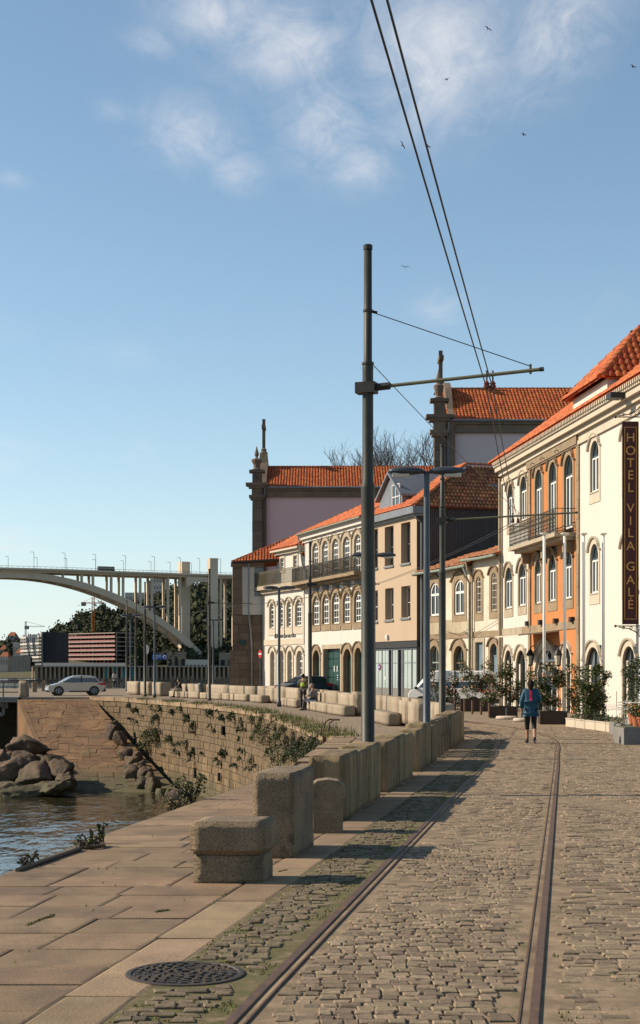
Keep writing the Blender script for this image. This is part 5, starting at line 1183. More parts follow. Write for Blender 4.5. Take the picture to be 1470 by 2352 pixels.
# ================================================================ churches
def church(name, lab, Y, pxl, pxr, pe, prr, pw, rd, wallm, cross, lat):
    """A nave whose long side faces the street; its stone gable stands edge-on at the river end."""
    t = thing(name, lab, 'church', ((pxl-CX)*Y/F, Y, GZ), world=True); X = lambda px: (px-CX)*Y/F; Z = lambda py: CZ-(py-HY)*Y/F
    x0, x1 = X(pxl), X(pxr); ze = Z(pe); pil = pw*Y/F
    m = MB(); xs = x0+pil*(1.6 if lat else .6); m.box(((xs+x1)/2, Y+2*rd/2, (ze+GZ)/2), (x1-xs, 2*rd-.2, ze-GZ)); m.box(((x0+.1+xs)/2, Y+.4, (ze+GZ)/2), (xs-x0-.1, .7, ze-GZ)); m.build('nave_wall', wallm, t)
    m = MB(); m.box(((x0+x1)/2, Y-.02, ze-.55), (x1-x0, .3, .7)); m.box(((x0+x1)/2, Y-.08, ze-.14), (x1-x0, .5, .28)); m.build('eave_course', BROWNSTONE, t)
    zr = CZ-(prr-HY)*(Y+rd)/F; o = Vector((x0+pil*.6, Y-.35, ze+.02)); b = Vector((0, rd+.35, zr-ze)).normalized(); sl = math.hypot(rd+.35, zr-ze)
    tiles('roof', o, (1,0,0), b, [(0,0),(x1-x0,0),(x1-x0,sl),(0,sl)], TILE, t, .27, .42, .06)
    ridge((x0+pil, Y+rd, zr+.02), (x1+.5, Y+rd, zr+.02), TILEP, t, .14)
    m = MB(); m.add([(xs,Y+rd,zr),(x1,Y+rd,zr),(x1,Y+2*rd+.3,ze),(xs,Y+2*rd+.3,ze)],[(0,1,2,3)]); m.build('roof', TILE, t)
    m = MB(); m.tube([(x0+pil,Y-.42,ze-.02),(x1,Y-.42,ze-.02)], .10, 8); m.build('gutter', ZINC, t)
    m = MB(); m.tube([(x0+pil+.25,Y-.35,ze-.1),(x0+pil+.25,Y-.2,ze-1),(x0+pil+.25,Y-.2,GZ)], .09, 8); m.build('downpipe', ZINC, t)
    # gable wall (edge-on), corner pilaster in stones
    th = pil; G = MB(); prof = [(Y-.3,GZ),(Y-.3,ze+.2),(Y+.6,ze+.7),(Y+1.4,ze+1.2),(Y+rd*.55,zr-.3),(Y+rd*.75,zr+.25),(Y+rd,zr+.35),(Y+rd*1.25,zr+.25),(Y+rd*1.45,zr-.3),(Y+2*rd-1.4,ze+1.2),(Y+2*rd+.3,ze+.2),(Y+2*rd+.3,GZ)]
    G.prism(prof, x0+th*(1.35 if lat else .55), x0+th*(1.95 if lat else 1.45), lambda yy,zz,xx: Vector((xx,yy,zz))); G.build('gable', BROWNSTONE, t)
    z = GZ
    while z < ze-1.2:
        z1 = min(z+rnd(.8,1.2), ze-1.2); m = MB(); m.box((x0+th/2, Y-.2, (z+z1)/2), (th+rnd(-.03,.03), .7, z1-z-.02)); m.build('pilaster_stone', BROWNSTONE, t); z = z1
    def tier(w_, z0, z1): m = MB(); m.box((x0+th/2, Y-.2, (z0+z1)/2), (th+w_*2, .75+w_, z1-z0)); return m
    for w_, z0, z1 in ((.18,ze-1.2,ze-1.0),(.30,ze-1.0,ze-.75),(.05,ze-.75,ze-.1),(.35,ze-.1,ze+.12),(.6,ze+.12,ze+.38),(.0,ze+.38,ze+1.35),(.28,ze+1.35,ze+1.6)): tier(w_, z0, z1).build('pier_moulding', BROWNSTONE, t)
    k = Y/140
    m = MB(); m.lathe([(.40,0),(.45,.08),(.28,.2),(.34,.55),(.50,.85),(.52,.98),(.4,1.05),(.15,1.12),(.12,1.25),(.22,1.45),(.18,1.65),(.09,1.95),(.03,2.25)] if not lat else [(.30,0),(.36,.1),(.18,.2),(.22,.35),(.36,.8),(.40,1.0),(.22,1.12),(.16,1.3),(.24,1.5),(.15,1.8),(.03,2.2)], (x0+th*.45,Y-.2,ze+1.6), 10); m.build('pinnacle', BROWNSTONE, t)
    cx, zt = X(cross[0]), Z(cross[1]); zb = Z(cross[2]); yc = Y+rd
    sc = (Y+rd)/Y; cx *= sc; zt = CZ+(zt-CZ)*sc; zb = CZ+(zb-CZ)*sc
    m = MB(); hb = zb-.35-zr; m.hexa([Vector((cx+a*.50,yc+b*.9,zr-.3)) for a, b in ((-1,-1),(1,-1),(1,1),(-1,1))]+[Vector((cx+a*.36,yc+b*.6,zr+hb)) for a, b in ((-1,-1),(1,-1),(1,1),(-1,1))]); m.build('gable_top', TRIMD, t)
    m = MB(); m.lathe([(.36,0),(.40,.14),(.22,.26),(.30,.42),(.18,.55)], (cx,yc,zb-.35), 10); m.box((cx,yc,(zt+zb)/2),(.30,.30,zt-zb)); m.box((cx,yc,zt-(zt-zb)*.27),(.36,1.9,.34)); m.build('cross', BROWNSTONE, t)
church('church', 'pink-walled church nave with orange tiled roof behind the restaurant', 140, 580, 1005, 1120, 1073, 22, 5.2, PINK, (606,963,1035), 0)
church('church', 'grey-pink church nave with orange tiled roof rising behind the hotel', 112, 996, 1345, 967, 894, 25, 5.5, LILAC, (1012,806,880), 1)
# ================================================================ bridge
def bridge():
    B = Fac((-30,1027.6), (-250,922.5)); t = thing('arch_bridge', 'high pale concrete arch bridge spanning the river', 'bridge', B.pt(60,WZ), world=True)
    zc = lambda p, y0: 1250+p/2.625
    def UZ(x, y, w=0): return B.uz(x/2.625, 1250+y/2.625, w)
    ext = [(-420,215),(-200,172),(0,160),(200,170),(380,198),(560,246),(740,316),(860,376),(1000,463),(1120,556),(1230,662),(1290,722)]
    thick = [46,44,42,40,40,42,44,46,50,54,60,62]
    for w0, w1 in ((0,-5.5),(-15,-20.5)):
        P = [UZ(*p) for p in ext]
        Q = []
        for (x, y), th in zip(ext, thick):
            u, z = UZ(x, y); Q.append((u, z-th*.105))
        P = [(p.x, p.y) for p in catmull([(a,b) for a, b in P], 4)]; Q = [(p.x, p.y) for p in catmull([(a,b) for a, b in Q], 4)]
        m = MB(); n = len(P); V = [B.pt(a,b,w0) for a, b in P]+[B.pt(a,b,w0) for a, b in Q]+[B.pt(a,b,w1) for a, b in P]+[B.pt(a,b,w1) for a, b in Q]
        fs = []
        for i in range(n-1): fs += [(i,i+1,n+i+1,n+i),(2*n+i,3*n+i,3*n+i+1,2*n+i+1),(i,2*n+i,2*n+i+1,i+1),(n+i,n+i+1,3*n+i+1,3*n+i)]
        m.add(V, fs); m.build('arch_rib', CONC, t)
    PP = [UZ(*p) for p in ext]
    for i in range(1, len(PP)-1):
        for k in (0,.5):
            u = lerp(PP[i][0], PP[i+1][0], k); z = lerp(PP[i][1], PP[i+1][1], k); m = MB(); B.box(m, u-.5, u+.5, z-4.2, z-1.6, -15, -5.5); m.build('cross_brace', CONC, t)
    deck = [(-420,141),(0,141),(400,152),(740,165),(1080,176),(1440,186),(1700,194)]
    D = [UZ(x, y) for x, y in deck]
    m = MB()
    for (a, za), (b, zb) in zip(D, D[1:]):
        for top, bot, w0, w1 in ((0,-1.2,3.2,-23.7),(-1.2,-2.6,.6,-21)):
            m.hexa([B.pt(b,zb+bot,w0),B.pt(a,za+bot,w0),B.pt(a,za+bot,w1),B.pt(b,zb+bot,w1),B.pt(b,zb+top,w0),B.pt(a,za+top,w0),B.pt(a,za+top,w1),B.pt(b,zb+top,w1)])
    m.build('deck', CONC, t)
    m = MB()
    for (a, za), (b, zb) in zip(D, D[1:]):
        m.hexa([B.pt(b,zb+1.0,3.1),B.pt(a,za+1.0,3.1),B.pt(a,za+1.0,2.9),B.pt(b,zb+1.0,2.9),B.pt(b,zb+1.2,3.1),B.pt(a,za+1.2,3.1),B.pt(a,za+1.2,2.9),B.pt(b,zb+1.2,2.9)])
        n = 12
        for k in range(n): u = lerp(a,b,k/n); z = lerp(za,zb,k/n); B.box(m, u-.08,u+.08,z,z+1.1,2.92,3.08)
    m.build('parapet_rail', CONC2, t)
    def dz(u):
        for (a, za), (b, zb) in zip(D, D[1:]):
            if min(a,b) <= u <= max(a,b): return lerp(za,zb,(u-a)/(b-a))
        return D[0][1]
    def az(u):
        for (a, za), (b, zb) in zip(PP, PP[1:]):
            if min(a,b) <= u <= max(a,b): return lerp(za,zb,(u-a)/(b-a))
        return 5.
    for i, x in enumerate((378,468,492,535,560,642,670,715,742,818,845,890,915,985,1012,1058,1085)):
        w0 = (-1.2, -19.5)[i % 2]; u = B.u(x/2.625, w0-.8); m = MB(); B.box(m, u-.75, u+.75, az(u)-1.5, dz(u)-2.2, w0-1.4, w0); m.build('column', CONC, t)
    for i, x in enumerate((1330,1357,1405,1430,1480,1505)):
        w0 = (-1.2, -19.5)[i % 2]; u = B.u(x/2.625, w0-.8); m = MB(); B.box(m, u-.8, u+.8, 8, dz(u)-2.2, w0-1.4, w0); m.build('column', CONC, t)
    for xa, xb, top, bot in ((1255,1303,86,735),(1118,1168,101,590)):
        ua, ub = sorted((UZ(xa,300)[0], UZ(xb,300)[0])); z1, z0 = UZ((xa+xb)/2,top)[1], UZ((xa+xb)/2,bot)[1]
        m = MB(); B.box(m, ua, ub, z0, z1, -2, 3.6) if xa > 1200 else B.box(m, ua, ub, z0-6, z1, -14.5, -7); m.build('pylon', CONC, t)
    ua, ub = UZ(1303,225)[0], UZ(1118,225)[0]; n = 10; za = UZ(1200,200)[1]
    P = [(lerp(ua,ub,k/n), za-4.2*abs(2*k/n-1)**2.2-3.0) for k in range(n+1)]
    m = MB(); m.prism([(ua,za),*P,(ub,za)], -1.5, 2.5, lambda a,b,w_: B.pt(a,b,w_)); m.build('pylon_beam', CONC, t)
    for i, x in enumerate((100,198,278,386,460,570,636,750,808,924,976,1080,1094,1196,1224,1322,1342)):
        u = UZ(x,100)[0]; z = dz(u); w_ = 2.6 if i % 2 else -22; h = 8.5+(i % 2)*1.5
        l = thing('bridge_lamp', 'thin pale lamp post on the bridge deck, %s along from the open river' % ORD[i], 'lamp post', B.pt(u,z,w_), group='lamp posts along the bridge deck', world=True)
        m = MB(); p = B.pt(u,z,w_); m.tube([p, p+Vector((0,0,h)), p+Vector((-.3,0,h+.35)), p+Vector((-1.4,0,h+.4))], .15, 6); m.build('post', CONC2, l)
        m = MB(); m.box(p+Vector((-1.7,0,h+.4)), (.9,.3,.2)); m.build('lamp_head', LAMPD, l)
    u, z = UZ(655,150); bus = thing('road_bus', 'tiny dark bus crossing the bridge deck', 'bus', B.pt(u,dz(u),-5), world=True)
    m = MB(); B.box(m, u-5.5,u+5.5,dz(u)+.5,dz(u)+3.3,-7,-4.5); m.build('body', DARK, bus); m = MB(); B.box(m, u-5.2,u+5.2,dz(u)+1.7,dz(u)+2.7,-4.5,-4.45); m.build('windows', GLASS, bus)
    m = MB()
    for du in (-3.5,3.5): m.ball(B.pt(u+du,dz(u)+.5,-4.5), .5)
    m.build('wheels', PAINTB, bus)
    u0, u1 = UZ(1130,700)[0], UZ(1240,700)[0]; m = MB(); B.box(m, u1-6, u0+6, WZ, UZ(1180,705)[1], -22, 3); m.build('abutment', CONC, t)
bridge()
# ================================================================ far bank
def hill():
    prof = [(-260,1520),(0,1482),(60,1478),(100,1470),(135,1466),(170,1442),(200,1420),(240,1406),(290,1404),(340,1394),(390,1372),(430,1352),(470,1346),(520,1345),(600,1330),(800,1290),(1000,1290)]
    def sil(px):
        for (a, ya), (b, yb) in zip(prof, prof[1:]):
            if a <= px <= b: return lerp(ya, yb, (px-a)/(b-a))
        return 1520
    def hz(x, y):
        px = CX+x*F/1190; top = CZ-(sil(px)-HY)*1190/F-5; k = min(max((y-960)/230, 0), 1); k2 = 1-min(max((y-1190)/300, 0), 1)*.6
        k = k*k*(3-2*k); return WZ+3+(top-WZ-3)*(.06+.94*k)*k2+3*noise.noise(Vector((x*.02,y*.02,0)))*k
    m = MB(); nx, ny = 70, 26; xs = [-420+560*i/nx for i in range(nx+1)]; ysv = [880+620*j/ny for j in range(ny+1)]
    m.add([(x,y,hz(x,y) if y > 900 else WZ+1.8) for y in ysv for x in xs], [(j*(nx+1)+i, j*(nx+1)+i+1, (j+1)*(nx+1)+i+1, (j+1)*(nx+1)+i) for j in range(ny) for i in range(nx)])
    tag(m.build('hill', HILL, smooth=True), kind='structure')
    T = MB(); base = []
    bm = bmesh.new(); bmesh.ops.create_icosphere(bm, subdivisions=1, radius=1); bv = [v.co.copy() for v in bm.verts]; bf = [tuple(v.index for v in f.verts) for f in bm.faces]; bm.free()
    cnt = 0
    while cnt < 1500:
        y = rnd(985,1240); x = rnd(-330,30); px = CX+x*F/y
        if px < 150 and random.random() < .75: continue
        if 132 < px < 300 and y < 1035: continue
        if px < 132 and y < 1060: continue
        r = rnd(3,7.5); c = Vector((x,y,hz(x,y)+r*.55)); o = Vector((rnd(0,99),rnd(0,99),0)); s = Vector((1,1,rnd(.8,1.5)))
        T.add([c+Vector((v.x*s.x,v.y*s.y,v.z*s.z))*r*.72*(1+.5*noise.noise(v*1.6+o)) for v in bv], bf); cnt += 1
        for _ in range(70):
            d_ = Vector((random.gauss(0,1),random.gauss(0,1),random.gauss(0,1))).normalized(); q = c+Vector((d_.x*s.x,d_.y*s.y,d_.z*s.z))*r*rnd(.6,1.05)*(1+.5*noise.noise(d_*1.6+o)); e_ = rnd(.7,1.5)
            a_ = Vector((rnd(-1,1),rnd(-1,1),rnd(-1,1))).normalized(); b_ = a_.orthogonal().normalized()*e_*.8; a_ = a_*e_
            T.add([q-a_, q+b_, q+a_*.8, q-b_*.9], [(0,1,2,3)])
    tag(T.build('hillside_wood', WOOD), 'dark green wood covering the hill beyond the bridge', 'wood', kind='stuff')
hill()
def far_box(name, lab, px0, px1, pyt, Y, depth, m, roofm=None, wins=None, winm=GLASS, cat='building', zb=WZ+1, side=0, group=None):
    a, b = at(px0,pyt,Y), at(px1,pyt,Y); t = thing(name, lab, cat, ((a.x+b.x)/2, Y, zb), group=group, world=True); h = a.z-zb
    MB().box(((a.x+b.x)/2, Y+depth/2, zb+h/2), (b.x-a.x, depth, h)).build('wall', m, t)
    if roofm:
        q = MB(); z = a.z; q.add([(a.x-.4,Y-.4,z),(b.x+.4,Y-.4,z),(b.x+.4,Y+depth,z),(a.x-.4,Y+depth,z),(a.x+(b.x-a.x)*.2,Y+depth/2,z+depth*.25),(b.x-(b.x-a.x)*.2,Y+depth/2,z+depth*.25)], [(0,1,5,4),(1,2,5),(2,3,4,5),(3,0,4)]); q.build('roof', roofm, t)
    if wins:
        nx, nz_ = wins
        me = MB().box((0,0,0),((b.x-a.x)/nx*.5,.2,h/nz_*.45)).mesh('window', winm)
        for i in range(nx):
            for j in range(nz_): o = link('window', me, t); o.location = Vector((a.x+(b.x-a.x)*(i+.5)/nx, Y-.05, zb+h*(j+.5)/nz_))-t.location
    return t
GREYB = mat('far_grey_wall', (.20,.195,.19), None); DARKB = mat('far_dark_wall', (.035,.035,.037), None); PALEB = mat('far_pale_wall', (.55,.50,.43), None); PINKB = mat('pink_scaffold', (.44,.21,.20), (.34,.15,.15), .5); SLABB = mat('site_slab', (.40,.33,.27), None); REDB = mat('red_steel', (.38,.09,.05), None)
def construction():
    Y = 1000.; x0, x1 = at(133,0,Y+34).x, at(265,0,Y-8).x; x2 = at(291,0,Y+10).x; zb = at(0,1526,Y).z
    t = thing('building_under_construction', 'seven-storey concrete frame under construction with pink edge netting', 'building', (x0,Y,zb), world=True)
    tops = [1447+i*0 for i in range(1)]; N = 8; zt = at(0,1449,Y).z; fh = (zt-zb)/7.6
    d = Vector((x1-x0, 8, 0)).normalized(); Fc = Fac((x1,Y-8),(x0,Y+34))
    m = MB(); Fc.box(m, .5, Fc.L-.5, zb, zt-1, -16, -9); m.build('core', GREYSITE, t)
    for j in range(N):
        z = zb+j*fh; m = MB(); Fc.box(m, 0 if j < 7 else 0, Fc.L-(10 if j == 7 else 0), z, z+.55, -16, .6); m.build('floor_slab', SLABB, t)
        if 0 < j < 7: m = MB(); Fc.box(m, 0, Fc.L, z+.5, z+1.5, .3, .45); m.build('edge_netting', PINKB, t)
        if j < 7:
            for k in range(15):
                u = Fc.L*(k+.1)/15; m = MB(); Fc.box(m, u, u+.55, z+.55, z+fh, -1.6, -1.0); m.build('prop', REDB if (k*7+j*3) % 3 else SLABB, t)
    m = MB(); m.add([(x1,Y-8,zb),(x2,Y+10,zb),(x2,Y+10,zt),(x1,Y-8,zt)],[(0,1,2,3)]); m.build('shaded_side', mat('site_side_shade',(.07,.055,.05),(.045,.04,.038),.3), t)  # the shade on this side is put into its dark colour
construction()
def apartments():
    Y = 925.; R_ = Fac((at(95,0,Y-10).x,Y-10),(at(52,0,Y+35).x,Y+35)); zb = at(0,1527,Y).z; zt = at(0,1457,Y).z
    t = thing('apartment_block', 'grey apartment block with rows of balconies and a blank side coloured dark as shade', 'building', (R_.o.x,R_.o.y,zb), world=True)
    m = MB(); R_.box(m, 0, R_.L, zb, zt, -1, 0); m.build('wall', GREYB, t)
    m = MB(); xa = R_.o.x; xb = at(131,0,Y-6).x; m.box(((xa+xb)/2, Y+14, (zb+at(0,1452,Y).z)/2), (xb-xa, 44, at(0,1452,Y).z-zb)); m.build('shade_toned_side', DARKB, t)  # side turned from the sun; its shade is put into the near-black colour
    for j in range(8):
        z = lerp(zb+2, zt, j/8); m = MB(); R_.box(m, 0, R_.L, z, z+.35, 0, 1.6); R_.box(m, 0, R_.L, z+.35, z+1.2, 1.5, 1.6); m.build('balcony', PALEB if j % 2 else GREYB, t)
        for k in range(9): u = R_.L*(k+.3)/9; m = MB(); R_.box(m, u, u+R_.L/9*.5, z+.5, z+2.4, .0, .06); m.build('window', GLASS if k % 3 else PALEB, t)
apartments()
far_box('river_tower', 'pale low tower house with wide windows at the far bank', 27, 70, 1507, 930, 14, mat('far_tower',(.30,.27,.23),None), None, (5,4))
far_box('white_block', 'white slab tower standing on the wooded hill behind the bridge columns', 352, 378, 1326, 1300, 18, PALEB, None, (4,7), zb=40)
far_box('white_block', 'grey-white stair tower beside the hilltop slab tower', 337, 351, 1333, 1305, 18, GREYB, None, (2,6), zb=40)
far_box('hill_house', 'long pale house on the hill crest under the bridge deck', 287, 337, 1361, 1280, 14, PALEB, None, (6,2), zb=40)
far_box('cliff_house', 'ruined tan stone building at the foot of the bridge', 383, 428, 1497, 985, 14, mat('far_stone',(.34,.27,.18),(.27,.21,.14),.2), None, (3,1), DARKB)
far_box('quay_shed', 'white shed with dark doors beside the bridge foot', 426, 478, 1515, 940, 8, PALEB, None, (6,1), DARKB)
far_box('stone_shed', 'small tan stone house right of the bridge pylon', 503, 538, 1499, 985, 12, mat('far_stone2',(.36,.29,.20),(.28,.22,.15),.2), None, (2,1), DARKB)
for i, (a, b, y, Yv, M_) in enumerate(((0,18,1508,960,PALEB),(16,30,1478,1100,GREYB),(30,44,1475,1060,PALEB),(0,12,1492,1080,PALEB),(12,26,1513,985,DARKB),(36,52,1500,1000,PALEB),(44,54,1478,1120,GREYB),(18,34,1460,1170,PALEB))):
    far_box('hillside_house', ['low white house at the far waterline','grey house on the far slope','pale plastered house block on the far slope','small pale house with red roof on the far slope','dark shed on the far waterline','pale house below the grey apartment block','narrow grey house beside the apartment block','pale house highest on the far slope'][i], a, b, y, Yv, 12, M_, TILEB if i in (0,3,5,7) else None, (3,2), zb=WZ+1, group='houses on the far hillside')
def wharf():
    Y = 870.; x0, x1 = at(75,0,Y).x, at(545,0,Y).x; zt = at(0,1532,Y).z; t = thing('wharf', 'long pale wharf on a row of columns along the far bank', 'wharf', ((x0+x1)/2,Y,WZ), world=True)
    MB().box(((x0+x1)/2,Y+6,zt+.3),(x1-x0,13,.6)).build('deck', SLABB, t); MB().box(((x0+x1)/2,Y+9,(WZ+zt)/2),(x1-x0,1,zt-WZ)).build('back_wall', mat('wharf_back',(.12,.09,.065),(.09,.07,.05),.1), t)
    me = MB().box((0,0,0),(.75,.75,1)).mesh('column', mat('wharf_pile',(.46,.34,.22),(.36,.27,.17),.3)); n = 46
    for i in range(n+1): o = link('column', me, t); o.location = Vector((lerp(x0,x1,i/n),Y,(WZ+zt)/2+.2))-t.location; o.scale = (1,1,zt-WZ); o.rotation_euler = (0,0,.75)
    for i in (16,18,20,22): MB().box((lerp(x0,x1,(i+.5)/n)-.0,Y+1.5,(WZ+zt)/2+.6),(1.9,.2,zt-WZ-1.2)).build('turquoise_door', mat('turquoise',(.06,.33,.36),None), t)
    MB().box(((x0+x1)/2,Y-3,WZ+.45),(x1-x0+20,5,.9)).build('footing', mat('mud',(.13,.115,.075),(.09,.08,.055),.1), t)
    MB().box((at(190,0,Y).x,Y+5,zt+1.5),(at(290,0,Y).x-at(100,0,Y).x,.5,1.9)).build('site_fence', PALEB, t)
wharf()
def crane(px, pyb, pyt, Y, jl, jr, lab, col, th=1.3):
    b, p = at(px,pyb,Y), at(px,pyt,Y); t = thing('tower_crane', lab, 'crane', b, group='tower cranes', world=True)
    def lattice(m, a, c, w_, n):
        a, c = Vector(a), Vector(c); d = (c-a); s = Vector((0,0,1)) if abs(d.normalized().z) < .9 else Vector((1,0,0)); y = Vector((0,1,0))
        cs = [s*w_+y*w_, s*w_-y*w_, -s*w_-y*w_, -s*w_+y*w_]
        for q in cs: m.tube([a+q, c+q], w_*.22, 4)
        for i in range(n):
            for k in range(4): m.tube([a+d*(i/n)+cs[k], a+d*((i+1)/n)+cs[(k+1)%4]], w_*.14, 4)
    m = MB(); lattice(m, b, p+Vector((0,0,4)), th*.6, 12); m.build('mast', col, t)
    j0, j1 = at(px+jl,pyt,Y), at(px+jr,pyt,Y); m = MB(); lattice(m, p, j1, th*.4, 10); lattice(m, p, j0, th*.4, 6); m.tube([p+Vector((0,0,4)), j1], .1, 4); m.tube([p+Vector((0,0,4)), j0], .1, 4); m.build('jib', col, t)
    m = MB(); m.box(j0+Vector((1.5,0,-.8)), (3.2,1.5,2.6)); m.build('counterweight', CONC2, t); m = MB(); m.box(p+Vector((1.2,-1,-1.2)), (1.4,1.4,2)); m.build('cab', PALEB, t)
crane(214,1450,1385,1040,-27,22,'orange tower crane rising behind the pink-netted building site',mat('crane_orange',(.55,.20,.05),None))
crane(59,1462,1439,1150,-2,44,'thin grey tower crane above the far hillside houses',CONC2,.8)
# ---- low pier on this bank, bollards, rail beyond the silver car
m = MB(); a, b = at(225,1560,215), at(545,1552,190); m.box(((a.x+b.x)/2,(a.y+b.y)/2,-1.3),((b-a).length,2.0,.7), math.atan2(b.y-a.y,b.x-a.x)); pr = tag(m.build('river_pier', mat('pier_timber',(.05,.042,.033),(.035,.03,.025),.5)), 'dark low pier edge beyond the promenade posts', 'pier')
for k in range(14): p = a.lerp(b, k/13); MB().box((p.x,p.y,-3.6),(.35,.35,4.4)).build('pile', DARK, pr)
t = thing('river_railing', 'grey metal railing along the river beyond the silver car', 'railing', at(140,1590,148), world=True)
m = MB()
for z in (.25,.62,1.0): m.tube([(-60,149.5,z-.22),(-9,149.5,z-.22)], .03, 5)
m.build('rail', LAMPG, t)
for k in range(34): x = -60+k*1.55; MB().box((x,149.5,.30),(.07,.07,1.06)).build('post', LAMPG, t)
t = thing('deck_railing', 'dark metal railing above the shaded wall beside the stone pillar', 'railing', at(20,1595,105), world=True)
xr = at(48,0,105).x; m = MB()
for z in (.1,.45,.8): m.tube([(-60,105.3,z),(xr,105.3,z)], .035, 5)
m.build('rail', LAMPG, t)
for k in range(20): x = xr-1.3*k; MB().box((x,105.3,.28),(.08,.08,1.05)).build('post', LAMPG, t)
p = at(55,1590,105.2); o = link('gate_pillar', block_mesh('gate_pillar', .62,.6,1.15,GRANITE_FAR,.04,.01,3,0,77), None, (p.x,105.2,zg(99)-.02)); tag(o, 'short pale stone pillar ending the dark railing by the slipway', 'pillar')
for px, py in ((80,1589),(101,1587),(236,1581),(253,1581),(268,1578),(287,1577),(312,1576),(395,1570),(410,1570),(425,1569),(440,1569),(500,1571),(508,1571),(516,1571),(524,1571),(532,1571),(540,1571)):
    q = gnd(px, py); o = link('mooring_post', MB().box((0,0,.42),(.32,.32,.88)).box((0,0,.9),(.26,.26,.08)).mesh('mooring_post', mat('post_wood',(.33,.24,.15),(.24,.17,.11),2)) if 'mooring_post' not in bpy.data.meshes else bpy.data.meshes['mooring_post'], None, (q.x,q.y,q.z)); SEQ['post'] = SEQ.get('post',0)+1; tag(o, 'short square wooden post on the riverside road, %s counting from the gate pillar' % ORD[SEQ['post']-1], 'post', 'short posts along the riverside road')
# ---- bare trees behind the church on a hidden rise
m = MB(); m.add([(1,152,z0_) for z0_ in (-.25,)]+[(120,152,-.25),(120,164,13),(1,164,13),(120,420,20),(1,420,20)], [(0,1,2,3),(3,2,4,5)]); tag(m.build('terrain', HILL), kind='structure')
def bare_tree(px, ptop, Y, lab, seed):
    random.seed(seed); p = at(px, 1100, Y); gz = 13; top = at(px,ptop,Y).z; H = top-gz
    t = thing('bare_tree', lab, 'tree', (p.x,Y,gz), group='bare trees behind the church', world=True); base = Vector((p.x,Y,gz-.3)); trunk = MB(); br = MB()
    def grow(a, d, l, r, lev):
        mid = a+d*l*.5+Vector((rnd(-1,1),rnd(-1,1),rnd(-.3,.6)))*l*.06; e = a+d*l
        (trunk if lev == 0 else br).tube([a,mid,e],[r,r*.86,r*.7], 6 if lev < 2 else (4 if lev < 4 else 3), False)
        if lev >= 6: return
        n = 3 if lev < 4 else 2
        for k in range(n+(1 if lev == 0 else 0)):
            ax = Vector((rnd(-1,1),rnd(-1,1),rnd(-.2,.5))).normalized(); nd = (d*(1.0 if k else 1.3)+ax*(.75 if lev else .6)+Vector((0,0,.16))).normalized()
            grow(a.lerp(e, rnd(.6,1) if k else 1), nd, l*rnd(.62,.80), r*(.62 if k else .72), lev+1)
    grow(base, Vector((rnd(-.05,.05),0,1)), H*.30, .15, 0)
    trunk.build('trunk', BARK, t); br.build('crown', BARK, t)
for i, (px, ptop, Y, lab) in enumerate(((790,990,166,'low bare tree showing beside the tall tram pole above the church roof'),(885,945,168,'bare spreading tree above the middle of the church roof'),(958,925,170,'tallest bare tree next to the grey-pink church corner'),(925,960,175,'bare tree half hidden between two taller ones'),(840,985,174,'thin bare tree behind the tall tram pole'))): bare_tree(px, ptop, Y, lab, 50+i)
random.seed(5)
# ---- gulls
def gull(px, py, Y, roll, lab):
    c = at(px,py,Y); t = thing('gull', lab, 'bird', c, group='gulls in the sky'); b = MB(); b.ball((0,0,0),(.07,.26,.07),8,6); b.ball((0,-.24,.03),(.045,.06,.045),6,5); t.rotation_euler = (0,roll,rnd(0,6.3)*.15)
    b.build('body', DARK, t, True)
    for s in (-1,1):
        w_ = MB(); P = [(0,.0,.02),(s*.35,-.05,.17),(s*.72,.06,.10)]; V = []
        for (x,y,z),c_ in zip(P,(.11,.10,.02)): V += [(x,y-c_,z),(x,y+c_,z),(x,y+c_,z+.02),(x,y-c_,z+.02)]
        w_.add(V,[(4*i+j,4*i+(j+1)%4,4*i+4+(j+1)%4,4*i+4+j) for i in range(2) for j in range(4)]+[(0,1,2,3),(8,9,10,11)]); w_.build('wing', DARK, t)
for px, py, r_, lab in ((1121,67,.3,'gull gliding in the topmost cloud gap'),(1026,183,-.4,'gull banking in front of the large cloud by the wires'),(1454,154,.05,'gull flying level near the cloud on the hotel side'),(1203,310,.0,'gull flying level in blue sky between wires and hotel'),(924,334,.9,'gull banking steeply beside the trolley wires'),(983,337,.2,'gull just behind the trolley wires'),(930,614,.15,'gull lowest in the sky above the tram arm')): gull(px,py,225,r_,lab)
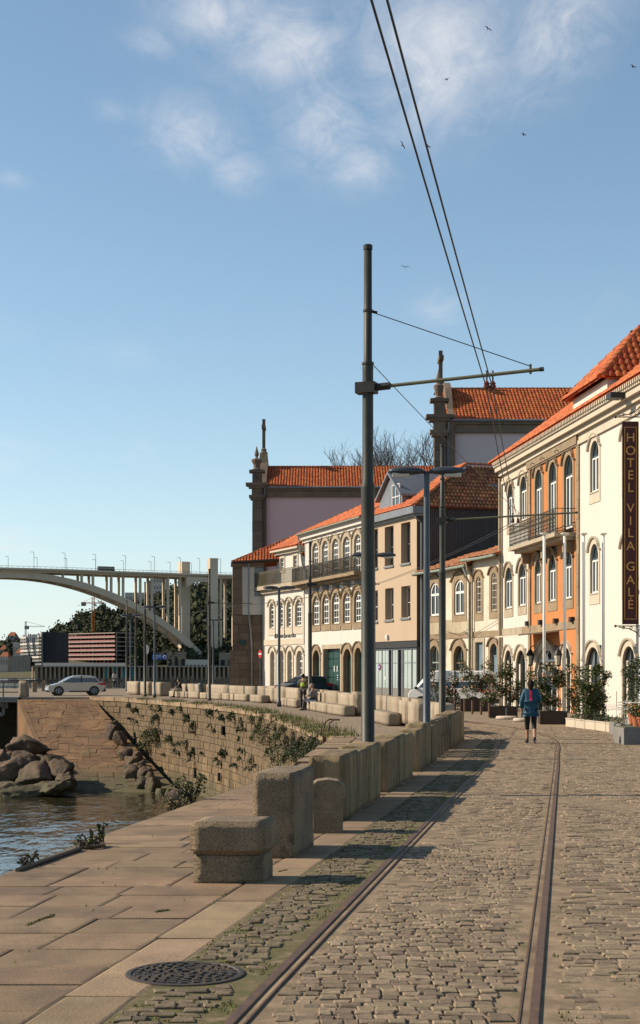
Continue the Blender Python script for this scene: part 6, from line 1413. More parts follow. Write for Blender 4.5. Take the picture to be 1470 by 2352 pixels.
# ================================================================ cars
def car(name, lab, loc, rz, paint, L, W, prof, roof, wheel_x, wr=.32, group=None):
    """prof: side outline (x, z) of the lower body; roof: greenhouse outline (x, z). x runs to the nose."""
    t = thing(name, lab, 'car' if 'van' not in name else 'van', loc, rz, group)
    def loft(P, ws, m, nm, par, sm=True):
        n = len(P); mb = MB(); V = []
        cx = sum(p[0] for p in P)/n; cz = sum(p[1] for p in P)/n
        for y, k in ws: V += [(cx+(x-cx)*k, y, cz+(z-cz)*(1-(1-k)*1.2)) for x, z in P]
        r = len(ws)
        mb.add(V, [tuple(range(n-1,-1,-1)), tuple(range((r-1)*n, r*n))]+[(q*n+i, q*n+(i+1)%n, (q+1)*n+(i+1)%n, (q+1)*n+i) for q in range(r-1) for i in range(n)]); return mb.build(nm, m, par, False)
    h = W/2
    body = loft(prof, [(-h,.955),(-h+.05,.985),(-h+.15,1),(h-.15,1),(h-.05,.985),(h,.955)], paint, 'body', t)
    hr = h-.13
    loft(roof, [(-hr,.86),(-hr+.12,.97),(-hr+.3,1),(hr-.3,1),(hr-.12,.97),(hr,.86)], paint, 'roof', t)
    # glass: side windows follow the roof outline, inset
    zb = min(z for x, z in roof); zt = max(z for x, z in roof); cx = sum(x for x, z in roof)/len(roof)
    for s in (-1,1):
        P = [(cx+(x-cx)*.88, zb+.03+(z-zb)*.80) for x, z in roof]
        mb = MB(); V = []
        for x, z in P: V.append((x, s*(hr+.035-(z-zb)*.10), z))
        mb.add(V, [tuple(range(len(V)))] if s < 0 else [tuple(range(len(V)-1,-1,-1))]); wn = mb.build('side_window', CARGLASS, t)
        mb = MB(); mb.box((cx+.05, s*(hr+.02), (zb+zt)/2), (.07,.06,(zt-zb)*.95)); mb.build('door_pillar', PAINTB, wn)
        mb = MB(); xm = max(x for x, z in roof)-.25; mb.ball((xm, s*(h+.06), zb+.05), (.10,.09,.075), 8, 6); mb.build('wing_mirror', paint if 'van' not in name else PAINTB, t)
        for dx in (.35,-.75): mb = MB(); mb.box((cx+dx, s*(h+.005), zb-.10), (.16,.03,.03)); mb.build('door_handle', paint, t)
        mb = MB(); mb.box((cx, s*(h-.005), .29), (wheel_x[0]-wheel_x[1]-.7,.03,.10)); mb.build('side_sill', PAINTB, t)
    xf = max(roof, key=lambda p: p[0]); xt = [p for p in roof if p[1] > zt-.08]; xft = max(xt, key=lambda p: p[0]); xrb = min(roof, key=lambda p: p[0]); xrt = min(xt, key=lambda p: p[0])
    for (a, b), nm in (((xf, xft),'windscreen'),((xrb, xrt),'rear_window')):
        o = .03 if nm == 'windscreen' else -.03; q = hr-.22
        p0 = (lerp(a[0],b[0],.12)+o, lerp(a[1],b[1],.12)); p1 = (lerp(a[0],b[0],.9)+o, lerp(a[1],b[1],.9))
        mb = MB(); mb.add([(p0[0],-q-.06,p0[1]),(p0[0],q+.06,p0[1]),(p1[0],q-.08,p1[1]+.01),(p1[0],-q+.08,p1[1]+.01)], [(0,1,2,3)]); mb.build(nm, CARGLASS, t)
    for x in wheel_x:
        for s in (-1,1):
            arch = MB(); arch.tube([(x,s*(h-.22),wr),(x,s*(h+.008),wr)], wr*1.13, 20); arch.build('wheel_arch', PAINTB, t)
            w_ = MB(); w_.tube([(x,s*(h-.2),wr),(x,s*(h+.02),wr)], wr, 20); wh = w_.build('wheel', PAINTB, t)
            r = MB(); r.tube([(x,s*(h+.018),wr),(x,s*(h+.026),wr)], wr*.68, 16); r.build('rim', DARK, wh)
            sp = MB()
            for k in range(10): a = k*.6283; sp.box((0,0,0),(1,1,1)) if False else sp.tube([(x,s*(h+.03),wr),(x+wr*.66*math.cos(a),s*(h+.03),wr+wr*.66*math.sin(a))], wr*.055, 4)
            sp.tube([(x+wr*.66*math.cos(k*.3927),s*(h+.03),wr+wr*.66*math.sin(k*.3927)) for k in range(17)], wr*.05, 4); sp.build('spokes', CHROME, wh)
    x0, x1 = min(p[0] for p in prof), max(p[0] for p in prof)
    for s in (-1,1):
        zl = zb-.16
        mb = MB(); mb.box((x0+.17, s*(h-.10), zl+.06), (.36,.24,.17)); mb.box((x0+.42, s*(h-.015), zl+.08),(.3,.04,.10)); mb.build('tail_light', REDL, t)
        mb = MB(); mb.box((x1-.26, s*(h-.16), zl-.10), (.34,.28,.13)); mb.build('headlight', LENS, t)
    mb = MB(); mb.box((x0+.02,0,.72),(.05,.5,.12)); mb.build('number_plate', SIGNW, t)
    mb = MB(); mb.box((x0+.10,0,.38),(.26,W-.16,.22)); mb.box((x1-.10,0,.32),(.2,W-.2,.16)); mb.build('bumper', PAINTB, t)
    return t
hatch = [(-2.12,.42),(-2.16,.62),(-2.10,.88),(-1.95,.99),(.95,.96),(1.45,.86),(1.92,.72),(2.13,.55),(2.15,.36),(2.0,.24),(-1.95,.26)]
hroof = [(-1.88,.95),(-1.50,1.36),(-1.15,1.45),(-.4,1.485),(.15,1.45),(.55,1.32),(1.22,.94)]
p = gy(172, 111.5)
car('silver_car', 'silver hatchback parked on the riverside road above the slipway', (p.x,p.y,zg(110)), R(197), SILVER, 4.3, 1.8, hatch, hroof, (1.30,-1.32), .33)
vprof = [(-2.05,.35),(-2.08,1.0),(1.55,1.04),(1.95,.92),(2.08,.72),(2.10,.40),(2.0,.26),(-1.95,.26)]
vroof = [(-2.05,.98),(-2.02,1.72),(-1.8,1.86),(.75,1.88),(1.12,1.78),(1.86,.98)]
p = gy(1041, 73); car('white_van', 'white van parked before the shabby house behind the rose planters', (p.x,p.y,zg(73)), R(158), VANW, 4.2, 1.72, vprof, vroof, (1.35,-1.28), .30)
p = gy(690, 104.5); car('dark_blue_car', 'dark blue car parked in front of the restaurant doors', (p.x,p.y,zg(104)), R(212), NAVY, 4.0, 1.7, hatch, [(-1.9,.95),(-1.72,1.38),(-1.3,1.47),(-.2,1.48),(.1,1.42),(.95,.95)], (1.25,-1.28), .30)

# ================================================================ people
def skin_mesh(name, J, E, mats, sub=2, root=0, facemat=None):
    me = bpy.data.meshes.new(name); me.from_pydata([j[0] for j in J], E, []); o = bpy.data.objects.new(name, me); COL.objects.link(o)
    md = o.modifiers.new('s','SKIN'); md.use_smooth_shade = True
    sv = me.skin_vertices[0].data if me.skin_vertices else None
    if sv is None:
        bm = bmesh.new(); bm.from_mesh(me); bm.verts.layers.skin.verify(); bm.to_mesh(me); bm.free(); sv = me.skin_vertices[0].data
    for i, j in enumerate(J):
        r = j[1]; sv[i].radius = r if isinstance(r, tuple) else (r, r); sv[i].use_root = (i == root)
    o.modifiers.new('u','SUBSURF').levels = sub; o.modifiers['u'].render_levels = sub
    dg = bpy.context.evaluated_depsgraph_get(); out = bpy.data.meshes.new_from_object(o.evaluated_get(dg)); bpy.data.objects.remove(o); out.name = name
    out.materials.clear()
    for m in mats: out.materials.append(m)
    for p in out.polygons:
        p.use_smooth = True; p.material_index = facemat(p.center) if facemat else 0
    return out
def person(lab, loc, rz, pose, sc=1, top=TEAL, legs=BLACKC, skin=SKIN, hair=HAIR, calf_skin=False, stripe=None, long_hair=False, extra=None, jacket_fat=1.0, cap=None):
    """pose: joint dictionary; the body is one skinned surface, clothes are larger skinned shells over it. Faces +Y."""
    t = thing('person', lab, 'person', loc, rz); t.scale = (sc, sc, sc); P = pose
    order = ['pel','spi','che','nec','hea','shL','elL','wrL','haL','shR','elR','wrR','haR','hiL','knL','anL','toL','hiR','knR','anR','toR']
    rad = dict(pel=(.135,.11),spi=(.115,.09),che=(.15,.105),nec=.052,hea=.085,shL=.062,elL=.042,wrL=.028,haL=.03,shR=.062,elR=.042,wrR=.028,haR=.03,hiL=.095,knL=.06,anL=.04,toL=.036,hiR=.095,knR=.06,anR=.04,toR=.036,hem=(.15,.12),caL=.058,caR=.058)
    idx = {k: i for i, k in enumerate(order)}
    ed = [('pel','spi'),('spi','che'),('che','nec'),('nec','hea'),('che','shL'),('shL','elL'),('elL','wrL'),('wrL','haL'),('che','shR'),('shR','elR'),('elR','wrR'),('wrR','haR'),('pel','hiL'),('hiL','knL'),('knL','anL'),('anL','toL'),('pel','hiR'),('hiR','knR'),('knR','anR'),('anR','toR')]
    body = skin_mesh('body', [(P[k], rad[k]) for k in order], [(idx[a],idx[b]) for a, b in ed], [skin]); b = link('body', body, t)
    h = Vector(P['hea']); hd = MB()
    def shell(name, ks, es, fat, m, sub=2):
        ix = {k: i for i, k in enumerate(ks)}
        return link(name, skin_mesh(name, [(P[k], tuple(v*fat(k) for v in (rad[k] if isinstance(rad[k],tuple) else (rad[k],rad[k])))) for k in ks], [(ix[a],ix[b]) for a, b in es], [m], sub), t)
    jk = shell('jacket', ['pel','spi','che','shL','elL','wrL','shR','elR','wrR']+(['hem'] if 'hem' in P else []), ([('pel','hem')] if 'hem' in P else [])+[('pel','spi'),('spi','che'),('che','shL'),('shL','elL'),('elL','wrL'),('che','shR'),('shR','elR'),('elR','wrR')],
          lambda k: {'pel':1.36,'spi':1.45,'che':1.15,'hem':1.28,'shL':1.2,'shR':1.2,'elL':1.5,'elR':1.5,'wrL':1.5,'wrR':1.5}.get(k,1)*jacket_fat, top)
    tr = shell('trousers', ['pel','hiL','knL']+(['anL'] if not calf_skin else ['caL'])+['hiR','knR']+(['anR'] if not calf_skin else ['caR']), [('pel','hiL'),('hiL','knL'),('knL','anL' if not calf_skin else 'caL'),('pel','hiR'),('hiR','knR'),('knR','anR' if not calf_skin else 'caR')], lambda k: 1.10 if calf_skin else {'anL':1.55,'anR':1.55,'knL':1.3,'knR':1.3}.get(k,1.12), legs) if True else None
    for s in 'LR':
        a, to = Vector(P['an'+s]), Vector(P['to'+s]); d = (to-a); sm = MB()
        fwd = Vector((d.x,d.y,0)); fwd = fwd.normalized() if fwd.length > .01 else Vector((0,1,0)); ang = math.atan2(fwd.y,fwd.x)
        he = a-fwd*.05; P8 = []
        sd = Vector((-fwd.y,fwd.x,0))
        base = [(he-fwd*.03,.035),(he+fwd*.03,.04),(a.lerp(to,.55),.045),(to,.048),(to+fwd*.05,.03)]; tp = [.10,.115,.085,.055,.03]
        V = []
        for (c, w_), hh in zip(base, tp):
            zb = min(a.z,to.z)-.075+(0 if d.z < .02 else 0); zl = lerp(a.z-.075, to.z-.03, min(max((c-he).dot(fwd)/.2,0),1)) ; V += [c.xy.to_3d()+Vector((0,0,zl))+sd*w_, c.xy.to_3d()+Vector((0,0,zl))-sd*w_, c.xy.to_3d()+Vector((0,0,zl+hh))-sd*w_*.8, c.xy.to_3d()+Vector((0,0,zl+hh))+sd*w_*.8]
        sm.add(V, [(4*i+j,4*i+(j+1)%4,4*i+4+(j+1)%4,4*i+4+j) for i in range(4) for j in range(4)]+[(0,1,2,3),(16,17,18,19)]); shn = sm.build('shoe', SHOE, t, True)
        so_ = MB(); V2 = [Vector(v)+Vector((0,0,-.012 if k % 4 in (0,1) else 0)) for k, v in enumerate(V)]
        so_.add([V2[4*i+j]-Vector((0,0,.0 if j < 2 else (V2[4*i+2].z-V2[4*i+1].z)-.022)) for i in range(5) for j in range(4)], [(4*i+j,4*i+(j+1)%4,4*i+4+(j+1)%4,4*i+4+j) for i in range(4) for j in range(4)]+[(0,1,2,3),(16,17,18,19)]); so_.build('sole', SOLE, shn)
    hm = MB(); hm.ball((h.x,h.y+.01,h.z+.045), (.078,.095,.115), 14, 10); hm.build('head', skin, t, True)
    f = MB(); f.ball((h.x,h.y+.105,h.z+.03),(.014,.02,.022),6,5); f.ball((h.x-.078,h.y+.005,h.z+.03),(.012,.022,.032),6,5); f.ball((h.x+.078,h.y+.005,h.z+.03),(.012,.022,.032),6,5); f.build('nose_and_ears', skin, t, True)
    e = MB(); e.ball((h.x-.03,h.y+.095,h.z+.055),(.012,.008,.007),6,5); e.ball((h.x+.03,h.y+.095,h.z+.055),(.012,.008,.007),6,5); e.box((h.x,h.y+.098,h.z-.02),(.04,.01,.007)); e.build('eyes_and_mouth', HAIR, t)
    hr = MB(); hr.ball((h.x,h.y-.018,h.z+.068),(.092,.102,.112),14,10)
    if long_hair: hr.ball((h.x,h.y-.09,h.z+.02),(.065,.05,.12),10,8); hr.ball((h.x-.01,h.y-.10,h.z-.08),(.04,.035,.10),8,8)
    hr.build('hair', cap or hair, t, True)
    for s, sg in (('L',-1),('R',1)):      # fingers
        w0, ha = Vector(P['wr'+s]), Vector(P['ha'+s]); d = (ha-w0).normalized(); sd = d.cross(Vector((1,0,0))).normalized() if abs(d.x) < .8 else d.cross(Vector((0,0,1))).normalized(); cu = d.cross(sd); fm = MB()
        for k, ln in enumerate((.065,.075,.07,.055)): r0 = ha+sd*(.028-.018*k)+d*.015; fm.tube([r0, r0+d*ln*.55, r0+d*ln*.9+cu*sg*.02], [.010,.009,.007], 6)
        fm.tube([ha+sd*.03-d*.02, ha+sd*.05+d*.02, ha+sd*.045+d*.045], [.011,.010,.008], 6); fm.build('fingers', skin, t, True)
    if stripe: stripe(t, P, jk)
    return t
walk = dict(pel=(0,0,.90),spi=(0,.01,1.06),che=(0,.02,1.27),nec=(0,.02,1.43),hea=(0,.03,1.49),shL=(-.155,.01,1.37),elL=(-.235,-.06,1.12),wrL=(-.24,.02,.90),haL=(-.24,.05,.83),
            shR=(.155,.01,1.37),elR=(.225,-.06,1.13),wrR=(.20,.14,1.02),haR=(.18,.20,1.02),hem=(0,0,.79),hiL=(-.085,.0,.85),knL=(-.085,.10,.48),anL=(-.08,.10,.085),toL=(-.085,.26,.04),hiR=(.085,0,.85),knR=(.09,.03,.46),anR=(.085,-.22,.15),toR=(.085,-.10,.045),
            caL=(-.083,.10,.34),caR=(.088,-.06,.34))
def back_stripe(t, P, jk):
    m = MB()
    # narrow panel down the upper back, laid on the jacket surface
    xs = [(v.co.x,v.co.y,v.co.z) for v in jk.data.vertices]
    def back(x, z): 
        c = [q for q in xs if abs(q[0]-x) < .06 and abs(q[2]-z) < .07]; return min(q[1] for q in c) if c else -.12
    zs = [1.40,1.33,1.26,1.19,1.12]; V = []
    for z in zs: y = back(-.01,z)-.012; V += [(-.038,y,z),(.022,y,z),(.022,y+.03,z),(-.038,y+.03,z)]
    m.add(V, [(4*i+j,4*i+(j+1)%4,4*i+4+(j+1)%4,4*i+4+j) for i in range(4) for j in range(4)]+[(0,1,2,3),(16,17,18,19)]); m.build('pink_panel', PINKS, t)
p = gnd(1219, 1708); person('person in teal jacket with pink back panel walking away on the tram track', (p.x,p.y,p.z), R(-3), walk, 1.0, TEAL, BLACKC, calf_skin=True, stripe=back_stripe, long_hair=True, jacket_fat=1.12)
stand = dict(pel=(0,0,.93),spi=(0,0,1.08),che=(0,.02,1.30),nec=(0,.03,1.46),hea=(0,.05,1.53),shL=(-.18,.01,1.40),elL=(-.26,-.04,1.14),wrL=(-.18,.12,1.02),haL=(-.14,.18,1.02),shR=(.18,.01,1.40),elR=(.25,-.02,1.14),wrR=(.20,.16,1.02),haR=(.18,.23,1.02),
             hiL=(-.09,0,.88),knL=(-.11,.02,.48),anL=(-.12,-.02,.085),toL=(-.14,.13,.04),hiR=(.09,0,.88),knR=(.11,.03,.48),anR=(.13,0,.085),toR=(.15,.15,.04))
def vest(t, P, jk):
    m = skin_mesh('hi_vis_vest', [((0,0,1.02),(.175,.14)),((0,.0,1.12),(.18,.145)),((0,.02,1.33),(.205,.15))], [(0,1),(1,2)], [HIVIS]); link('vest', m, t)
    ph = MB(); ph.box((P['haR'][0],P['haR'][1]+.03,P['haR'][2]+.04),(.07,.012,.13)); ph.build('phone', BLACKF, t)
p = gnd(696, 1626); person('person in dark trousers and yellow-green hi-vis vest standing by the stone benches', (p.x,p.y,p.z), R(-25), stand, 1.0, KHAKI, DENIM, stripe=vest, cap=HAIR)
sit = dict(pel=(0,0,.52),spi=(0,.02,.68),che=(0,.05,.90),nec=(0,.10,1.05),hea=(0,.14,1.11),shL=(-.17,.05,.99),elL=(-.22,.16,.78),wrL=(-.12,.32,.70),haL=(-.06,.38,.70),shR=(.17,.05,.99),elR=(.22,.16,.78),wrR=(.12,.32,.70),haR=(.06,.38,.70),
           hiL=(-.09,.03,.51),knL=(-.10,.44,.52),anL=(-.11,.52,.09),toL=(-.12,.68,.04),hiR=(.09,.03,.51),knR=(.11,.43,.50),anR=(.12,.46,.09),toR=(.13,.62,.04))
def seat_on(px, off, pose, lab, face, **k):
    a, d = path_px(px, off); return person(lab, (a.x,a.y,zg(a.y)-.02), face, pose, **k)
def blanket(t, P, jk):
    m = skin_mesh('blanket', [((0,0,.50),(.26,.22)),((0,.0,.72),(.24,.20)),((0,.05,.95),(.22,.17)),((0,.32,.50),(.2,.14))], [(0,1),(1,2),(0,3)], [GREYC]); link('grey_blanket', m, t)
    m = MB(); m.box((.15,.15,.46),(.75,.5,.10)); m.build('striped_cloth', BLUEC, t)
seat_on(722, .55, sit, 'person wrapped in a grey blanket sitting on a granite bench with blue striped cloth', R(80), top=GREYC, legs=DENIM, stripe=blanket, cap=GREYC)
seat_on(415, .55, sit, 'person in dark jacket and light trousers sitting at the end of the bench row', R(100), top=BLACKC, legs=mat('beige_trousers',(.30,.25,.19),None,rough=.8))
p = gnd(264, 1580.5); person('person in pale top and black trousers walking by the river posts', (p.x,p.y,p.z), R(15), walk | dict(caL=(0,0,0),caR=(0,0,0)), 1.04, PALEC, BLACKC, long_hair=True)

# ================================================================ planters, roses, terrace things
def leaf_cloud(n, pts, s0, s1, m, jitter):
    mb = MB()
    for _ in range(n):
        c = random.choice(pts); p = Vector(c)+Vector((random.gauss(0,1),random.gauss(0,1),random.gauss(0,1)))*jitter
        s = rnd(s0,s1); a = Vector((rnd(-1,1),rnd(-1,1),rnd(-.6,.6))).normalized(); b = a.cross(Vector((rnd(-1,1),rnd(-1,1),rnd(-1,1)))).normalized()*s*.32; a = a*s*.5; k = a.cross(b).normalized()*s*.12
        mb.add([p-a, p-a*.1+b+k, p+a, p-a*.1-b+k], [(0,1,2,3)])
    return mb
def rose_bush(px0, px1, py0, py1, Y, lab, n=1500, bl=70, group='climbing rose bushes in planters', zbase=None, dens=1, parts=True):
    x0, x1 = at(px0,0,Y).x, at(px1,0,Y).x; zt = at(0,py0,Y).z; zb = at(0,py1,Y).z if zbase is None else zbase
    t = thing('rose_bush', lab, 'bush', ((x0+x1)/2,Y,zb), group=group, world=True); st = MB(); pts = []
    k = max(4, int((x1-x0)*4.0))
    for i in range(k):
        a = Vector((lerp(x0+.1,x1-.1,(i+rnd(.1,.9))/k),Y+rnd(-.15,.15),zb)); h = (zt-zb)*rnd(.55,1.0); e = a+Vector((rnd(-.3,.3),rnd(-.2,.2),h)); P = [a, a.lerp(e,.35)+Vector((rnd(-.1,.1),rnd(-.1,.1),0)), a.lerp(e,.7)+Vector((rnd(-.15,.15),rnd(-.12,.12),0)), e]
        st.tube(P, [.014,.011,.009,.005], 5, False)
        for q in range(10):
            t_ = rnd(.12,1); b = a.lerp(e,t_); f = b+Vector((rnd(-.32,.32),rnd(-.25,.25),rnd(-.05,.28))); st.tube([b,f], [.006,.003], 4, False); pts += [b.lerp(f,.5), f, f]
    st.build('stems', BARK, t)
    leaf_cloud(n, pts, .05, .10, LEAF, .07).build('foliage', LEAF, t)
    fm = MB()
    for _ in range(bl):
        c = random.choice(pts)+Vector((rnd(-.08,.08),rnd(-.22,.0),rnd(-.08,.08))); r = rnd(.025,.05); fm.ball(c, (r,r,r*.8), 6, 4)
        for q in range(5): a = q*1.2566; p = c+Vector((math.cos(a),math.sin(a)*.6,.3))*r*.9; d = Vector((math.cos(a),math.sin(a),.2))*r; s = Vector((-math.sin(a),math.cos(a),0))*r*.7; fm.add([p-s*.5,p+d*.4-s,p+d*.4+s,p+s*.5],[(0,1,2,3)])
    tag(fm.build('blossoms', PETAL, t), kind='stuff')
    return t
def planter(px0, px1, pyt, pyb, depth, lab, m=CORTEN):
    a, b = gnd(px0,pyb), gnd(px1,pyb); Y = a.y; h = (pyb-pyt)*Y/F; w_ = b.x-a.x
    t = thing('planter', lab, 'planter', ((a.x+b.x)/2,Y,zg(Y)), group='rusty steel planter boxes', world=True); c = ((a.x+b.x)/2, Y+depth/2, zg(Y)+h/2)
    mm = MB()
    for dx, dy, sx, sy in ((0,-depth/2+.02,w_,.04),(0,depth/2-.02,w_,.04),(-w_/2+.02,0,.04,depth-.08),(w_/2-.02,0,.04,depth-.08)): mm.box((c[0]+dx,c[1]+dy,c[2]),(sx,sy,h))
    mm.build('box', m, t); mm = MB(); mm.box((c[0],c[1],c[2]+h*.32),(w_-.1,depth-.1,h*.2)); mm.build('soil', JOINT, t)
    for sx in (-1,1): mm = MB(); mm.box((c[0]+sx*(w_/2+.02),Y-.02,c[2]),(.05,.05,h+.02)); mm.build('corner_post', CORTEN if m is CORTEN else m, t)
    return Y+depth/2, zg(Y)+h*.8
Yp, zp_ = planter(1060,1122,1605,1633,.9,'dark steel planter farthest along the house row by the white van'); rose_bush(1062,1126,1532,1606,Yp,'rose bush in the dark planter beside the white van',3000,80,zbase=zp_)
rose_bush(986,1062,1537,1606,Yp+.8,'rose bush in front of the white van',3200,90,zbase=zg(70))
Yp, zp_ = planter(1126,1186,1623,1648,.8,'dark steel planter with a round parasol base before it'); rose_bush(1110,1200,1528,1626,Yp,'tall rose bush beside the stone parasol bases',4200,95,zbase=zp_)
Yp, zp_ = planter(1243,1300,1634,1664,.8,'dark steel planter next to the pale stone trough'); rose_bush(1212,1300,1512,1636,Yp+.2,'rose bush before the hotel entrance with pink blooms',4200,80,zbase=zp_)
rose_bush(1290,1336,1525,1640,Yp+.5,'sparse rose bush at the orange wall',1300,30,zbase=zp_)
# pale stone trough in segments
A, Bq = gnd(1299,1669), gnd(1417,1684); t = thing('stone_trough', 'low pale stone trough planter made of five blocks along the terrace', 'planter', A, world=True); n = 5
d = (Bq-A); d.z = 0; nrm = Vector((d.y,-d.x,0)).normalized()*-1
if nrm.y < 0: nrm = -nrm
for k in range(n):
    p0, p1 = A+d*((k+.02)/n), A+d*((k+.98)/n); P = [p0,p1,p1+nrm*.5,p0+nrm*.5]; MB().hexa([Vector((q.x,q.y,zg(q.y)-.01)) for q in P]+[Vector((q.x,q.y,zg(q.y)+.27)) for q in P]).build('block', LIME, t)
    P = [p0-nrm*.02,p1-nrm*.02,p1+nrm*.08,p0+nrm*.08]; MB().hexa([Vector((q.x,q.y,zg(q.y)+.271)) for q in P]+[Vector((q.x,q.y,zg(q.y)+.30)) for q in P]).build('rim', LIME, t)
rose_bush(1334,1386,1540,1655,(A.y+Bq.y)/2+.6,'dense dark shrub with few blooms in the stone trough before the arched hotel door',4500,12,zbase=.05)
g = thing('trough_plants', 'low leafy plants and grasses growing in the stone trough', 'plant', A.lerp(Bq,.5)+nrm*.3, world=True)
pts = [A+d*rnd(0,1)+nrm*rnd(.1,.4)+Vector((0,0,.28+rnd(0,.18))) for _ in range(60)]; leaf_cloud(900, pts, .04, .09, LEAFD, .05).build('foliage', LEAFD, g)
# grey concrete planters at the edge of the terrace
for px0, px1, pyt, pyb, dp, lab in ((1417,1430,1660,1690,1.2,'thin grey concrete planter end wall beyond the stone trough'),(1425,1440,1664,1702,1.0,'grey concrete planter standing between the trough and the big grey box'),(1433,1478,1672,1711,1.3,'big grey concrete planter box at the terrace edge')):
    a, b = gnd(px0,pyb), gnd(px1,pyb); h = (pyb-pyt)*a.y/F; tt = thing('concrete_planter', lab, 'planter', (a.x,a.y,a.z), group='grey concrete planter boxes', world=True); MB().box(((a.x+b.x)/2,a.y+dp/2,a.z+h/2-.005),(b.x-a.x,dp,h)).build('box', CONC2, tt); MB().box(((a.x+b.x)/2,a.y+dp/2,a.z+h),(b.x-a.x-.08,dp-.1,.03)).build('soil', JOINT, tt)
# terracotta pots on a rail
for i, (px, py, Y, s) in enumerate(((1453,1650,43.5,.9),(1463,1657,42,.95),(1474,1660,41,1.05))):
    c = at(px,py,Y); tt = thing('flower_pot', 'terracotta pot of blooms on the terrace rail, %s counting from the hotel wall' % ORD[i], 'flower pot', (c.x,c.y,c.z), group='terracotta pots on the terrace rail', world=True)
    MB().lathe([(.10*s,-.17),(.155*s,.10),(.17*s,.10),(.17*s,.16),(.13*s,.16)], c, 14).build('pot', TERRA, tt)
    pts = [c+Vector((rnd(-.18,.18),rnd(-.15,.15),rnd(.16,.42))) for _ in range(30)]; leaf_cloud(420, pts, .04, .08, LEAF, .04).build('foliage', LEAF, tt)
    fm = MB()
    for q in pts[:14]: fm.ball(q+Vector((0,-.05,.03)), .024, 5, 4)
    tag(fm.build('blossoms', mat('red_bloom',(.55,.06,.02),(.6,.35,.03),20,.6) if i == 0 else bpy.data.materials['red_bloom'], tt), kind='stuff')
tt = thing('terrace_rail', 'low dark rail carrying the terracotta pots', 'rail', gnd(1462,1690), world=True); m = MB()
p0, p1 = at(1450,1648,44), at(1486,1662,40.2)
for q in (p0, p0.lerp(p1,.5), p1): m.box((q.x,q.y,(q.z+zg(q.y))/2),(.05,.05,q.z-zg(q.y)))
m.tube([p0+Vector((0,.12,-.1)),p1+Vector((0,.12,-.1))], .02, 6); m.build('rail', BLACKF, tt)
# white metal chairs
def chair(px, Y, rz, lab):
    c = gy(px, Y); t = thing('metal_chair', lab, 'chair', (c.x,c.y,c.z), rz, group='white metal terrace chairs'); 
    for sx in (-.24,.24):
        MB().tube([(sx,-.24,0),(sx,-.23,.66),(sx,.05,.68),(sx*.95,.24,.66),(sx*.95,.26,0)], .016, 6).build('leg', WFRAME, t)
    for k in range(6): MB().box((0,-.2+k*.085,.45),(.46,.06,.018)).build('seat_slat', WFRAME, t)
    for k in range(4): z = .56+k*.085; MB().tube([(-.24,.05,z),(-.2,.2,z),(0,.27,z),(.2,.2,z),(.24,.05,z)], .017, 6).build('back_slat', WFRAME, t)
    return t
chair(1437,50.5,R(10),'white metal armchair beside the stone trough on the hotel terrace'); chair(1462,50,R(-20),'white metal armchair with curved slats behind the terracotta pots'); chair(1452,53,R(160),'white metal armchair close to the hotel wall')
g = thing('potted_tree', 'small leafy potted shrub by the arched hotel window', 'shrub', gy(1470,52), world=True); c = gy(1470,52)
MB().lathe([(.2,0),(.28,.4),(.3,.42)], c, 12).build('pot', TERRA, g); MB().tube([c+Vector((0,0,.4)),c+Vector((.02,0,1.0))], .03, 6).build('trunk', BARK, g)
pts = [c+Vector((rnd(-.45,.45),rnd(-.4,.4),rnd(.85,2.25))) for _ in range(60)]; leaf_cloud(1600, pts, .06, .11, LEAF, .09).build('foliage', LEAFD, g)
# flagpoles
for i, px in enumerate((1250,1297,1341,1386)):
    Y = 57.6; c = gy(px, Y); t = thing('flagpole', ['white flagpole before the hotel door','white flagpole at the orange wall edge','white flagpole beside the arched ground-floor door','white flagpole casting its shadow next to the meter hatch'][i], 'flagpole', c, group='white flagpoles before the hotel', world=True); zt = at(px,1230,Y).z
    MB().lathe([(.06,0),(.058,zt-c.z)], c, 10).build('shaft', WFRAME, t, True); MB().lathe([(.04,0),(.15,.05),(.16,.09),(.05,.11)], (c.x,c.y,zt), 12).build('cap', WFRAME, t); MB().lathe([(.11,0),(.11,.05),(.07,.09)], c, 10).build('base_ring', LAMPG, t)
# parasol bases and steel bollards
for i, (px, py, r_) in enumerate(((1163,1650,.42),(1199,1655,.34),(1152,1646,.36))):
    c = gnd(px,py); t = thing('parasol_base', ['round pale stone parasol base with a steel socket','round pale stone parasol base at the walker\'s hand','round pale stone parasol base close to the dark planter'][i], 'parasol base', c, group='stone parasol bases', world=True); MB().lathe([(r_,0),(r_,.05),(r_*.9,.09),(.06,.10)], c, 20).build('disc', LIME, t); MB().lathe([(.035,.09),(.035,.42)], c, 8).build('socket', LAMPG, t)
for px, py in ((1045,1632),(1067,1634),(1085,1640),(1105,1642),(1124,1648)):
    c = gnd(px,py); o = link('steel_bollard', bpy.data.meshes['steel_bollard'] if 'steel_bollard' in bpy.data.meshes else MB().lathe([(.05,0),(.05,.55),(.045,.58)], (0,0,0), 10).mesh('steel_bollard', mat('bollard_brown',(.13,.075,.05),None,rough=.6)), None, c); SEQ['bol'] = SEQ.get('bol',0)+1; tag(o, 'thin rust-brown steel bollard by the rose planters, %s counting from the white van' % ORD[SEQ['bol']-1], 'bollard', 'rust-brown steel bollards')
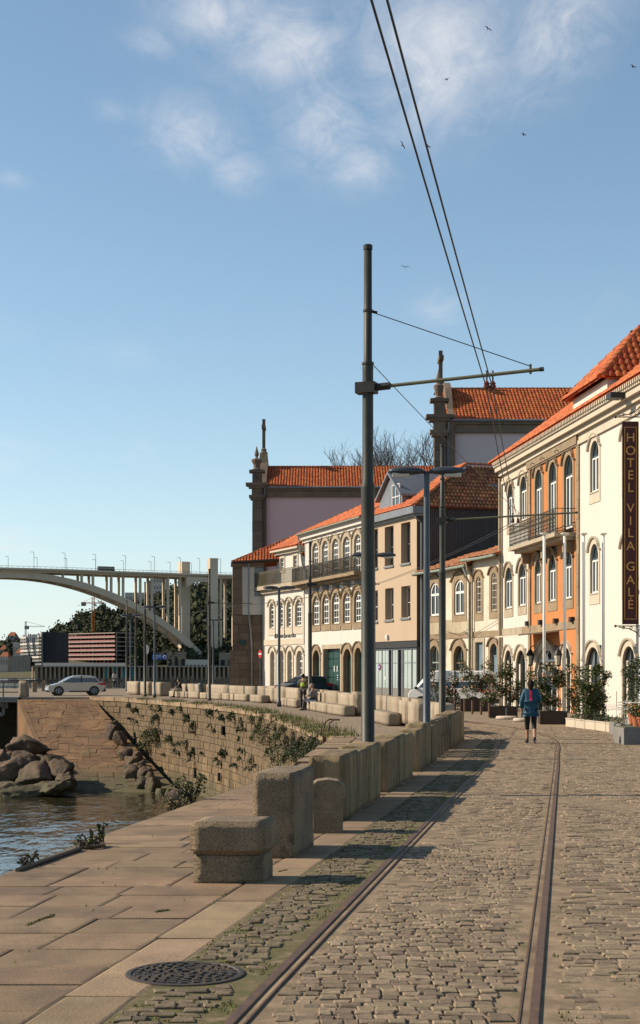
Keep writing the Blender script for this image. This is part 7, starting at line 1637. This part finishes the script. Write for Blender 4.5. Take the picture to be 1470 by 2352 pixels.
# ---- signs
c = gy(597.5,114); t = thing('no_entry_sign', 'round red no-entry sign on a thin post beside the restaurant', 'road sign', c, world=True); MB().lathe([(.04,0),(.04,3.6)], c, 8).build('post', LAMPG, t)
zc = at(0,1502,114).z; d = MB(); d.add([(c.x+.26*math.cos(k*.3142)*.55,c.y-.06-.26*math.cos(k*.3142)*.5,zc+.32*math.sin(k*.3142)) for k in range(20)],[tuple(range(20))]); d.build('disc', SIGNR, t); d = MB(); d.add([(c.x-.11,c.y+.03,zc-.06),(c.x+.11,c.y-.17,zc-.06),(c.x+.11,c.y-.17,zc+.06),(c.x-.11,c.y+.03,zc+.06)],[(0,1,2,3)]); 
for v in range(4): x, y, z = d.v[v]; d.v[v] = (x-.012,y-.012,z)
d.build('bar', SIGNW, t)
c = gy(353,109); t = thing('direction_sign', 'blue direction sign with white lines on a grey post by the bollards', 'road sign', c, world=True); a, b = at(349,1503,109), at(383,1515,109); MB().box(((a.x+b.x)/2,109,(a.z+b.z)/2),(b.x-a.x,.04,a.z-b.z)).build('panel', SIGNB, t)
m = MB()
for k, (f0, f1) in enumerate(((.08,.62),(.08,.66),(.08,.4))): zz = lerp(b.z,a.z,.78-.27*k); m.box((lerp(a.x,b.x,(f0+f1)/2),108.97,zz),((b.x-a.x)*(f1-f0),.01,.035))
rx = lerp(a.x,b.x,.86); m.tube([(rx+.10*math.cos(k*.45),108.97,(a.z+b.z)/2+.10*math.sin(k*.45)) for k in range(15)], .022, 4); m.build('legend', SIGNW, t); MB().lathe([(.04,0),(.04,a.z-c.z+.1)], (c.x+.25,c.y+.05,c.z), 8).build('post', LAMPG, t)
c = gy(338,122); t = thing('round_sign', 'round road sign seen from its pale back near the bollards', 'road sign', c, world=True); zc = at(0,1492,122).z; MB().lathe([(.04,0),(.04,zc-c.z+.3)], c, 8).build('post', LAMPG, t); MB().ball((c.x,c.y-.06,zc),(.16,.03,.38),14,8).build('disc', SIGNW, t)
q = path_px(462,.62)[0]; o = MB(); o.lathe([(.14,.35),(.18,.4),(.20,.95),(.17,1.0)], (q.x,q.y,zg(q.y)), 12); t = thing('litter_bin', 'grey metal litter bin in front of the far parapet slabs', 'bin', (q.x,q.y,zg(q.y)), world=True); o.build('drum', LAMPG, t); MB().lathe([(.03,0),(.03,.4)], (q.x,q.y,zg(q.y)), 8).build('stand', LAMPG, t)
# ---- ladder rail by the steps in the quay wall
t = thing('ladder_rail', 'pair of bent rusty handrails at the quay ladder', 'handrail', gnd(748,1712), world=True)
for dx in (0,.28):
    b = gy(743,44.0); b.x += dx*.5; b.y -= dx; MB().tube([b+Vector((-.05,0,-1.2)), b+Vector((0,0,.15)), b+Vector((.04,0,.36)), b+Vector((.16,0,.46)), b+Vector((.34,0,.46))], .026, 8).build('rail', RUST, t)
# ---- plants on walls and quay
def clump(name, base, h, r, n, m, lab, cat, group, up=True, s=(.05,.11), hang=0):
    base = Vector(base); t = thing(name, lab, cat, base, group=group, world=True); st = MB(); pts = []
    for i in range(max(5,int(n/60))):
        e = base+Vector((rnd(-r,r),rnd(-r,r)*.6,h*rnd(.4,1)*(-hang if hang else 1))); st.tube([base+Vector((rnd(-.05,.05),rnd(-.05,.05),0)), base.lerp(e,.5)+Vector((rnd(-.1,.1)*r,0,.05)), e], [.012,.008,.004], 4, False); pts += [base.lerp(e,k) for k in (.35,.55,.75,.9,1)]
    st.build('stems', BARK, t); leaf_cloud(n, pts, s[0], s[1], m, r*.16).build('foliage', m, t); return t
def on_wall(px, py):      # where the ray through a pixel meets the quay wall
    k = (px-CX)/F
    for a, b in zip(WALL, WALL[1:]):
        den = (b.x-a.x)-k*(b.y-a.y)
        if abs(den) < 1e-9: continue
        u = (k*a.y-a.x)/den
        if 0 <= u <= 1 and lerp(a.y,b.y,u) > 42: d = (b-a).normalized(); y = lerp(a.y,b.y,u); return Vector((lerp(a.x,b.x,u)-d.y*.12, y+d.x*.12-.0, CZ-(py-HY)*y/F))
    return None
gw = 'weeds rooted in the quay wall'
for px, py, h, r, n, hg in ((362,1672,1.1,1.1,1700,.9),(345,1700,.9,.8,800,.9),(395,1690,.6,.6,420,.9),(430,1700,.5,.6,420,.9),(447,1715,.8,.35,420,1.0),(318,1625,.4,.4,260,.8),(365,1640,.6,.4,350,1),(372,1625,.4,.4,260,.8),(398,1630,.4,.35,260,1),(435,1640,.5,.3,300,1),(450,1655,.6,.25,300,1),(515,1640,.4,.3,260,1),(517,1720,.5,.3,260,1),(560,1655,.6,.4,380,1),(585,1640,.5,.4,360,1),(600,1660,.8,.5,500,1),(620,1670,.9,.5,520,1),(645,1680,.9,.5,600,1),(585,1735,.5,.3,260,1),(590,1755,.4,.25,260,1),(665,1690,.9,.5,600,1),(700,1690,.8,.5,600,1),(720,1700,.6,.45,560,1),(740,1705,.5,.4,420,1),(300,1615,.3,.3,200,1),(610,1640,.6,.45,420,1),(635,1655,.8,.5,520,1),(655,1665,.9,.45,520,1),(680,1680,.9,.45,560,1),(690,1700,1.0,.45,560,1),(710,1712,.8,.4,500,1),(725,1690,.7,.4,460,1),(755,1700,.5,.35,400,1),(640,1710,.9,.45,420,1),(665,1725,.9,.4,420,1),(540,1632,.5,.4,320,1),(490,1628,.4,.4,280,1),(418,1622,.4,.4,260,1)):
    w_ = on_wall(px, py)
    if w_: clump('wall_weed', w_, h, r, n, LEAFD if random.random() < .55 else LEAF, 'leafy weed hanging from the joints of the quay wall', 'weed', gw, hang=hg, s=(.06,.13) if px < 560 else (.04,.09))
for _ in range(46):      # small tufts scattered in the joints
    px = rnd(300,760); lo = near_lip(px); top = 1606+max(0,(px-460))*.27; w_ = on_wall(px, rnd(top+6, min(lo-12, top+130)))
    if w_: clump('wall_weed', w_, rnd(.15,.4), rnd(.1,.22), 110, random.choice((LEAFD,LEAF,DRYG)), 'leafy weed hanging from the joints of the quay wall', 'weed', gw, hang=1, s=(.05,.10))
for px, py, a_, b_ in ((517,1678,.30,.45),(508,1784,.18,.42),(452,1775,.14,.6),(300,1650,.4,.16)):
    w_ = on_wall(px, py)
    if w_: MB().box(w_, (.10,a_,b_), -.25).build('dark_drain_box', PAINTB, qw)  # solid black box; the dark inside of a drain is only its colour
for k, (px, py) in enumerate(((385,1610),(400,1612),(455,1616),(468,1618),(512,1622),(545,1626),(570,1632),(590,1634),(610,1640),(640,1650),(655,1655),(668,1662),(700,1672),(715,1680),(735,1686),(750,1690),(765,1694),(330,1606),(680,1666))):
    q = on_wall(px, 1600)
    if q is None: continue
    z = zg(60)+.02; t = MB(); b = Vector((q.x+.25,q.y,z))
    for _ in range(260): blade(t, b.x+random.gauss(0,.35), b.y+random.gauss(0,.45), z-.02, rnd(.06,.26), .8, .012)
    tag(t.build('grass_tuft', GRASS if k % 3 else DRYG), 'tuft of grass along the lip of the quay wall', 'grass', 'grass tufts on the quay lip', kind='stuff')
b = gnd(455,1842); clump('leafy_weed', Vector((b.x-.12,b.y+.5,b.z-.1)), .46, .24, 420, LEAF, 'tall leafy weed growing over the quay lip toward the quay wall', 'weed', 'weeds on the quay lip', s=(.03,.06))
b = gnd(432,1850); clump('leafy_weed', Vector((b.x-.2,b.y+.2,b.z-.1)), .22, .2, 200, DRYG, 'dry grass clump on the stones beside the quay lip', 'weed', 'weeds on the quay lip', s=(.03,.06))
for px, py, h, r, n in ((216,1944,.20,.13,130),(240,1938,.27,.06,90),(195,1950,.12,.10,70),(84,1985,.14,.10,50),(66,1994,.10,.08,40)): b = gnd(px,py); clump('leafy_weed', b+Vector((-.04,0,0)), h, r, n, LEAF, 'small leafy weed sprouting at the quay lip near the mooring ring', 'weed', 'small weeds at the mooring ring', s=(.02,.045))
o = rock(410,1838,23.2,.28,.35,.22,61,.4,3); tag(o, 'pale broken rock against the quay lip below the leafy weed', 'rock')
m = MB()
for _ in range(500):
    k = random.random(); yy = 8+16*random.random(); xx = street(yy,-1.44)+rnd(-.012,.012) if k < .5 else lerp(edge_x(yy),street(yy,-1.44),rnd(.1,.9))
    if noise.noise(Vector((xx*2,yy*1.1,9))) < .22: continue
    for _ in range(2): blade(m, xx, yy, zg(yy), rnd(.01,.03))
for px0, py0, px1, py1 in ((62,2128,122,2103),(470,2010,600,2012),(360,2097,388,2092),(640,2005,660,2000)):
    for _ in range(220): k = random.random(); b = gnd(lerp(px0,px1,k),lerp(py0,py1,k)); blade(m, b.x+rnd(-.015,.015), b.y+rnd(-.02,.02), b.z, rnd(.008,.02))
tag(m.build('slab_grass', GRASS), 'fine grass growing in the promenade slab joints', 'grass', kind='stuff')
